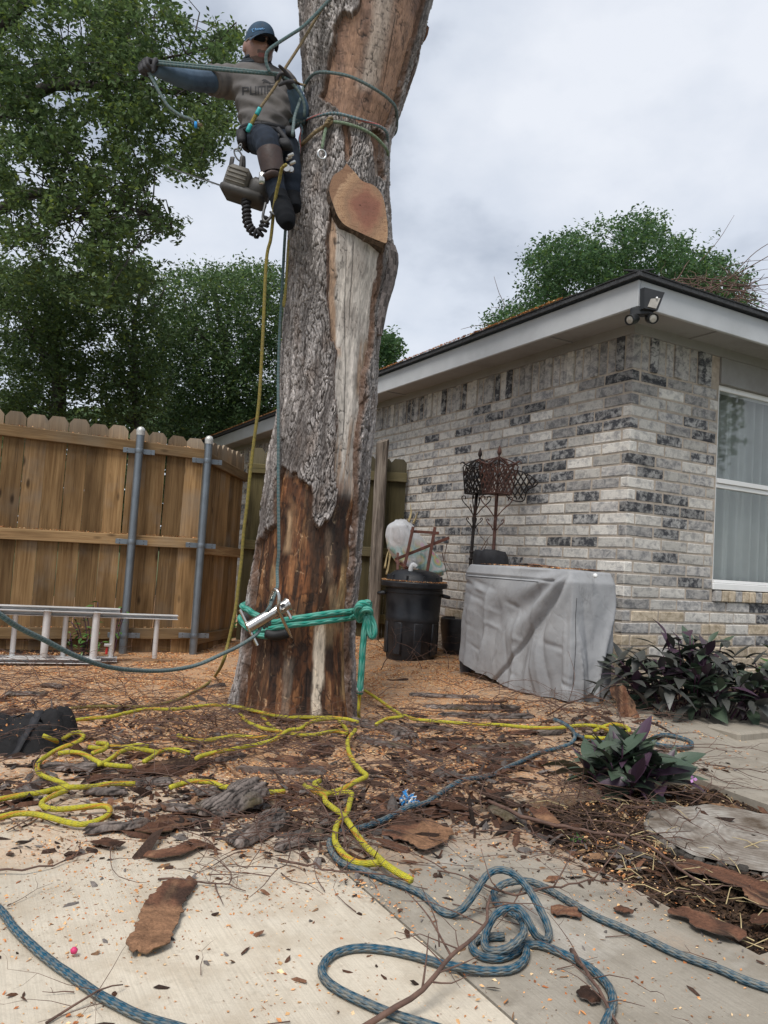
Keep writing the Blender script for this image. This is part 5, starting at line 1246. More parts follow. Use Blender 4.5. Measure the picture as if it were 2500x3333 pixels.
# neck gaiter, cap, glasses
m_ = MB()
for k in range(5):
    q = np.array(at(838-k*1.0, 206+k*7.5, 4.20+.008*k)); a = np.linspace(0, 2*math.pi, 30); r_ = .069+.007*k+.003*math.sin(k*2.1)
    tube(m_, np.stack([q[0]+r_*np.cos(a), q[1]+r_*np.sin(a), q[2]+.006*np.sin(a*3+k)], 1), .0125, 8, cap=False)
kid(m_.build('neck_gaiter', MAT['gaiter']), man)
m_ = MB(); rg = []
ph = np.arange(40)*2*math.pi/40
for t_ in np.linspace(0, 1, 12):
    z = .018+.118*math.sin(t_*math.pi/2); r_ = math.cos(t_*math.pi/2*.985)**.62
    fr = np.where(np.sin(ph) > 0, .012*(1-t_), -.004)
    rg.append(np.array([HL(.084*r_*c, .103*r_*s+fr_*s, z+.014*max(0, s)*(1-t_)) for c, s, fr_ in zip(np.cos(ph), np.sin(ph), fr)]))
loft(m_, rg, caps=False); cap_o = kid(m_.build('cap', MAT['capblue']), man)
m_ = MB(); top, bot = [], []
for v in np.linspace(0, 1, 8):
    for u in np.linspace(-1, 1, 19):
        a = u*1.22; y0 = .1*math.cos(a)+.008; x = .083*math.sin(a); y = y0+v*(.078*math.sqrt(max(0, 1-(u*.9)**2)))
        z = .034-.024*u*u-.014*v-.006*v*v
        top.append(HL(x*(1+.05*v), y, z+.004)); bot.append(HL(x*(1+.05*v), y, z))
gf = gridfaces(8, 19); m_.add(top, [tuple(q) for q in gf]); m_.add(bot, [tuple(q[::-1]) for q in gf], mi=1)
kid(m_.build('brim', [MAT['capblue'], MAT['capdark']]), cap_o)
m_ = MB(); CB = bvh_of(cap_o)
for s_ in ([(818, 100), (822, 95), (826, 93), (822, 98), (823, 104), (828, 101)], [(829, 98), (832, 92), (833, 100)], [(835, 99), (837, 93), (840, 98), (843, 92)], [(844, 98), (847, 92), (848, 97), (851, 92)], [(852, 98), (854, 91), (857, 96), (861, 93)]):
    Q = []
    for x, y in s_:
        d = unit(ray(x, y)); h = CB.ray_cast(Vector(EYE), Vector(d)); Q.append(np.array(h[0])-d*.002 if h[0] is not None else at(x, y, 4.08))
    tube(m_, resample(Q, .003), .0016, 5)
kid(m_.build('cap_stitching', MAT['capletter']), cap_o)
m_ = MB()
for s_ in (-1, 1):
    g = []
    for v in np.linspace(-1, 1, 6):
        for u in np.linspace(-1, 1, 9): g.append(HL(s_*.034+u*.029, .107-.9*(s_*.034+u*.029)**2*7.5+.002, .014+v*.017*(1-.25*u*u)))
    m_.add(g, [tuple(q) for q in gridfaces(6, 9)])
    tube(m_, resample([HL(s_*.062, .075, .02), HL(s_*.078, .03, .02), HL(s_*.082, -.01, .012)], .01), .0025, 6, mi=1)
tube(m_, resample([HL(-.008, .105, .022), HL(0, .108, .024), HL(.008, .105, .022)], .004), .0022, 6, mi=1)
kid(m_.build('glasses', [MAT['lens'], MAT['steel']]), man)
# gloves: palm, four fingers, thumb
def hand(wrist, d, pn_, thumb, curl, name='glove', sc_=1.0, point=None):
    d = unit(d); pn_ = unit(pn_-d*np.dot(pn_, d)); s = np.cross(d, pn_); m_ = MB()
    if np.dot(s, thumb) < 0: s = -s                      # s points to the thumb side
    pc_ = wrist+d*.048*sc_
    loft(m_, [wrist+d*t_*sc_+s[None]*(np.cos(ph16)*w_*sc_)[:, None]+pn_[None]*(np.sin(ph16)*h_*sc_)[:, None] for t_, w_, h_ in ((-.05, .038, .034), (-.015, .034, .027), (.0, .036, .026), (.03, .045, .022), (.06, .047, .019), (.088, .043, .016))])
    for i, (L_, o_) in enumerate(((.075, .033), (.084, .011), (.078, -.012), (.06, -.033))):
        p = wrist+d*(.082-.004*abs(i-1.2))*sc_+s*o_*sc_; P = [p-d*.02*sc_, p]; a = 0.0; c_ = curl if (point is None or i != point) else .12
        for k, fr in enumerate((.46, .31, .23)):
            a += c_*(.9, 1.0, .75)[k]; p = p+(d*math.cos(a)+pn_*math.sin(a))*L_*fr*sc_; P.append(p)
        tube(m_, resample(P, .008), np.linspace(.0115, .0085, len(resample(P, .008)))*sc_, 9)
    p = wrist+d*.02*sc_+s*.036*sc_; P = [p-s*.012, p, p+(s*.6+d*.75+pn_*.25)*.034*sc_, p+(s*.35+d*.85+pn_*.6)*.06*sc_, p+(s*.0+d*.8+pn_*1.0)*.078*sc_]
    tube(m_, resample(P, .008), np.linspace(.0145, .0095, len(resample(P, .008)))*sc_, 9)
    me = remesh(m_, .0038, 1); me.name = name; me.materials.append(MAT['glove']); me.polygons.foreach_set('use_smooth', [True]*len(me.polygons)); return kid(link(name, me), man)
ph16 = np.arange(16)*2*math.pi/16
wr = at(503, 220, 3.86); hand(wr, at(470, 207, 3.80)-wr, FWD*.5+up*-.8, up*.8+FWD*.4, 1.25, sc_=.98)
wl = at(950, 280, 3.965); hand(wl, at(925, 240, 3.9)-wl, rt*-.6+FWD*.7, up*.6+rt*.5, 1.05, sc_=.98, point=0)
# harness: belt, leg loops, side pouch, risers
m_ = MB()
def belt(y, l, r_, Yc, dp, rad_, tilt=0, n=40):
    a_, b_ = at(l, y, Yc), at(r_, y+tilt, Yc); c = (a_+b_)/2; w_ = (b_-a_)/2; q = np.arange(n+1)*2*math.pi/n
    return c+np.sin(q)[:, None]*w_+(np.cos(q)*dp)[:, None]*unit(FWD-.2*Z)
for dy in (0, 10): tube(m_, belt(430+dy, 784, 944, 4.06, .128, .0, 6), .014, 8, cap=False)
for P, r_ in (([(812, 425, 3.93), (842, 448, 3.86), (880, 458, 3.83), (915, 440, 3.9)], .014), ([(800, 430, 3.98), (790, 470, 4.02), (812, 490, 4.06)], .016), ([(905, 420, 3.9), (935, 460, 3.86), (950, 500, 3.9)], .014)):
    tube(m_, resample(P3(P), .02), r_, 8)
for x, y, Y, sx_, sz_ in ((786, 448, 3.97, .05, .1), (928, 470, 3.84, .06, .06), (905, 500, 3.88, .05, .07), (945, 430, 3.9, .05, .06)):
    bx(m_, at(x, y, Y), (rt, tfr, tax), (sx_, .05, sz_), 0, .012)
kid(m_.build('harness', MAT['web']), man)
for x, y, Y in ((940, 515, 3.82), (952, 530, 3.82), (946, 505, 3.8)):
    m_ = MB(); bx(m_, at(x, y, Y), (unit(rt+up*.5), tfr, unit(up-rt*.5)), (.035, .012, .014), 0, .003); kid(m_.build('harness_buckle', MAT['steel'], sharp=40), man)
for x, y, Y, r_ in ((934, 548, 3.74, .018), (948, 552, 3.75, .014)):
    m_ = MB(); lathe(m_, at(x, y, Y), [(.004, -.006), (r_, -.006), (r_, .006), (.004, .006)], 16, 0, (rt, up, FWD)); kid(m_.build('harness_ring', MAT['steel'], sharp=40), man)
# climbing pads, straps, boots
m_ = MB(); P = resample(P3([(877, 496, 3.795), (881, 520, 3.79), (886, 545, 3.79), (889, 568, 3.79)]), .012); tube(m_, P, np.linspace(.066, .06, len(P)), 24)
kid(m_.build('leg_pad', MAT['leather'], sharp=60), man)
m_ = MB(); tube(m_, resample(P3([(852, 584, 3.80), (866, 576, 3.74), (884, 566, 3.73), (903, 570, 3.75)]), .01), .02, 8, flat=.5)
bx(m_, at(853, 580, 3.74), (rt, FWD, up), (.03, .012, .06), 1, .003); kid(m_.build('pad_strap', [MAT['leather'], MAT['steel']]), man)
def boot(q, r):
    m_ = MB(); limb(q, r, 18)(m_); return m_
m_ = boot([(905, 628, 3.79), (911, 655, 3.775), (919, 675, 3.75), (927, 700, 3.70), (934, 722, 3.66), (938, 736, 3.64)], [.046, .05, .053, .052, .046, .028])
bme = remesh(m_, .007, 1); bme.name = 'boot'; bme.materials.append(MAT['boot']); bme.polygons.foreach_set('use_smooth', [True]*len(bme.polygons)); kid(link('boot', bme), man)
m_ = boot([(947, 610, 3.95), (950, 640, 3.94), (955, 660, 3.9), (962, 680, 3.86)], [.042, .045, .044, .03])
bme = remesh(m_, .008, 1); bme.name = 'boot'; bme.materials.append(MAT['boot']); bme.polygons.foreach_set('use_smooth', [True]*len(bme.polygons)); kid(link('boot', bme), man)
m_ = MB()
tube(m_, resample(P3([(865, 660, 3.76), (858, 690, 3.75), (856, 712, 3.75), (866, 722, 3.74), (882, 705, 3.74), (884, 690, 3.74)]), .01), .007, 8)
tube(m_, resample(P3([(880, 690, 3.74), (905, 700, 3.70), (935, 690, 3.71)]), .01), .006, 8)
kid(m_.build('climbing_spur', MAT['bolt']), man)
# rope in his hands and the lifeline
m_ = MB(); r1 = depth([(945, 258), (915, 243), (885, 238), (765, 226), (657, 215), (548, 204), (490, 199), (474, 203), (472, 214), (480, 228), (490, 246), (505, 275), (530, 320), (552, 350), (590, 377), (621, 388), (637, 402)], [3.9, 3.86, 3.8, 3.8, 3.82])
tube(m_, resample(r1, .015), .0088, 9)
tube(m_, resample(depth([(925, 250), (885, 242), (765, 232), (657, 222), (548, 211), (490, 206)], [3.9, 3.86, 3.82]), .02), .0085, 9)
tube(m_, resample(depth([(880, 238), (872, 220), (866, 200), (867, 178), (873, 165), (886, 153), (905, 140), (928, 125), (955, 108), (985, 88), (1025, 50), (1069, 3), (1110, -40)], [3.86, 3.84, 3.88, 3.93]), .015), .0088, 9)
tube(m_, resample(depth([(925, 252), (945, 266), (966, 288), (984, 318), (992, 350), (990, 380)], [3.88, 3.96]), .015), .0088, 9)
tag(m_.build('held_rope', MAT['dteal']), 'dark green rope stretched between the hands of the climber with its tail dangling', 'rope')
m_ = MB()
for i in range(14): tube(m_, [at(637, 401, 3.815), at(645+random.uniform(-4, 4), 404+random.uniform(-4, 4), 3.82), at(660+random.uniform(-7, 2), 408+random.uniform(-8, 8), 3.82)], [.003, .0028, .0015], 5, mi=1)
tube(m_, [at(637, 398, 3.815), at(637, 415, 3.81)], .008, 8); tag(m_.build('rope_whipping', [MAT['fray'], MAT['tan']]), 'blue taped frayed rope end dangling in the air below the outstretched arm', 'rope tie')
m_ = MB(); tube(m_, resample(depth([(1080, -20), (1035, 50), (994, 119), (963, 169), (928, 223), (903, 270), (874, 313), (845, 354)], [3.95, 3.9, 3.87]), .02), .0078, 9)
tube(m_, resample(depth([(845, 354), (826, 388), (808, 425)], [3.87, 3.88]), .01), .0105, 9, mi=1)
for a_, b_ in (((846, 352), (835, 374)), ((816, 405), (806, 428))): tube(m_, resample(depth([a_, b_], [3.868, 3.87]), .01), .0118, 9, mi=2)
MAT['brightteal'] = simple('teal_tape', (.02, .35, .36), .5)
tag(m_.build('lifeline', [MAT['tan'], MAT['olive'], MAT['brightteal']]), 'tan lifeline with teal taped splice clipped to the harness at the hip', 'rope')
m_ = MB(); tube(m_, resample([at(958, 262, 4.0)]+[hit(x, y, .02) for x, y in ((985, 272), (1003, 281))], .02), .007, 8); tag(m_.build('flip_line', MAT['tan']), 'short taut tan line behind the raised glove running to the trunk', 'rope')
# ---- chainsaw
c0, c1 = at(752, 596, 3.93), at(850, 628, 3.93); e1 = unit(c1-c0); e3 = unit(up-e1*np.dot(up, e1)); e2 = np.cross(e3, e1)
saw = thing('chainsaw', 'dirty top handle chainsaw hanging from the harness beside the bent leg', 'chainsaw', (c0+c1)/2)
cc = (c0+c1)/2
MAT['sawtop'] = simple('dusty_plastic', (.13, .118, .1), .7, var=.3, sc_=25, dirt=(.1, .085, .07)); MAT['sawlow'] = simple('dark_plastic', (.035, .032, .03), .6, var=.4, sc_=25)
m_ = MB(); bx(m_, cc+e3*.02-e1*.045, (e1, e2, e3), (.13, .15, .125), 0, .022); bx(m_, cc-e3*.045+e1*.0, (e1, e2, e3), (.235, .16, .06), 1, .02); bx(m_, cc+e1*.075+e3*.005, (e1, e2, e3), (.1, .14, .1), 1, .02)
for k in range(4): bx(m_, cc+e3*(.055-.022*k)-e1*.045-e2*.0765, (e1, e2, e3), (.11, .006, .008), 0, .002)
for k in range(4): bx(m_, cc+e3*(.055-.022*k)-e1*.045+e2*.0765, (e1, e2, e3), (.11, .006, .008), 0, .002)
kid(m_.build('body', [MAT['sawtop'], MAT['sawlow']], sharp=50), saw)
m_ = MB(); tube(m_, resample([at(748, 566, 3.93), at(752, 540, 3.92), at(757, 512, 3.92)], .01), np.array([.014]*len(resample([at(748, 566, 3.93), at(752, 540, 3.92), at(757, 512, 3.92)], .01))), 10, flat=.5)
tube(m_, resample(depth([(779, 565), (785, 540), (788, 515), (792, 512), (793, 540), (790, 560), (800, 570), (840, 600)], [3.9, 3.92]), .01), .0115, 10); kid(m_.build('handle', MAT['sawlow']), saw)
m_ = MB(); q0, q1 = at(742, 612, 3.93), at(548, 545, 3.98); dd = unit(q1-q0); nn_ = unit(np.cross(dd, FWD)); wd = unit(np.cross(dd, nn_))
prof = []; LB2 = np.linalg.norm(q1-q0)
wv = unit(np.cross(dd, up))*.97+unit(up-dd*np.dot(dd, up))*.22; wv = unit(wv); tn = np.cross(dd, wv)
for t_, w_ in ((0, .03), (.5, .032), (.92, .03), (.975, .022), (1, .006)): prof.append((q0+dd*LB2*t_, w_))
loft(m_, [np.array([p+wv*w_+tn*.003, p+wv*w_-tn*.003, p-wv*w_-tn*.003, p-wv*w_+tn*.003]) for p, w_ in prof])
kid(m_.build('guide_bar', MAT['steel'], smooth=False), saw)
m_ = MB()
for i in range(46):
    for s_ in (-1, 1):
        p = q0+dd*LB2*(i+.5)/48+wv*s_*.034; bx(m_, p, (dd, wv, tn), (.008, .007 if i % 2 else .004, .006))
kid(m_.build('saw_chain', MAT['bolt'], smooth=False), saw)['kind'] = 'stuff'
m_ = MB(); a = np.linspace(0, 2*math.pi, 25)
for (x, y, Y), rx, ry, th in (((776, 505, 3.93), .016, .036, .5), ((781, 480, 3.93), .008, .02, -.3)):
    q = at(x, y, Y); u_, v_ = np.cos(a)*rx, np.sin(a)*ry; tube(m_, q+(u_*math.cos(th)-v_*math.sin(th))[:, None]*rt+(u_*math.sin(th)+v_*math.cos(th))[:, None]*up, .0045, 7, cap=False)
tag(m_.build('carabiner', MAT['bolt']), 'dark carabiner clipping the chainsaw to the harness', 'carabiner')
m_ = MB(); pth = resample(depth([(796, 630), (801, 652), (803, 690), (806, 725), (822, 752), (842, 762), (856, 745), (862, 725), (872, 712)], [3.9, 3.88]), .003)
T = np.gradient(pth, axis=0); T /= np.linalg.norm(T, axis=1)[:, None]; s_ = np.arange(len(pth))*.003*2*math.pi/.021
n1v = np.cross(T, FWD); n1v /= np.linalg.norm(n1v, axis=1)[:, None]; n2v = np.cross(T, n1v); cr_ = .019
tube(m_, pth+cr_*(np.cos(s_)[:, None]*n1v+np.sin(s_)[:, None]*n2v), .0088, 7)
tag(m_.build('coil_lanyard', MAT['web']), 'black coiled lanyard drooping in a loop below the chainsaw', 'lanyard')
# ------------------------------------------------------------------ things round the house
# covered grill
def mat_cover():
    b = NB('grey_canvas', .8, 0, .25); p = b.wpos(); n = b.noise(p, 3.2, 6, .62)
    c = b.mix(b.rng(n, .35, .68), (.27, .275, .285), (.36, .365, .375)); st = b.noise(b.mapv(p, scale=(1, 1, .35)), 8, 6, .7)
    c = b.mix(b.rng(st, .58, .72, 0, .6), c, (.15, .145, .14)); b.color(c)
    rd_ = b.math('ABSOLUTE', b.math('SUBTRACT', b.noise(b.mapv(p, scale=(1, 1, .55)), 7, 3, .5, .8), .5)); wr = b.math('ADD', b.math('MULTIPLY', b.noise(p, 24, 5, .6, .6), .5), b.math('MULTIPLY', b.math('MINIMUM', rd_, .05), 4)); wv = b.noise(p, 420, 2)
    b.bump(b.math('ADD', wr, b.math('MULTIPLY', wv, .25)), .4, .012); return b.m
MAT['canvas'] = mat_cover()
a0, a1, b0_, b1_ = -.67, -.28, -.225, .84; TOPZ = .862
gz = float(zg(*HP(a0, b0_)[:2]))
grill = thing('covered_grill', 'boxy grill hidden under a creased grey canvas cover by the house corner', 'covered grill', HP((a0+a1)/2, (b0_+b1_)/2, gz))
per = []; rr_ = .045
def rcorner(ca, cb, s0, s1):
    return [(ca+rr_*math.cos(t), cb+rr_*math.sin(t)) for t in np.linspace(s0, s1, 8)]
loop = rcorner(a0+rr_, b0_+rr_, math.pi, 1.5*math.pi)+rcorner(a1-rr_, b0_+rr_, 1.5*math.pi, 2*math.pi)+rcorner(a1-rr_, b1_-rr_, 0, .5*math.pi)+rcorner(a0+rr_, b1_-rr_, .5*math.pi, math.pi)
Lp = np.array(loop+[loop[0]]); sl2 = np.concatenate([[0], np.cumsum(np.linalg.norm(np.diff(Lp, axis=0), axis=1))]); NS = 340
ss = np.linspace(0, sl2[-1], NS+1)[:-1]; A_s = np.interp(ss, sl2, Lp[:, 0]); B_s = np.interp(ss, sl2, Lp[:, 1])
nx = np.gradient(B_s); ny = -np.gradient(A_s); nl = np.hypot(nx, ny); nx, ny = nx/nl, ny/nl
NZ = 100; rg = []; rs_ = np.random.RandomState(12)
PLEATS = [(rs_.uniform(0, sl2[-1]), rs_.uniform(0, .45), rs_.uniform(.012, .03)*rs_.choice((-.7, 1, 1)), rs_.uniform(.012, .04), rs_.uniform(-.16, .16)) for _ in range(30)]
DENTS = [(rs_.uniform(.15, .95), rs_.uniform(0, sl2[-1]), rs_.uniform(.03, .11), rs_.uniform(-.012, .012)) for _ in range(46)]
for i in range(NZ):
    t = i/(NZ-1); z = TOPZ-(TOPZ-gz-.015)*t
    hem = .05*(fbm(ss*3.1, 0*ss, 0*ss+4, 2)-.35)+np.where((nx < -.5) & (B_s > .3), .09*(B_s-.3)/.54, 0)
    zz_ = z+hem*t**2
    g = (fbm(ss*4+.3*t, 0*ss+t*.8, 0*ss, 3)-.5)*.045*t**.8+(fbm(ss*11+t*1.3, 0*ss+t*5, 0*ss+5, 3)-.5)*.016*min(1, t*3)
    for s0_, t0_, am_, w_, dr_ in PLEATS:
        d_ = np.abs((ss-s0_-dr_*t+sl2[-1]/2) % sl2[-1]-sl2[-1]/2+.02*math.sin(t*5+s0_*9)); g = g+am_*np.exp(-d_/w_)*float(sstep(t0_, t0_+.3, t))
    for z0_, s0_, L_, am_ in DENTS:
        g = g+am_*np.exp(-((t-z0_-.25*(ss-s0_))/.022)**2-((ss-s0_)/L_)**2)
    g = g+.008*t
    # big diagonal tuck falling from the top corner across the long side
    sl_ = np.where(nx < -.6, B_s-b0_, -1.0)
    line = .03+.62*t**1.25; dd = sl_-line
    g = g+np.where(sl_ >= 0, .024*sstep(-.004, .022, dd)*np.exp(-np.clip(dd, 0, 9)/.2)*sstep(0, .12, t)*(1-.6*t)+.022*np.sin(np.arctan2(t*.86+.02, sl_+.02)*15+4*fbm(sl_*3, t*3+0*sl_, 0*sl_+2, 2))*sstep(.03, .3, np.hypot(t*.86, sl_))*np.exp(-np.clip(sl_-.2, 0, 9)/.35)-.012*np.exp(-((dd+.006)/.012)**2)*sstep(0, .1, t), 0)
    g = g+np.where(sl_ >= 0, -.018*np.exp(-((t-.085)/.008)**2)*(sl_ > .12)*(dd > .06), 0)
    crown_ = -.03*max(0, 1-t*12)
    rg.append(np.array([HP(a+nx_*(g_+crown_), b_+ny_*(g_+crown_), z_) for a, b_, nx_, ny_, g_, z_ in zip(A_s, B_s, nx, ny, g, zz_)]))
tc_ = rg[0].mean(0)
tops = [np.array([tc_+(q-tc_)*k+np.array([0, 0, .012*math.sqrt(1-k*k)+(fbm(q[0]*9*k, q[1]*9*k, 0, 2)-.5)*.012]) for q in rg[0]]) for k in (.05, .3, .55, .75, .9, .97)]
m_ = MB(); loft(m_, tops+rg, caps=False); kid(m_.build('cover', MAT['canvas']), grill)
m_ = MB(); ii = [i for i in range(NS) if nx[i] < -.9 and B_s[i] > b0_+.2]; tube(m_, resample([rg[10][i]-U*.001 for i in ii[::6]], .02), .0022, 5)
jj = int(np.argmin(np.hypot(A_s-(a0+.06), B_s-b0_))); tube(m_, [rg[k][jj]-V*.001 for k in range(20, 88, 3)], .0018, 5)
MAT['seam'] = simple('dark_seam', (.05, .05, .053), .8); kid(m_.build('seam', MAT['seam']), grill)
m_ = MB(); q = onplane(1926, 1873, HP(-.66, -.235), -V*1.0); lathe(m_, q-V*.03, [(.0, -.012), (.012, -.012), (.014, 0), (.012, .006), (0, .008)], 12, 0, (U, Z, -V)); kid(m_.build('cord_lock', MAT['white']), grill)
# black padded cover standing behind it
m_ = MB(); p0 = G(1512, 2190); rg = []
for t in np.linspace(0, 1, 24):
    a = np.arange(36)*2*math.pi/36; z = p0[2]+.87*t; k = (1-.12*t)*(1 if t < .97 else .86); s = np.array([fbm(math.cos(q)*2.2+5, math.sin(q)*2.2, t*4, 3)-.5 for q in a])
    sx_ = np.sign(np.cos(a))*np.abs(np.cos(a))**.6; sy_ = np.sign(np.sin(a))*np.abs(np.sin(a))**.6
    rg.append(np.stack([p0[0]+.16+(.14*k+s*.05)*sx_, p0[1]+.12+(.15*k+s*.05)*sy_, z+.02*s], -1))
loft(m_, rg); tag(m_.build('black_cover', MAT['web']), 'black padded cover standing upright just behind the grey covered grill', 'cover')
# rubbish bin
b = NB('black_plastic', .42, 0, .45); p = b.coord(); n = b.noise(p, 9, 5, .6); b.color(b.mix(b.rng(n, .4, .7), (.011, .012, .015), (.035, .036, .04))); b.rough(b.rng(n, .3, .7, .3, .62)); b.bump(b.noise(p, 90, 3), .12, .004); MAT['bin'] = b.m
bp = G(1336, 2150); bp = bp+np.array([0, .1, 0]); bp[2] = float(zg(bp[0], bp[1])); bz = bp[2]
can = thing('rubbish_bin', 'round black plastic bin with a domed lid dusted with sawdust', 'bin', bp)
RB = .238; HB_ = .70-bz
m_ = MB(); lathe(m_, bp, [(.0, .0), (RB*.78, 0), (RB*.8, .012), (RB*.87, HB_*.5), (RB*.885, HB_*.5), (RB*.9, HB_*.56), (RB*.885, HB_*.57), (RB*.93, HB_*.86), (RB*.96, HB_*.865), (RB*.96, HB_*.91), (RB*.945, HB_*.915), (RB*.97, HB_-.015), (RB*.9, HB_-.01)], 56, caps=False)
for i in range(8):
    a = i*math.pi/4+.2; d = np.array([math.cos(a), math.sin(a), 0]); tn = np.array([-d[1], d[0], 0])
    bx(m_, bp+d*RB*.84+np.array([0, 0, HB_*.28]), (tn, d, Z), (.07, .022, HB_*.42), 0, .008)
kid(m_.build('bin_body', MAT['bin'], sharp=40), can)
for s_ in (-1, 1):
    m_ = MB(); d = rt*np.array([1, 1, 0])*s_; tube(m_, resample([bp+d*RB*.93+np.array([0, -.06, HB_-.09]), bp+d*RB*1.14+np.array([0, -.045, HB_-.1]), bp+d*RB*1.14+np.array([0, .045, HB_-.1]), bp+d*RB*.93+np.array([0, .06, HB_-.09])], .01), .014, 8)
    kid(m_.build('handle', MAT['bin']), can)
m_ = MB(); lathe(m_, bp, [(RB*.99, HB_-.035), (RB*1.09, HB_-.034), (RB*1.1, HB_-.004), (RB*1.08, HB_+.004), (RB*.93, HB_+.004), (RB*.9, HB_+.018), (RB*.84, HB_+.055), (RB*.68, HB_+.085), (RB*.4, HB_+.1), (.0, HB_+.104)], 56, caps=False)
for i in range(10):
    a = i*math.pi/5; d = np.array([math.cos(a), math.sin(a), 0]); tn = np.array([-d[1], d[0], 0]); bx(m_, bp+d*RB*.86+np.array([0, 0, HB_+.032]), (tn, d, Z), (.014, .03, .045), 0, .004)
lid = kid(m_.build('lid', MAT['bin'], sharp=35), can)
MAT['chip'] = None
b = NB('sawdust_chips', .9, 0, .2); b.color(b.attr()); MAT['chip'] = b.m
def chips(name, P, rs_, size, label=None, nz=.35, parent=None):
    n = len(P); Nn = rs_.normal(0, nz, (n, 3))+np.array([0, 0, 1]); Nn /= np.linalg.norm(Nn, axis=1)[:, None]
    d = rs_.normal(size=(n, 3)); d -= Nn*(d*Nn).sum(1)[:, None]; d /= np.linalg.norm(d, axis=1)[:, None]; s_ = np.cross(Nn, d); L_ = np.minimum(size*rs_.lognormal(0, .45, n), size*1.9)[:, None]; w_ = L_*rs_.uniform(.25, .65, n)[:, None]
    P = P+np.array([0, 0, .0015]); v = np.stack([P-d*L_*.5-s_*w_*.3, P-s_*w_*.5+d*L_*.2, P+d*L_*.5+s_*w_*.2, P+s_*w_*.5-d*L_*.1+Nn*L_*.12], 1).reshape(-1, 3)
    pal = np.array([(.56, .25, .095), (.64, .38, .18), (.7, .5, .29), (.42, .15, .055), (.24, .09, .04), (.6, .31, .14)]); c = pal[rs_.choice(6, n, p=[.27, .25, .14, .16, .06, .12])]*rs_.uniform(.75, 1.2, n)[:, None]
    o = link(name, npmesh(name, v, np.arange(4*n).reshape(n, 4), MAT['chip'], False, np.repeat(c, 4, 0)))
    o['kind'] = 'stuff'
    return kid(o, parent) if parent else o
rs_ = np.random.RandomState(8); a = rs_.uniform(0, 2*math.pi, 1500); r_ = RB*rs_.uniform(.92, 1.09, 1500)
q = np.stack([bp[0]+r_*np.cos(a), bp[1]+r_*np.sin(a), bz+HB_+.005+rs_.uniform(0, .01, 1500)], 1)
a = rs_.uniform(0, 2*math.pi, 260); r_ = RB*.8*rs_.uniform(0, 1, 260)**.6; q = np.concatenate([q, np.stack([bp[0]+r_*np.cos(a), bp[1]+r_*np.sin(a), bz+HB_+.104-.05*(r_/RB/.84)**2.4], 1)]); chips('sawdust', q, rs_, .009, parent=can)
# white sack
b = NB('white_sack', .45, 0, .4); p = b.coord(); n = b.noise(p, 5.5, 5, .6, 1.0); sx = b.n('SeparateXYZ'); b.l(p, sx.inputs[0])
colr = b.ramp(b.voro(p, 11, 'F1', 'Distance'), [(.2, (.6, .3, .45)), (.4, (.58, .5, .2)), (.6, (.3, .5, .48)), (.8, (.65, .62, .6))])
c = b.mix(b.math('MULTIPLY', b.rng(n, .36, .5), b.rng(sx.outputs[2], 1.06, .95)), (.66, .66, .67), colr); b.color(c); b.bump(b.noise(b.mapv(p, scale=(1, 1, .25)), 30, 5, .65, .5), .8, .02); MAT['sack'] = b.m
sk = [(1692, 1285, 1325), (1712, 1262, 1348), (1745, 1256, 1375), (1785, 1262, 1405), (1825, 1285, 1430), (1855, 1320, 1448), (1872, 1345, 1452)]
m_ = MB(); rg = []
for y in np.linspace(1692, 1872, 30):
    l = np.interp(y, [t[0] for t in sk], [t[1] for t in sk]); r_ = np.interp(y, [t[0] for t in sk], [t[2] for t in sk]); A, B2 = at(l, y, 6.3), at(r_, y, 6.3); c = (A+B2)/2; w_ = (B2-A)/2; ph = np.arange(40)*2*math.pi/40
    e_ = 1 if 1700 < y < 1860 else .8
    s = np.array([fbm(math.cos(t)*3, math.sin(t)*3+y*.004, y*.012, 4)-.5 for t in ph]); rg.append(c+(np.cos(ph)*e_*(1+.34*s))[:, None]*w_+(np.sin(ph)*.15*e_*(1+.5*s))[:, None]*np.array([0, 1, .1])+np.array([0, 0, 1])*(.02*s)[:, None])
loft(m_, rg); tag(m_.build('sack', MAT['sack']), 'white plastic sack showing colourful rubbish, propped behind the black bin', 'sack')
MAT['redwood'] = simple('red_brown_wood', (.13, .045, .028), .6, var=.35, sc_=30)
fr_ = thing('broken_frame', 'broken red brown wooden frame leaning on the white sack above the bin', 'wooden frame', at(1390, 1850, 6.05))
for q0, q1, w_ in (((1345, 1715), (1316, 1848), .024), ((1416, 1716), (1390, 1864), .024), ((1336, 1729), (1429, 1735), .022), ((1286, 1821), (1462, 1750), .024), ((1295, 1800), (1294, 1856), .02), ((1303, 1834), (1326, 1850), .022)):
    A, B2 = at(*q0, 6.06 if w_ < .024 else 6.03), at(*q1, 5.98 if q1[1] > 1840 else 6.02); d = unit(B2-A); s_ = unit(np.cross(d, FWD)); m_ = MB()
    bx(m_, (A+B2)/2, (s_, np.cross(d, s_), d), (w_, w_*.9, np.linalg.norm(B2-A)), 0, .002); kid(m_.build('stick', MAT['redwood'], smooth=False), fr_)
m_ = MB(); tube(m_, resample([at(1336, 1866, 5.9), at(1338, 1848, 5.9), at(1346, 1838, 5.9), at(1355, 1846, 5.9)], .006), .018, 12); tag(m_.build('pipe_elbow', MAT['white']), 'white plastic pipe elbow standing on the lid of the black bin', 'pipe')
m_ = MB(); MAT['drystraw'] = simple('dry_frond', (.42, .33, .17), .8, var=.3)
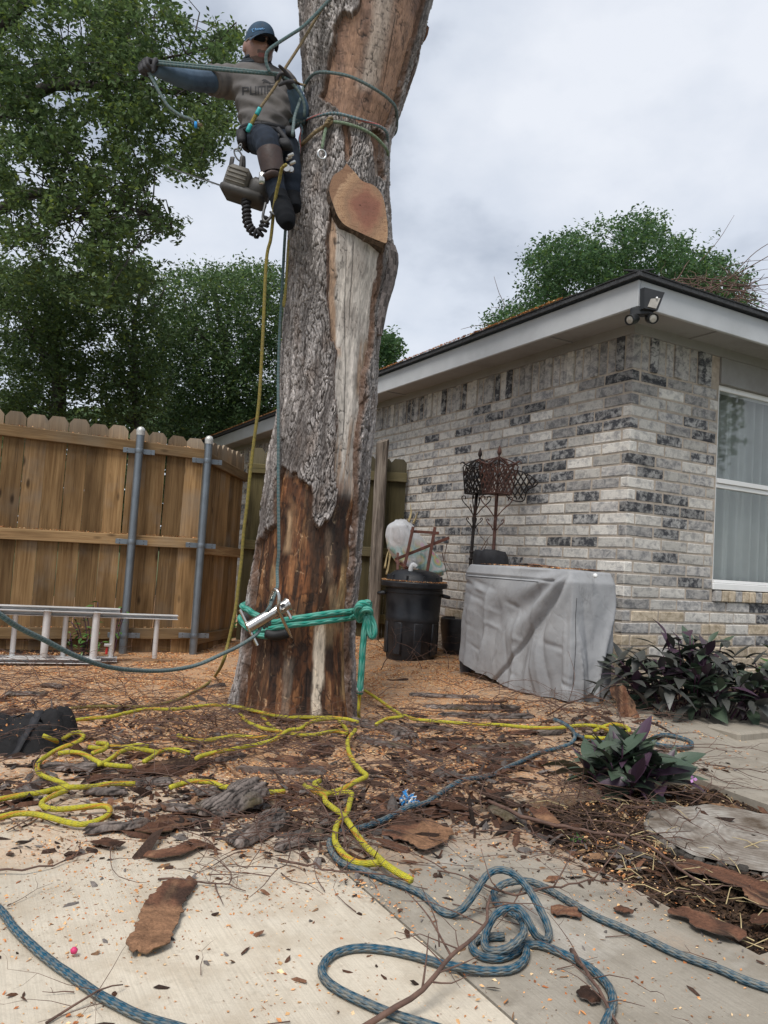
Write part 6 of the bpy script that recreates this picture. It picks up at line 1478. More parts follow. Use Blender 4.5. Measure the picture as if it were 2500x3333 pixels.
for P in ([(1262, 1860), (1270, 1810), (1282, 1760), (1290, 1720)], [(1252, 1850), (1262, 1800), (1276, 1775)], [(1330, 1700), (1338, 1670), (1336, 1640)], [(1345, 1705), (1352, 1690), (1360, 1668)], [(1258, 1870), (1266, 1830), (1268, 1790)]):
    P_ = resample([at(x, y, 6.65) for x, y in P], .02); tube(m_, P_, np.linspace(.014, .003, len(P_)), 5, flat=.25)
tag(m_.build('dry_fronds', MAT['drystraw']), 'few dry straw coloured fronds stuck behind the white sack', 'dried leaves')
m_ = MB(); q = G(1490, 2140); lathe(m_, np.array([q[0]+.02, q[1]+.15, q[2]]), [(0, 0), (.12, 0), (.16, .2), (.165, .3), (.15, .31), (.14, .05), (0, .05)], 28, caps=False); tag(m_.build('plant_pot', MAT['bin'], sharp=50), 'dark round pot half hidden between the bin and the covered grill', 'pot')
# planters on poles
MAT['iron'] = simple('black_iron', (.028, .022, .02), .6, .4, var=.4, sc_=30, dirt=(.07, .032, .022)); MAT['rust'] = simple('rusty_iron', (.085, .042, .033), .75, .3, var=.4, sc_=30, dirt=(.14, .06, .04))
def planter(base, topz, half, hb, mt, label, rot, lean):
    t = thing('iron_planter', label, 'planter', base); L_ = topz-base[2]; zb = L_-.35; zt = zb+hb
    lx = lambda z: np.array([lean[0]*z, lean[1]*z, z]); cs, sn = math.cos(rot), math.sin(rot); ex, ey = np.array([cs, sn, 0]), np.array([-sn, cs, 0])
    m_ = MB(); tube(m_, resample([lx(0), lx(zb*.5), lx(zb)], .1), .0125, 10)
    for z in (zb*.62, zb*.66): lathe(m_, lx(z), [(.012, -.01), (.018, -.006), (.018, .006), (.012, .01)], 12)
    m_.build('pole', mt, t)
    def corner(i, z): k = half*(.74+.26*(z-zb)/hb); sx_, sy_ = ((1, 1), (-1, 1), (-1, -1), (1, -1))[i % 4]; return lx(z)+ex*k*sx_+ey*k*sy_
    for i in range(4):                                      # four lattice sides
        m_ = MB(); A, B2, C2, D = corner(i, zb), corner(i+1, zb), corner(i+1, zt), corner(i, zt)
        S = lambda u, v: A*(1-u)*(1-v)+B2*u*(1-v)+C2*u*v+D*(1-u)*v
        nrm = unit(np.cross(B2-A, D-A)); N_ = 4
        for k in range(-N_, N_+1):
            for sg in (1, -1):
                pts = []
                for v in np.linspace(0, 1, 7):
                    u = (k/N_+v*.8) if sg > 0 else (1-k/N_-v*.8)
                    if 0 <= u <= 1: pts.append(S(u, v)+nrm*.0015*sg)
                if len(pts) > 1:
                    for p, q in zip(pts[:-1], pts[1:]): d = unit(q-p); bx(m_, (p+q)/2, (d, np.cross(d, nrm), nrm), (np.linalg.norm(q-p)+.003, .0105, .0025))
        for p, q in ((A, B2), (A, D), (B2, C2)): tube(m_, [p, q], .005, 6)
        tp_ = [S(u, 1+.16*abs(2*u-1)**1.5*(1 if u else 1)) for u in np.linspace(0, 1, 13)]; tube(m_, tp_, .0055, 6)
        m_.build('lattice_side', mt, t, smooth=False)
    m_ = MB(); rim = [corner(i, zb) for i in range(4)]; m_.add(rim, [(0, 1, 2, 3)]); m_.build('tray', mt, t, smooth=False)
    m_ = MB(); ztop = L_-.085
    for i in range(8):
        a = i*math.pi/4+math.pi/4; k = half*(1.36 if i % 2 == 0 else 1.0); d = ex*math.cos(a)+ey*math.sin(a)
        tube(m_, resample([lx(zt)+d*k, lx(zt+(ztop-zt)*.35)+d*k*.86, lx(zt+(ztop-zt)*.75)+d*k*.42, lx(ztop)+d*.008], .015), .0042, 6)
        if i % 2 == 0:
            c_ = lx(zt+(ztop-zt)*.3)+d*k*1.04; s_ = np.linspace(0, 4.6, 18); tube(m_, [c_+(d*math.cos(q)+Z*math.sin(q))*(.022-.0028*q) for q in s_], .0038, 6)
    m_.build('cage', mt, t)
    m_ = MB(); lathe(m_, lx(ztop), [(.006, -.01), (.01, 0), (.006, .012), (.012, .022), (.017, .036), (.013, .055), (.004, .08), (.0005, .088)], 14); m_.build('finial', mt, t)
    m_ = MB()
    for i in range(4):
        d = ex*math.cos(i*math.pi/2+.78)+ey*math.sin(i*math.pi/2+.78)
        for z0, sz in ((zb-.16, 1.0), (zb-.26, .55)):
            tube(m_, resample([lx(z0)+d*.012, lx(z0+.05*sz)+d*.05*sz, lx(z0+.1*sz)+d*.1*sz, lx(z0+.135*sz)+d*.112*sz, lx(z0+.14*sz)+d*.088*sz, lx(z0+.115*sz)+d*.082*sz], .008), .0042, 6)
    m_.build('scroll', mt, t); return t
for px0, py0, pt, Yp, mt, lab, rot, hf in ((1533, 1816, (1565, 1458), 5.72, 'iron', 'dark iron lattice planter on a pole, left one of the pair by the brick wall', .42, .088), (1605, 1816, (1627, 1450), 5.42, 'rust', 'rust brown iron lattice planter on a pole in front of the dark one', .6, .098)):
    q = at(px0, py0, Yp); tp_ = at(*pt, Yp); sl3 = (tp_-q)/(tp_[2]-q[2]); zg_ = float(zg(q[0], q[1])); bs = q+sl3*(zg_-q[2]); planter(bs, tp_[2], hf, .205, MAT[mt], lab, rot, (sl3[0], sl3[1]))
m_ = MB(); wp = HP(-.06, 0); Q = [(1640, 1528), (1690, 1533), (1722, 1546), (1744, 1562), (1751, 1570), (1742, 1582), (1716, 1596), (1700, 1632), (1648, 1612)]
Q3 = [onplane(x, y, wp, U) for x, y in Q]; tube(m_, resample(Q3+[Q3[0]], .02), .005, 6)
for k in range(-14, 26):
    for sg in (1, -1):
        run = []
        for v in np.linspace(0, 1, 24):
            x = 1600+k*19+sg*(v*70); y = 1520+v*115
            ok = polydist(Q, np.array([x]), np.array([y]))[0] > 0
            if ok: run.append(onplane(x, y, HP(-.06-.003*sg, 0), U))
        if len(run) > 2: d = unit(run[-1]-run[0]); bx(m_, (run[0]+run[-1])/2, (d, np.cross(d, U), U), (np.linalg.norm(run[-1]-run[0]), .012, .003))
tag(m_.build('wall_basket', MAT['iron'], smooth=False), 'fan shaped iron lattice basket hung on the wall behind the rusty planter', 'wall basket')
m_ = MB()
for P in ([(1570, 1800), (1585, 1770), (1588, 1755)], [(1530, 1640), (1545, 1700), (1560, 1740), (1600, 1780)], [(1565, 1790), (1590, 1750), (1605, 1740)], [(1440, 1800), (1450, 1850), (1460, 1890)], [(1455, 1770), (1448, 1820), (1470, 1860)]):
    P_ = resample([at(x, y, 5.75) for x, y in P], .03); tube(m_, P_, np.linspace(.004, .0015, len(P_)), 5, cap=False)
tag(m_.build('dry_vine', MAT['twig']), 'thin bare vine climbing by the dark planter pole', 'vine')
# security light
MAT['blackp'] = simple('black_housing', (.014, .015, .016), .4)
cb = HP(-.325, -.327, 2.54); sec_ = thing('security_light', 'black twin head security light with solar panel under the eaves corner', 'lamp', cb)
m_ = MB(); pA = [at(x, y, 4.40) for x, y in ((2098, 935), (2164, 952), (2141, 1011), (2098, 1003))]; back = [p+V*.035 for p in pA]; m_.add(pA+back, [(3, 2, 1, 0), (4, 5, 6, 7), (0, 1, 5, 4), (1, 2, 6, 5), (2, 3, 7, 6), (3, 0, 4, 7)])
kid(m_.build('panel_housing', MAT['blackp'], smooth=False), sec_)
m_ = MB(); pB = [at(x, y, 4.394) for x, y in ((2121, 972), (2150, 970), (2136, 1004), (2111, 998))]; back = [p+V*.012 for p in pB]; m_.add(pB+back, [(3, 2, 1, 0), (0, 1, 5, 4), (1, 2, 6, 5), (2, 3, 7, 6), (3, 0, 4, 7)]); MAT['sens'] = simple('grey_lens', (.36, .34, .31), .3); kid(m_.build('sensor_lens', MAT['sens'], smooth=False), sec_)
m_ = MB(); lathe(m_, at(2138, 970, 4.39), [(0, .004), (.0065, .003), (.007, -.004), (0, -.006)], 12, 0, (U, Z, V)); kid(m_.build('motion_eye', MAT['white']), sec_)
m_ = MB(); bx(m_, at(2088, 1016, 4.46), (unit(U-V), unit(U+V), Z), (.13, .05, .05), 0, .008); kid(m_.build('bracket', MAT['blackp'], smooth=False), sec_)
MAT['lampglass'] = simple('frosted_lens', (.55, .53, .48), .3)
for (x, y), dv in (((2050, 1041), [-.75, -.55, -.35]), ((2126, 1037), [.1, -.9, -.35])):
    c = at(x, y, 4.42); dv = unit(dv); sv = unit(np.cross(dv, Z)); uv_ = np.cross(sv, dv); m_ = MB(); lathe(m_, c-dv*.07, [(0, 0), (.022, 0), (.03, .02), (.032, .07), (.031, .078), (.027, .078), (.027, .07)], 26, 0, (sv, uv_, dv)); h = kid(m_.build('lamp_head', MAT['blackp'], sharp=40), sec_)
    m_ = MB(); lathe(m_, c, [(.0268, -.002), (.02, .003), (0, .005)], 24, 0, (sv, uv_, dv)); lo_ = m_.build('lamp_lens', MAT['lampglass'], h); lo_.matrix_parent_inverse = Matrix.Identity(4)
MAT['laddermetal'] = simple('bright_aluminium', (.66, .66, .66), .45, .45, var=.06, sc_=14, dirt=(.5, .49, .47))
# ladder lying on its side
lad = thing('ladder', 'aluminium extension ladder lying on its side along the bottom of the fence', 'ladder', G(200, 2155))
dl = unit(np.array([.935, .34, 0])); ol = np.array([dl[1], -dl[0], 0]); pB0 = G(200, 2163)
def lrail(x0, x1, ytop, off, zt):
    """rail along dl from photo column x0 to x1, off = towards us"""
    o_ = pB0+ol*off; f = lambda x: (lambda d: (np.linalg.solve(np.array([[dl[0], -d[0]], [dl[1], -d[1]]]), np.array([EYE[0]-o_[0], EYE[1]-o_[1]])))[0])(ray(x, ytop))
    return o_+dl*f(x0), o_+dl*f(x1)
def chan(m_, A, B2, z, hgt, dep, mi=0):
    c = (A+B2)/2; L_ = np.linalg.norm((B2-A)[:2]); c = np.array([c[0], c[1], z]); bx(m_, c-ol*dep*.42, (dl, ol, Z), (L_, .004, hgt), mi, .001)
    for s_ in (-1, 1): bx(m_, c+np.array([0, 0, s_*(hgt/2-.003)])+ol*.001, (dl, ol, Z), (L_, dep, .005), mi, .001)
H1, L1 = .385, .03
A1, B1 = lrail(-260, 392, 1977, .03, H1); A2, B2_ = lrail(-260, 580, 1998, -.05, H1)
for A, B2, z, nm in ((A1, B1, .385, 'side_rail'), (A1, B1-dl*.1, .03, 'side_rail'), (A2, B2_, .345, 'side_rail'), (A2, B2_-dl*.4, .035, 'side_rail')):
    m_ = MB(); chan(m_, A, B2, z, .032, .075); kid(m_.build(nm, MAT['laddermetal'], smooth=False), lad)
for xs, off, dia, z0, z1 in (((148, 309, -20), .03, .043, .04, .38), ((45, 210, 366, 508, -120), -.05, .031, .045, .338)):
    for x in xs:
        A, _b = lrail(x, x+10, 2070, off, 0); m_ = MB(); lathe(m_, np.array([A[0], A[1], z0]), [(dia*.5, 0), (dia*.5, z1-z0)], 14, 0, (dl*1.15, ol, Z)); kid(m_.build('rung', MAT['laddermetal'], sharp=50), lad)
m_ = MB(); A, _b = lrail(352, 360, 2090, .04, 0); bx(m_, np.array([A[0], A[1], .145]), (dl, ol, Z), (.05, .03, .02), 0, .003); bx(m_, np.array([A[0], A[1], .105])-dl*.005, (dl, ol, Z), (.016, .014, .05), 1, .004); MAT['redp'] = simple('red_plastic', (.4, .02, .02), .4); kid(m_.build('rung_lock', [MAT['alu'], MAT['redp']], smooth=False), lad)
MAT['orangep'] = simple('red_orange_grip', (.5, .06, .02), .5)
# black rope bag
bm_c = G(110, 2420); NX, NY = 90, 60; gx = np.linspace(-.52, .28, NX); gy = np.linspace(-.3, .32, NY); X_, Y_ = np.meshgrid(gx, gy, indexing='ij')
out_ = 1-np.maximum(np.abs((X_+.17)/.36)**2.6+np.abs(Y_/.23)**2.6, 0); e_ = out_+(fbm(X_*7, Y_*7, 0*X_, 3)-.5)*.5
hgt = sstep(-.02, .55, e_)*(.065+.075*fbm(X_*5+2, Y_*5, 0*X_+1, 2)+.06*np.exp(-((X_-.08)/.1)**2-((Y_-.1)/.13)**2)); rid = 1-np.abs(fbm(X_*7+Y_*3, Y_*15-X_*3, 0*X_+4, 4)-.5)*6; hgt = hgt*(.68+.42*np.clip(rid, -.6, 1))
z_ = bm_c[2]+hgt-.012+.0*X_
m_ = MB(); m_.add(np.stack([bm_c[0]+X_, bm_c[1]+Y_, z_], -1).reshape(-1, 3), [tuple(q) for q in gridfaces(NX, NY)[:, ::-1]])
b = NB('black_canvas', .85, 0, .25); p = b.coord(); b.color(b.mix(b.noise(p, 18, 5), (.008, .008, .009), (.024, .023, .024))); b.bump(b.math('ADD', b.noise(p, 30, 5, .65, .8), b.math('MULTIPLY', b.noise(p, 500, 2), .2)), .6, .012); MAT['bag'] = b.m
bag = thing('rope_bag', 'crumpled black canvas rope bag sprinkled with sawdust at the left edge', 'bag', bm_c); kid(m_.build('bag_body', MAT['bag']), bag)
BB = bvh_of(bag.children[0])
def drop(x, y, off=.004):
    h = BB.ray_cast(Vector((x, y, 3)), Vector((0, 0, -1))); return np.array([x, y, (h[0].z if h[0] is not None else bm_c[2])+off])
for pts in ([(.0, -.26), (.03, -.12), (.0, .02), (-.1, .1), (-.3, .12), (-.5, .06)], [(-.45, -.2), (-.25, -.17), (-.1, -.2), (.02, -.26)], [(.22, .2), (.27, .08), (.25, -.06), (.18, -.18)]):
    Q = resample([drop(bm_c[0]+x, bm_c[1]+y, .012) for x, y in pts], .02); Q = np.array([drop(q[0], q[1], .008) for q in Q]); m_ = MB()
    T = np.gradient(Q, axis=0); s_ = np.cross(T, Z); s_ /= np.linalg.norm(s_, axis=1)[:, None]
    loft(m_, [np.array([q-s*.017, q+s*.017, q+s*.017+Z*.004, q-s*.017+Z*.004]) for q, s in zip(Q, s_)]); kid(m_.build('strap', MAT['web']), bag)
rs_ = np.random.RandomState(4); q = np.array([drop(bm_c[0]+x, bm_c[1]+y, .001) for x, y in zip(rs_.uniform(-.45, .3, 420), rs_.uniform(-.22, .26, 420)) if rs_.rand() < .8 or x > .05]); q = q[q[:, 2] > bm_c[2]+.03]; chips('sawdust', q, rs_, .009, parent=bag)
# old stump
b = NB('weathered_stump', .9, 0, .2); p = b.wpos(); sc0 = G(2452, 2722, .005)
ln = b.n('VectorMath'); ln.operation = 'LENGTH'; b.l(b.mapv(p, loc=tuple(-sc0)), ln.inputs[0]); rg_ = b.noise(p, 6, 5, .65)
c = b.ramp(rg_, [(.32, (.09, .065, .045)), (.48, (.23, .2, .17)), (.64, (.37, .345, .31)), (.76, (.26, .17, .1))]); rn = b.math('SINE', b.math('MULTIPLY', b.math('ADD', ln.outputs['Value'], b.math('MULTIPLY', rg_, .05)), 260)); c = b.mix(b.rng(rn, -1, 1, 0, .25), c, (.1, .08, .06)); b.color(c); b.bump(b.math('ADD', b.noise(p, 40, 5, .7), b.math('MULTIPLY', rn, .2)), .6, .008); MAT['stumptop'] = b.m
stp = thing('tree_stump', 'low weathered grey tree stump set flush in the mulch bed', 'stump', sc0); NR = 96; a = np.arange(NR)*2*math.pi/NR
Rs = .335*(1+.12*(fbm(np.cos(a)*1.5+3, np.sin(a)*1.5, 0*a, 3)-.5)*2+.02*np.sin(a*9)); m_ = MB()
loft(m_, [np.stack([sc0[0]+Rs*k*np.cos(a)*1.06, sc0[1]+Rs*k*np.sin(a)*.95, sc0[2]+(fbm(np.cos(a)*k*4, np.sin(a)*k*4, 0*a, 3)-.5)*.014-.004*(k > .98)], -1) for k in (.02, .2, .4, .6, .8, .92, 1.0)], caps=False); kid(m_.build('cut_top', MAT['stumptop']), stp)
for i in range(70):
    a_ = i*2*math.pi/70; r_ = np.interp(a_, a, Rs); d = np.array([math.cos(a_)*1.06, math.sin(a_)*.95, 0]); d = d/np.linalg.norm(d); k = random.uniform(.5, 1)
    m_ = MB(); bx(m_, sc0+np.array([math.cos(a_)*1.06*r_, math.sin(a_)*.95*r_, 0])+np.array([0, 0, -.035+random.uniform(-.006, .004)]), (np.array([-d[1], d[0], 0]), unit(d+np.array([0, 0, random.uniform(-.2, .1)])), Z), (random.uniform(.02, .036), .03, random.uniform(.05, .065)), 0, .005, tuple(np.array([.3, .27, .24])*k*random.choice((.35, .8, 1.0))))
    kid(m_.build('bark_block', MAT['bark'], smooth=False), stp)
# ---------------------------------------------------------------- plants
def mat_blade(name, g1, g2, pu):
    b = NB(name, .42, 0, .4); r = b.rnd(); p = b.coord(); sx = b.n('SeparateXYZ'); b.l(p, sx.inputs[0])
    c = b.mix(r, g1, g2); c = b.mix(b.rng(b.math('FRACT', b.math('MULTIPLY', r, 7.31)), .45, .8), c, pu); c = b.mix(b.rng(b.math('ABSOLUTE', sx.outputs[1]), .0, .006, .35, 0), c, (.12, .13, .1))
    c = b.mix(b.rng(b.noise(p, 60, 3), .4, .7, 0, .35), c, tuple(t*.5 for t in g1)); b.color(c); b.bump(b.noise(b.mapv(p, scale=(8, 160, 1)), 1.0, 2), .15, .003); return b.m
MAT['purple'] = mat_blade('purple_heart_leaf', (.05, .078, .05), (.075, .105, .07), (.058, .027, .052)); MAT['greenleaf'] = mat_blade('bright_leaf', (.05, .12, .025), (.09, .19, .04), (.07, .15, .03)); MAT['stem'] = simple('purple_stem', (.06, .022, .045), .6)
def blade(L_, w_, curl, fold, mt):
    m_ = MB(); n = 7; v = []; prof = [.18, .62, .95, 1.0, .8, .45, .02]
    for i in range(n):
        t = i/(n-1); x = L_*t; z = -curl*L_*t*t
        for s_ in (-1, 0, 1): v.append((x, s_*w_*.5*prof[i], z+abs(s_)*fold*w_*prof[i]))
    m_.add(v, [tuple(q) for q in gridfaces(n, 3)]); return m_.mesh('leaf', MAT[mt])
BL = {mt: [blade(L_, L_*w_, c, f, mt) for L_, w_, c, f in ((1, .36, .18, .16), (1, .42, .34, .12), (1, .31, .08, .2), (1, .38, .55, .1))] for mt in ('purple', 'greenleaf')}
def leafy(name, label, cat, c, rx, ry, h, nst, nl, ll, mt, seed, group=None, lift=(.15, 1.1), extra=0):
    """clump: stems fan out of the ground, leaves in threes along and at the tips"""
    rs_ = np.random.RandomState(seed); t = thing(name, label, cat, c, group); m_ = MB(); k = 0
    for i in range(nst):
        a = rs_.uniform(0, 2*math.pi); r_ = math.sqrt(rs_.rand()); b0 = np.array([rx*.55*r_*math.cos(a), ry*.55*r_*math.sin(a), 0]); tip = np.array([rx*r_*math.cos(a), ry*r_*math.sin(a), h*(1-.55*r_*r_)*rs_.uniform(.65, 1.05)])
        P = resample([b0, (b0+tip)/2+np.array([0, 0, .1*h]), tip], .03); tube(m_, P, .004, 5)
        for j in range(nl):
            f = 1-j/nl*.62; p = P[int(f*(len(P)-1))]; az = a+j*2.4+rs_.normal(0, .5); pit = rs_.uniform(*lift)-(.5 if j > nl-3 else 0)
            o = bpy.data.objects.new('leaf', BL[mt][rs_.randint(4)]); col.objects.link(o); o.parent = t; s_ = ll*rs_.uniform(.65, 1.15)
            o.location = p; o.scale = (s_, s_*rs_.uniform(.85, 1.15), s_); o.rotation_euler = (rs_.normal(0, .35), -pit, az)
    m_.build('stem', MAT['stem'], t)
    if extra:
        q = MB()
        for i in range(extra):
            me = BL[mt][rs_.randint(4)]; r_ = rs_.rand()**.6; a = rs_.uniform(0, 2*math.pi); s_ = ll*rs_.uniform(.65, 1.15); M_ = Matrix.Translation((rx*r_*math.cos(a), ry*r_*math.sin(a), h*(1-.55*r_*r_)*rs_.uniform(.25, 1.0))) @ (Matrix.Rotation(a+rs_.normal(0, 1.0), 4, 'Z') @ Matrix.Rotation(-rs_.uniform(-.6, .9), 4, 'Y')) @ Matrix.Scale(s_, 4)
            q.add([tuple(M_ @ v.co) for v in me.vertices], [tuple(f.vertices) for f in me.polygons])
        o = q.build('leaf', MAT[mt], t); o['kind'] = 'stuff'
    return t
leafy('purple_plant', 'clump of dark green and purple leaves standing in the mulch bed corner', 'plant', G(2045, 2600, -.02)+np.array([0, .05, 0]), .2, .15, .2, 24, 8, .15, 'purple', 3)
leafy('purple_plant', 'broad bank of dark purple leaves against the brick wall under the window', 'plant', G(2300, 2362)+V*.22+U*.16, .58, .3, .45, 49, 6, .16, 'purple', 5, extra=230)
leafy('purple_plant', 'small sprig of purple leaves poking out at the foot of the house corner', 'plant', HP(-.1, -.24, .08), .1, .08, .2, 5, 5, .11, 'purple', 9)
leafy('green_plant', 'bright green leafy plant at the right edge beyond the purple leaves', 'plant', at(2500, 2180, 5.1)*np.array([1, 1, 0])+np.array([.03, 0, .1]), .14, .12, .38, 8, 7, .12, 'greenleaf', 12)
leafy('weed', 'leafy green weed growing up behind the ladder by the first metal post', 'weed', at(330, 2130, 5.78)*np.array([1, 1, 0])+np.array([0, 0, .0]), .26, .06, .5, 9, 7, .055, 'greenleaf', 14, None, (-.2, .6))
leafy('weed', 'low green weed between the ladder rungs at the foot of the fence', 'weed', at(255, 2130, 5.75)*np.array([1, 1, 0]), .2, .06, .2, 9, 6, .05, 'greenleaf', 15, None, (-.2, .6))
leafy('weed', 'tiny bright green weed sprouting in the mulch beside the walkway', 'weed', G(1882, 2752, -.03), .022, .022, .035, 16, 5, .016, 'greenleaf', 16)
leafy('weed', 'green weed growing in the side yard between fence and trunk', 'weed', at(765, 2010, 7.5)*np.array([1, 1, 0]), .14, .12, .25, 14, 6, .07, 'greenleaf', 17)
m_ = MB(); q = at(2255, 2535, 2.95); MAT['petal'] = simple('pink_petal', (.6, .3, .62), .5)
for i in range(3):
    a = i*2.09; d = np.array([math.cos(a), -.4, math.sin(a)]); s_ = unit(np.cross(d, FWD)); m_.add([q, q+d*.009+s_*.007, q+d*.016, q+d*.009-s_*.007], [(0, 1, 2, 3)])
tag(m_.build('flower', MAT['petal'], smooth=False), 'small pink flower at the right tip of the near purple plant', 'flower')
# ------------------------------------------------------------------ bark, twigs, sawdust
LABS = set()
def bark_slab(x0, y0, x1, y1, wd, kind, seed, label, z0=.004, tilt=0.0, zl=(0, 0), roll=0.0, parent=None, p0=None, p1=None, curl=None, name='bark_slab'):
    A, B2 = (G(x0, y0, z0+zl[0]), G(x1, y1, z0+zl[1])) if p0 is None else (np.array(p0), np.array(p1))
    ax_ = unit(B2-A); L_ = np.linalg.norm(B2-A); sd = unit(np.cross(ax_, Z)); nm = np.cross(sd, ax_); rs_ = np.random.RandomState(seed)
    if roll: sd, nm = sd*math.cos(roll)+nm*math.sin(roll), nm*math.cos(roll)-sd*math.sin(roll)
    fs = .006 if kind == 'o' and L_ < .5 else .011; nl = int(np.clip(L_/fs, 12, 80)); nw = int(np.clip(wd/(fs*.72), 7, 36)); t = np.linspace(0, 1, nl)[:, None]+np.zeros((1, nw)); s = np.linspace(-1, 1, nw)[None]+np.zeros((nl, 1))
    ragw = 1+.5*(fbm(t*L_*11, s*.7+np.sign(s)*3, 0*t+seed, 4)-.5)*2*(.55 if kind != 'l' else .34)+.3*(fbm(t*L_*70, np.sign(s)*4, 0*t+seed+11, 2)-.5); taper = np.minimum(1, np.minimum(t, 1-t)*6+.45)
    rage = (fbm(s*wd*32, 0*t+(t > .5)*5, 0*t+seed+2, 3)-.5)*.16*np.clip(wd/L_*2.4, .3, 1); tt = t+rage*np.abs(2*t-1)**3
    bend = (fbm(tt*2.2, 0*t, 0*t+seed+9, 2)-.5)*wd*(.9 if kind != 'l' else .5)
    x = tt*L_; y = s*wd/2*ragw*taper+bend
    cu = curl if curl is not None else rs_.uniform(.05, .17)
    up_o = kind == 'o'
    arch = cu*wd*((1-s*s) if up_o else (s*s)*.75)+ (fbm(t*L_*5, s*wd*5, 0*t+seed+4, 3)-.5)*.012*min(1, wd*10)+.015*np.sin(t*3.1+seed)*rs_.uniform(-.3, .6)
    th = .005+.007*fbm(t*L_*9, s*wd*20, 0*t+seed+6, 2)
    F1, F2, cid = cells(y*58+seed*3+2*fbm(y*30, x*14, 0*t+seed, 2), x*8+seed*5); pl = sstep(.03, .3, F2-F1)
    outer = .0034*pl*(.6+.8*cid); inner = .003*(fbm(y*90, x*9, 0*t+seed, 3)-.5)
    zt, zb_ = (arch+th+outer, arch+inner) if up_o else (arch+th+inner, arch-outer*.6)
    edge = np.minimum(np.minimum(t, 1-t)*nl/2.0, (1-np.abs(s))*nw/4.0); k = sstep(0, 1, edge); zt = zb_+.003+(zt-zb_-.003)*k
    W = lambda z: A+x[..., None]*ax_+y[..., None]*sd+z[..., None]*nm
    P = np.concatenate([W(zt).reshape(-1, 3), W(zb_).reshape(-1, 3)])
    lowest = P[:, 2]-np.array([zg(q[0], q[1]) for q in P[::7]]).min()
    gc = np.array([.2, .168, .152])*(.3+.95*fbm(y*30, x*16, 0*t+seed, 3)[..., None])*(.7+.6*cid[..., None]); gc = gc*(.1+.95*pl[..., None])*(.6+.8*fbm(y*130, x*60, 0*t+seed+8, 2)[..., None])
    mo = sstep(.52, .66, fbm(y*14, x*8, 0*t+seed+3, 3))[..., None]
    if rs_.rand() < .35: gc = gc*(1-.5*mo)+np.array([.075, .085, .035])*.5*mo
    gc = gc*(1-.35*mo)+np.array([.13, .08, .055])*.35*mo
    v1, v2 = fbm(y*70, x*6, 0*t+seed+1, 4)[..., None], fbm(y*20, x*9, 0*t+seed+5, 4)[..., None]
    dk = rs_.uniform(.55, 1.15) if kind != 'l' else 1.9
    ic = np.array([.14, .066, .04])*dk*(.35+1.3*v1); ic = ic+(np.array([.05, .028, .02])*dk-ic)*sstep(.5, .64, v2); ic = ic+(np.array([.28, .17, .1])*min(1, dk)-ic)*sstep(.6, .72, v1)*.5
    if kind == 'l': kt = sstep(.36, .5, t+(fbm(x*14, y*14, 0*t+seed, 4)-.5)*.5)[..., None]; ic = ic*(1-kt)*.55+kt*np.array([.22, .12, .068])*(.45+1.1*fbm(x*60, y*24, 0*t+seed+3, 4)[..., None])
    tc_, bc_ = (gc, ic) if up_o else (ic, gc)
    f = gridfaces(nl, nw); n0 = nl*nw; rim = np.concatenate([np.arange(nw), np.arange(1, nl)*nw+nw-1, (nl-1)*nw+np.arange(nw-2, -1, -1), np.arange(nl-2, 0, -1)*nw]); r2 = np.roll(rim, -1)
    F = np.concatenate([f[:, ::-1], f+n0, np.stack([rim, r2, r2+n0, rim+n0], 1)])
    ctr = (A+B2)/2; o = link(name, npmesh(name, P-ctr, F, MAT['bark'], True, np.clip(np.concatenate([tc_.reshape(-1, 3), bc_.reshape(-1, 3)]), .004, .8))); o.location = ctr; o.data.set_sharp_from_angle(angle=R(55))
    assert label not in LABS, label
    LABS.add(label); return tag(o, label, 'bark', 'torn bark slabs strewn over the ground')
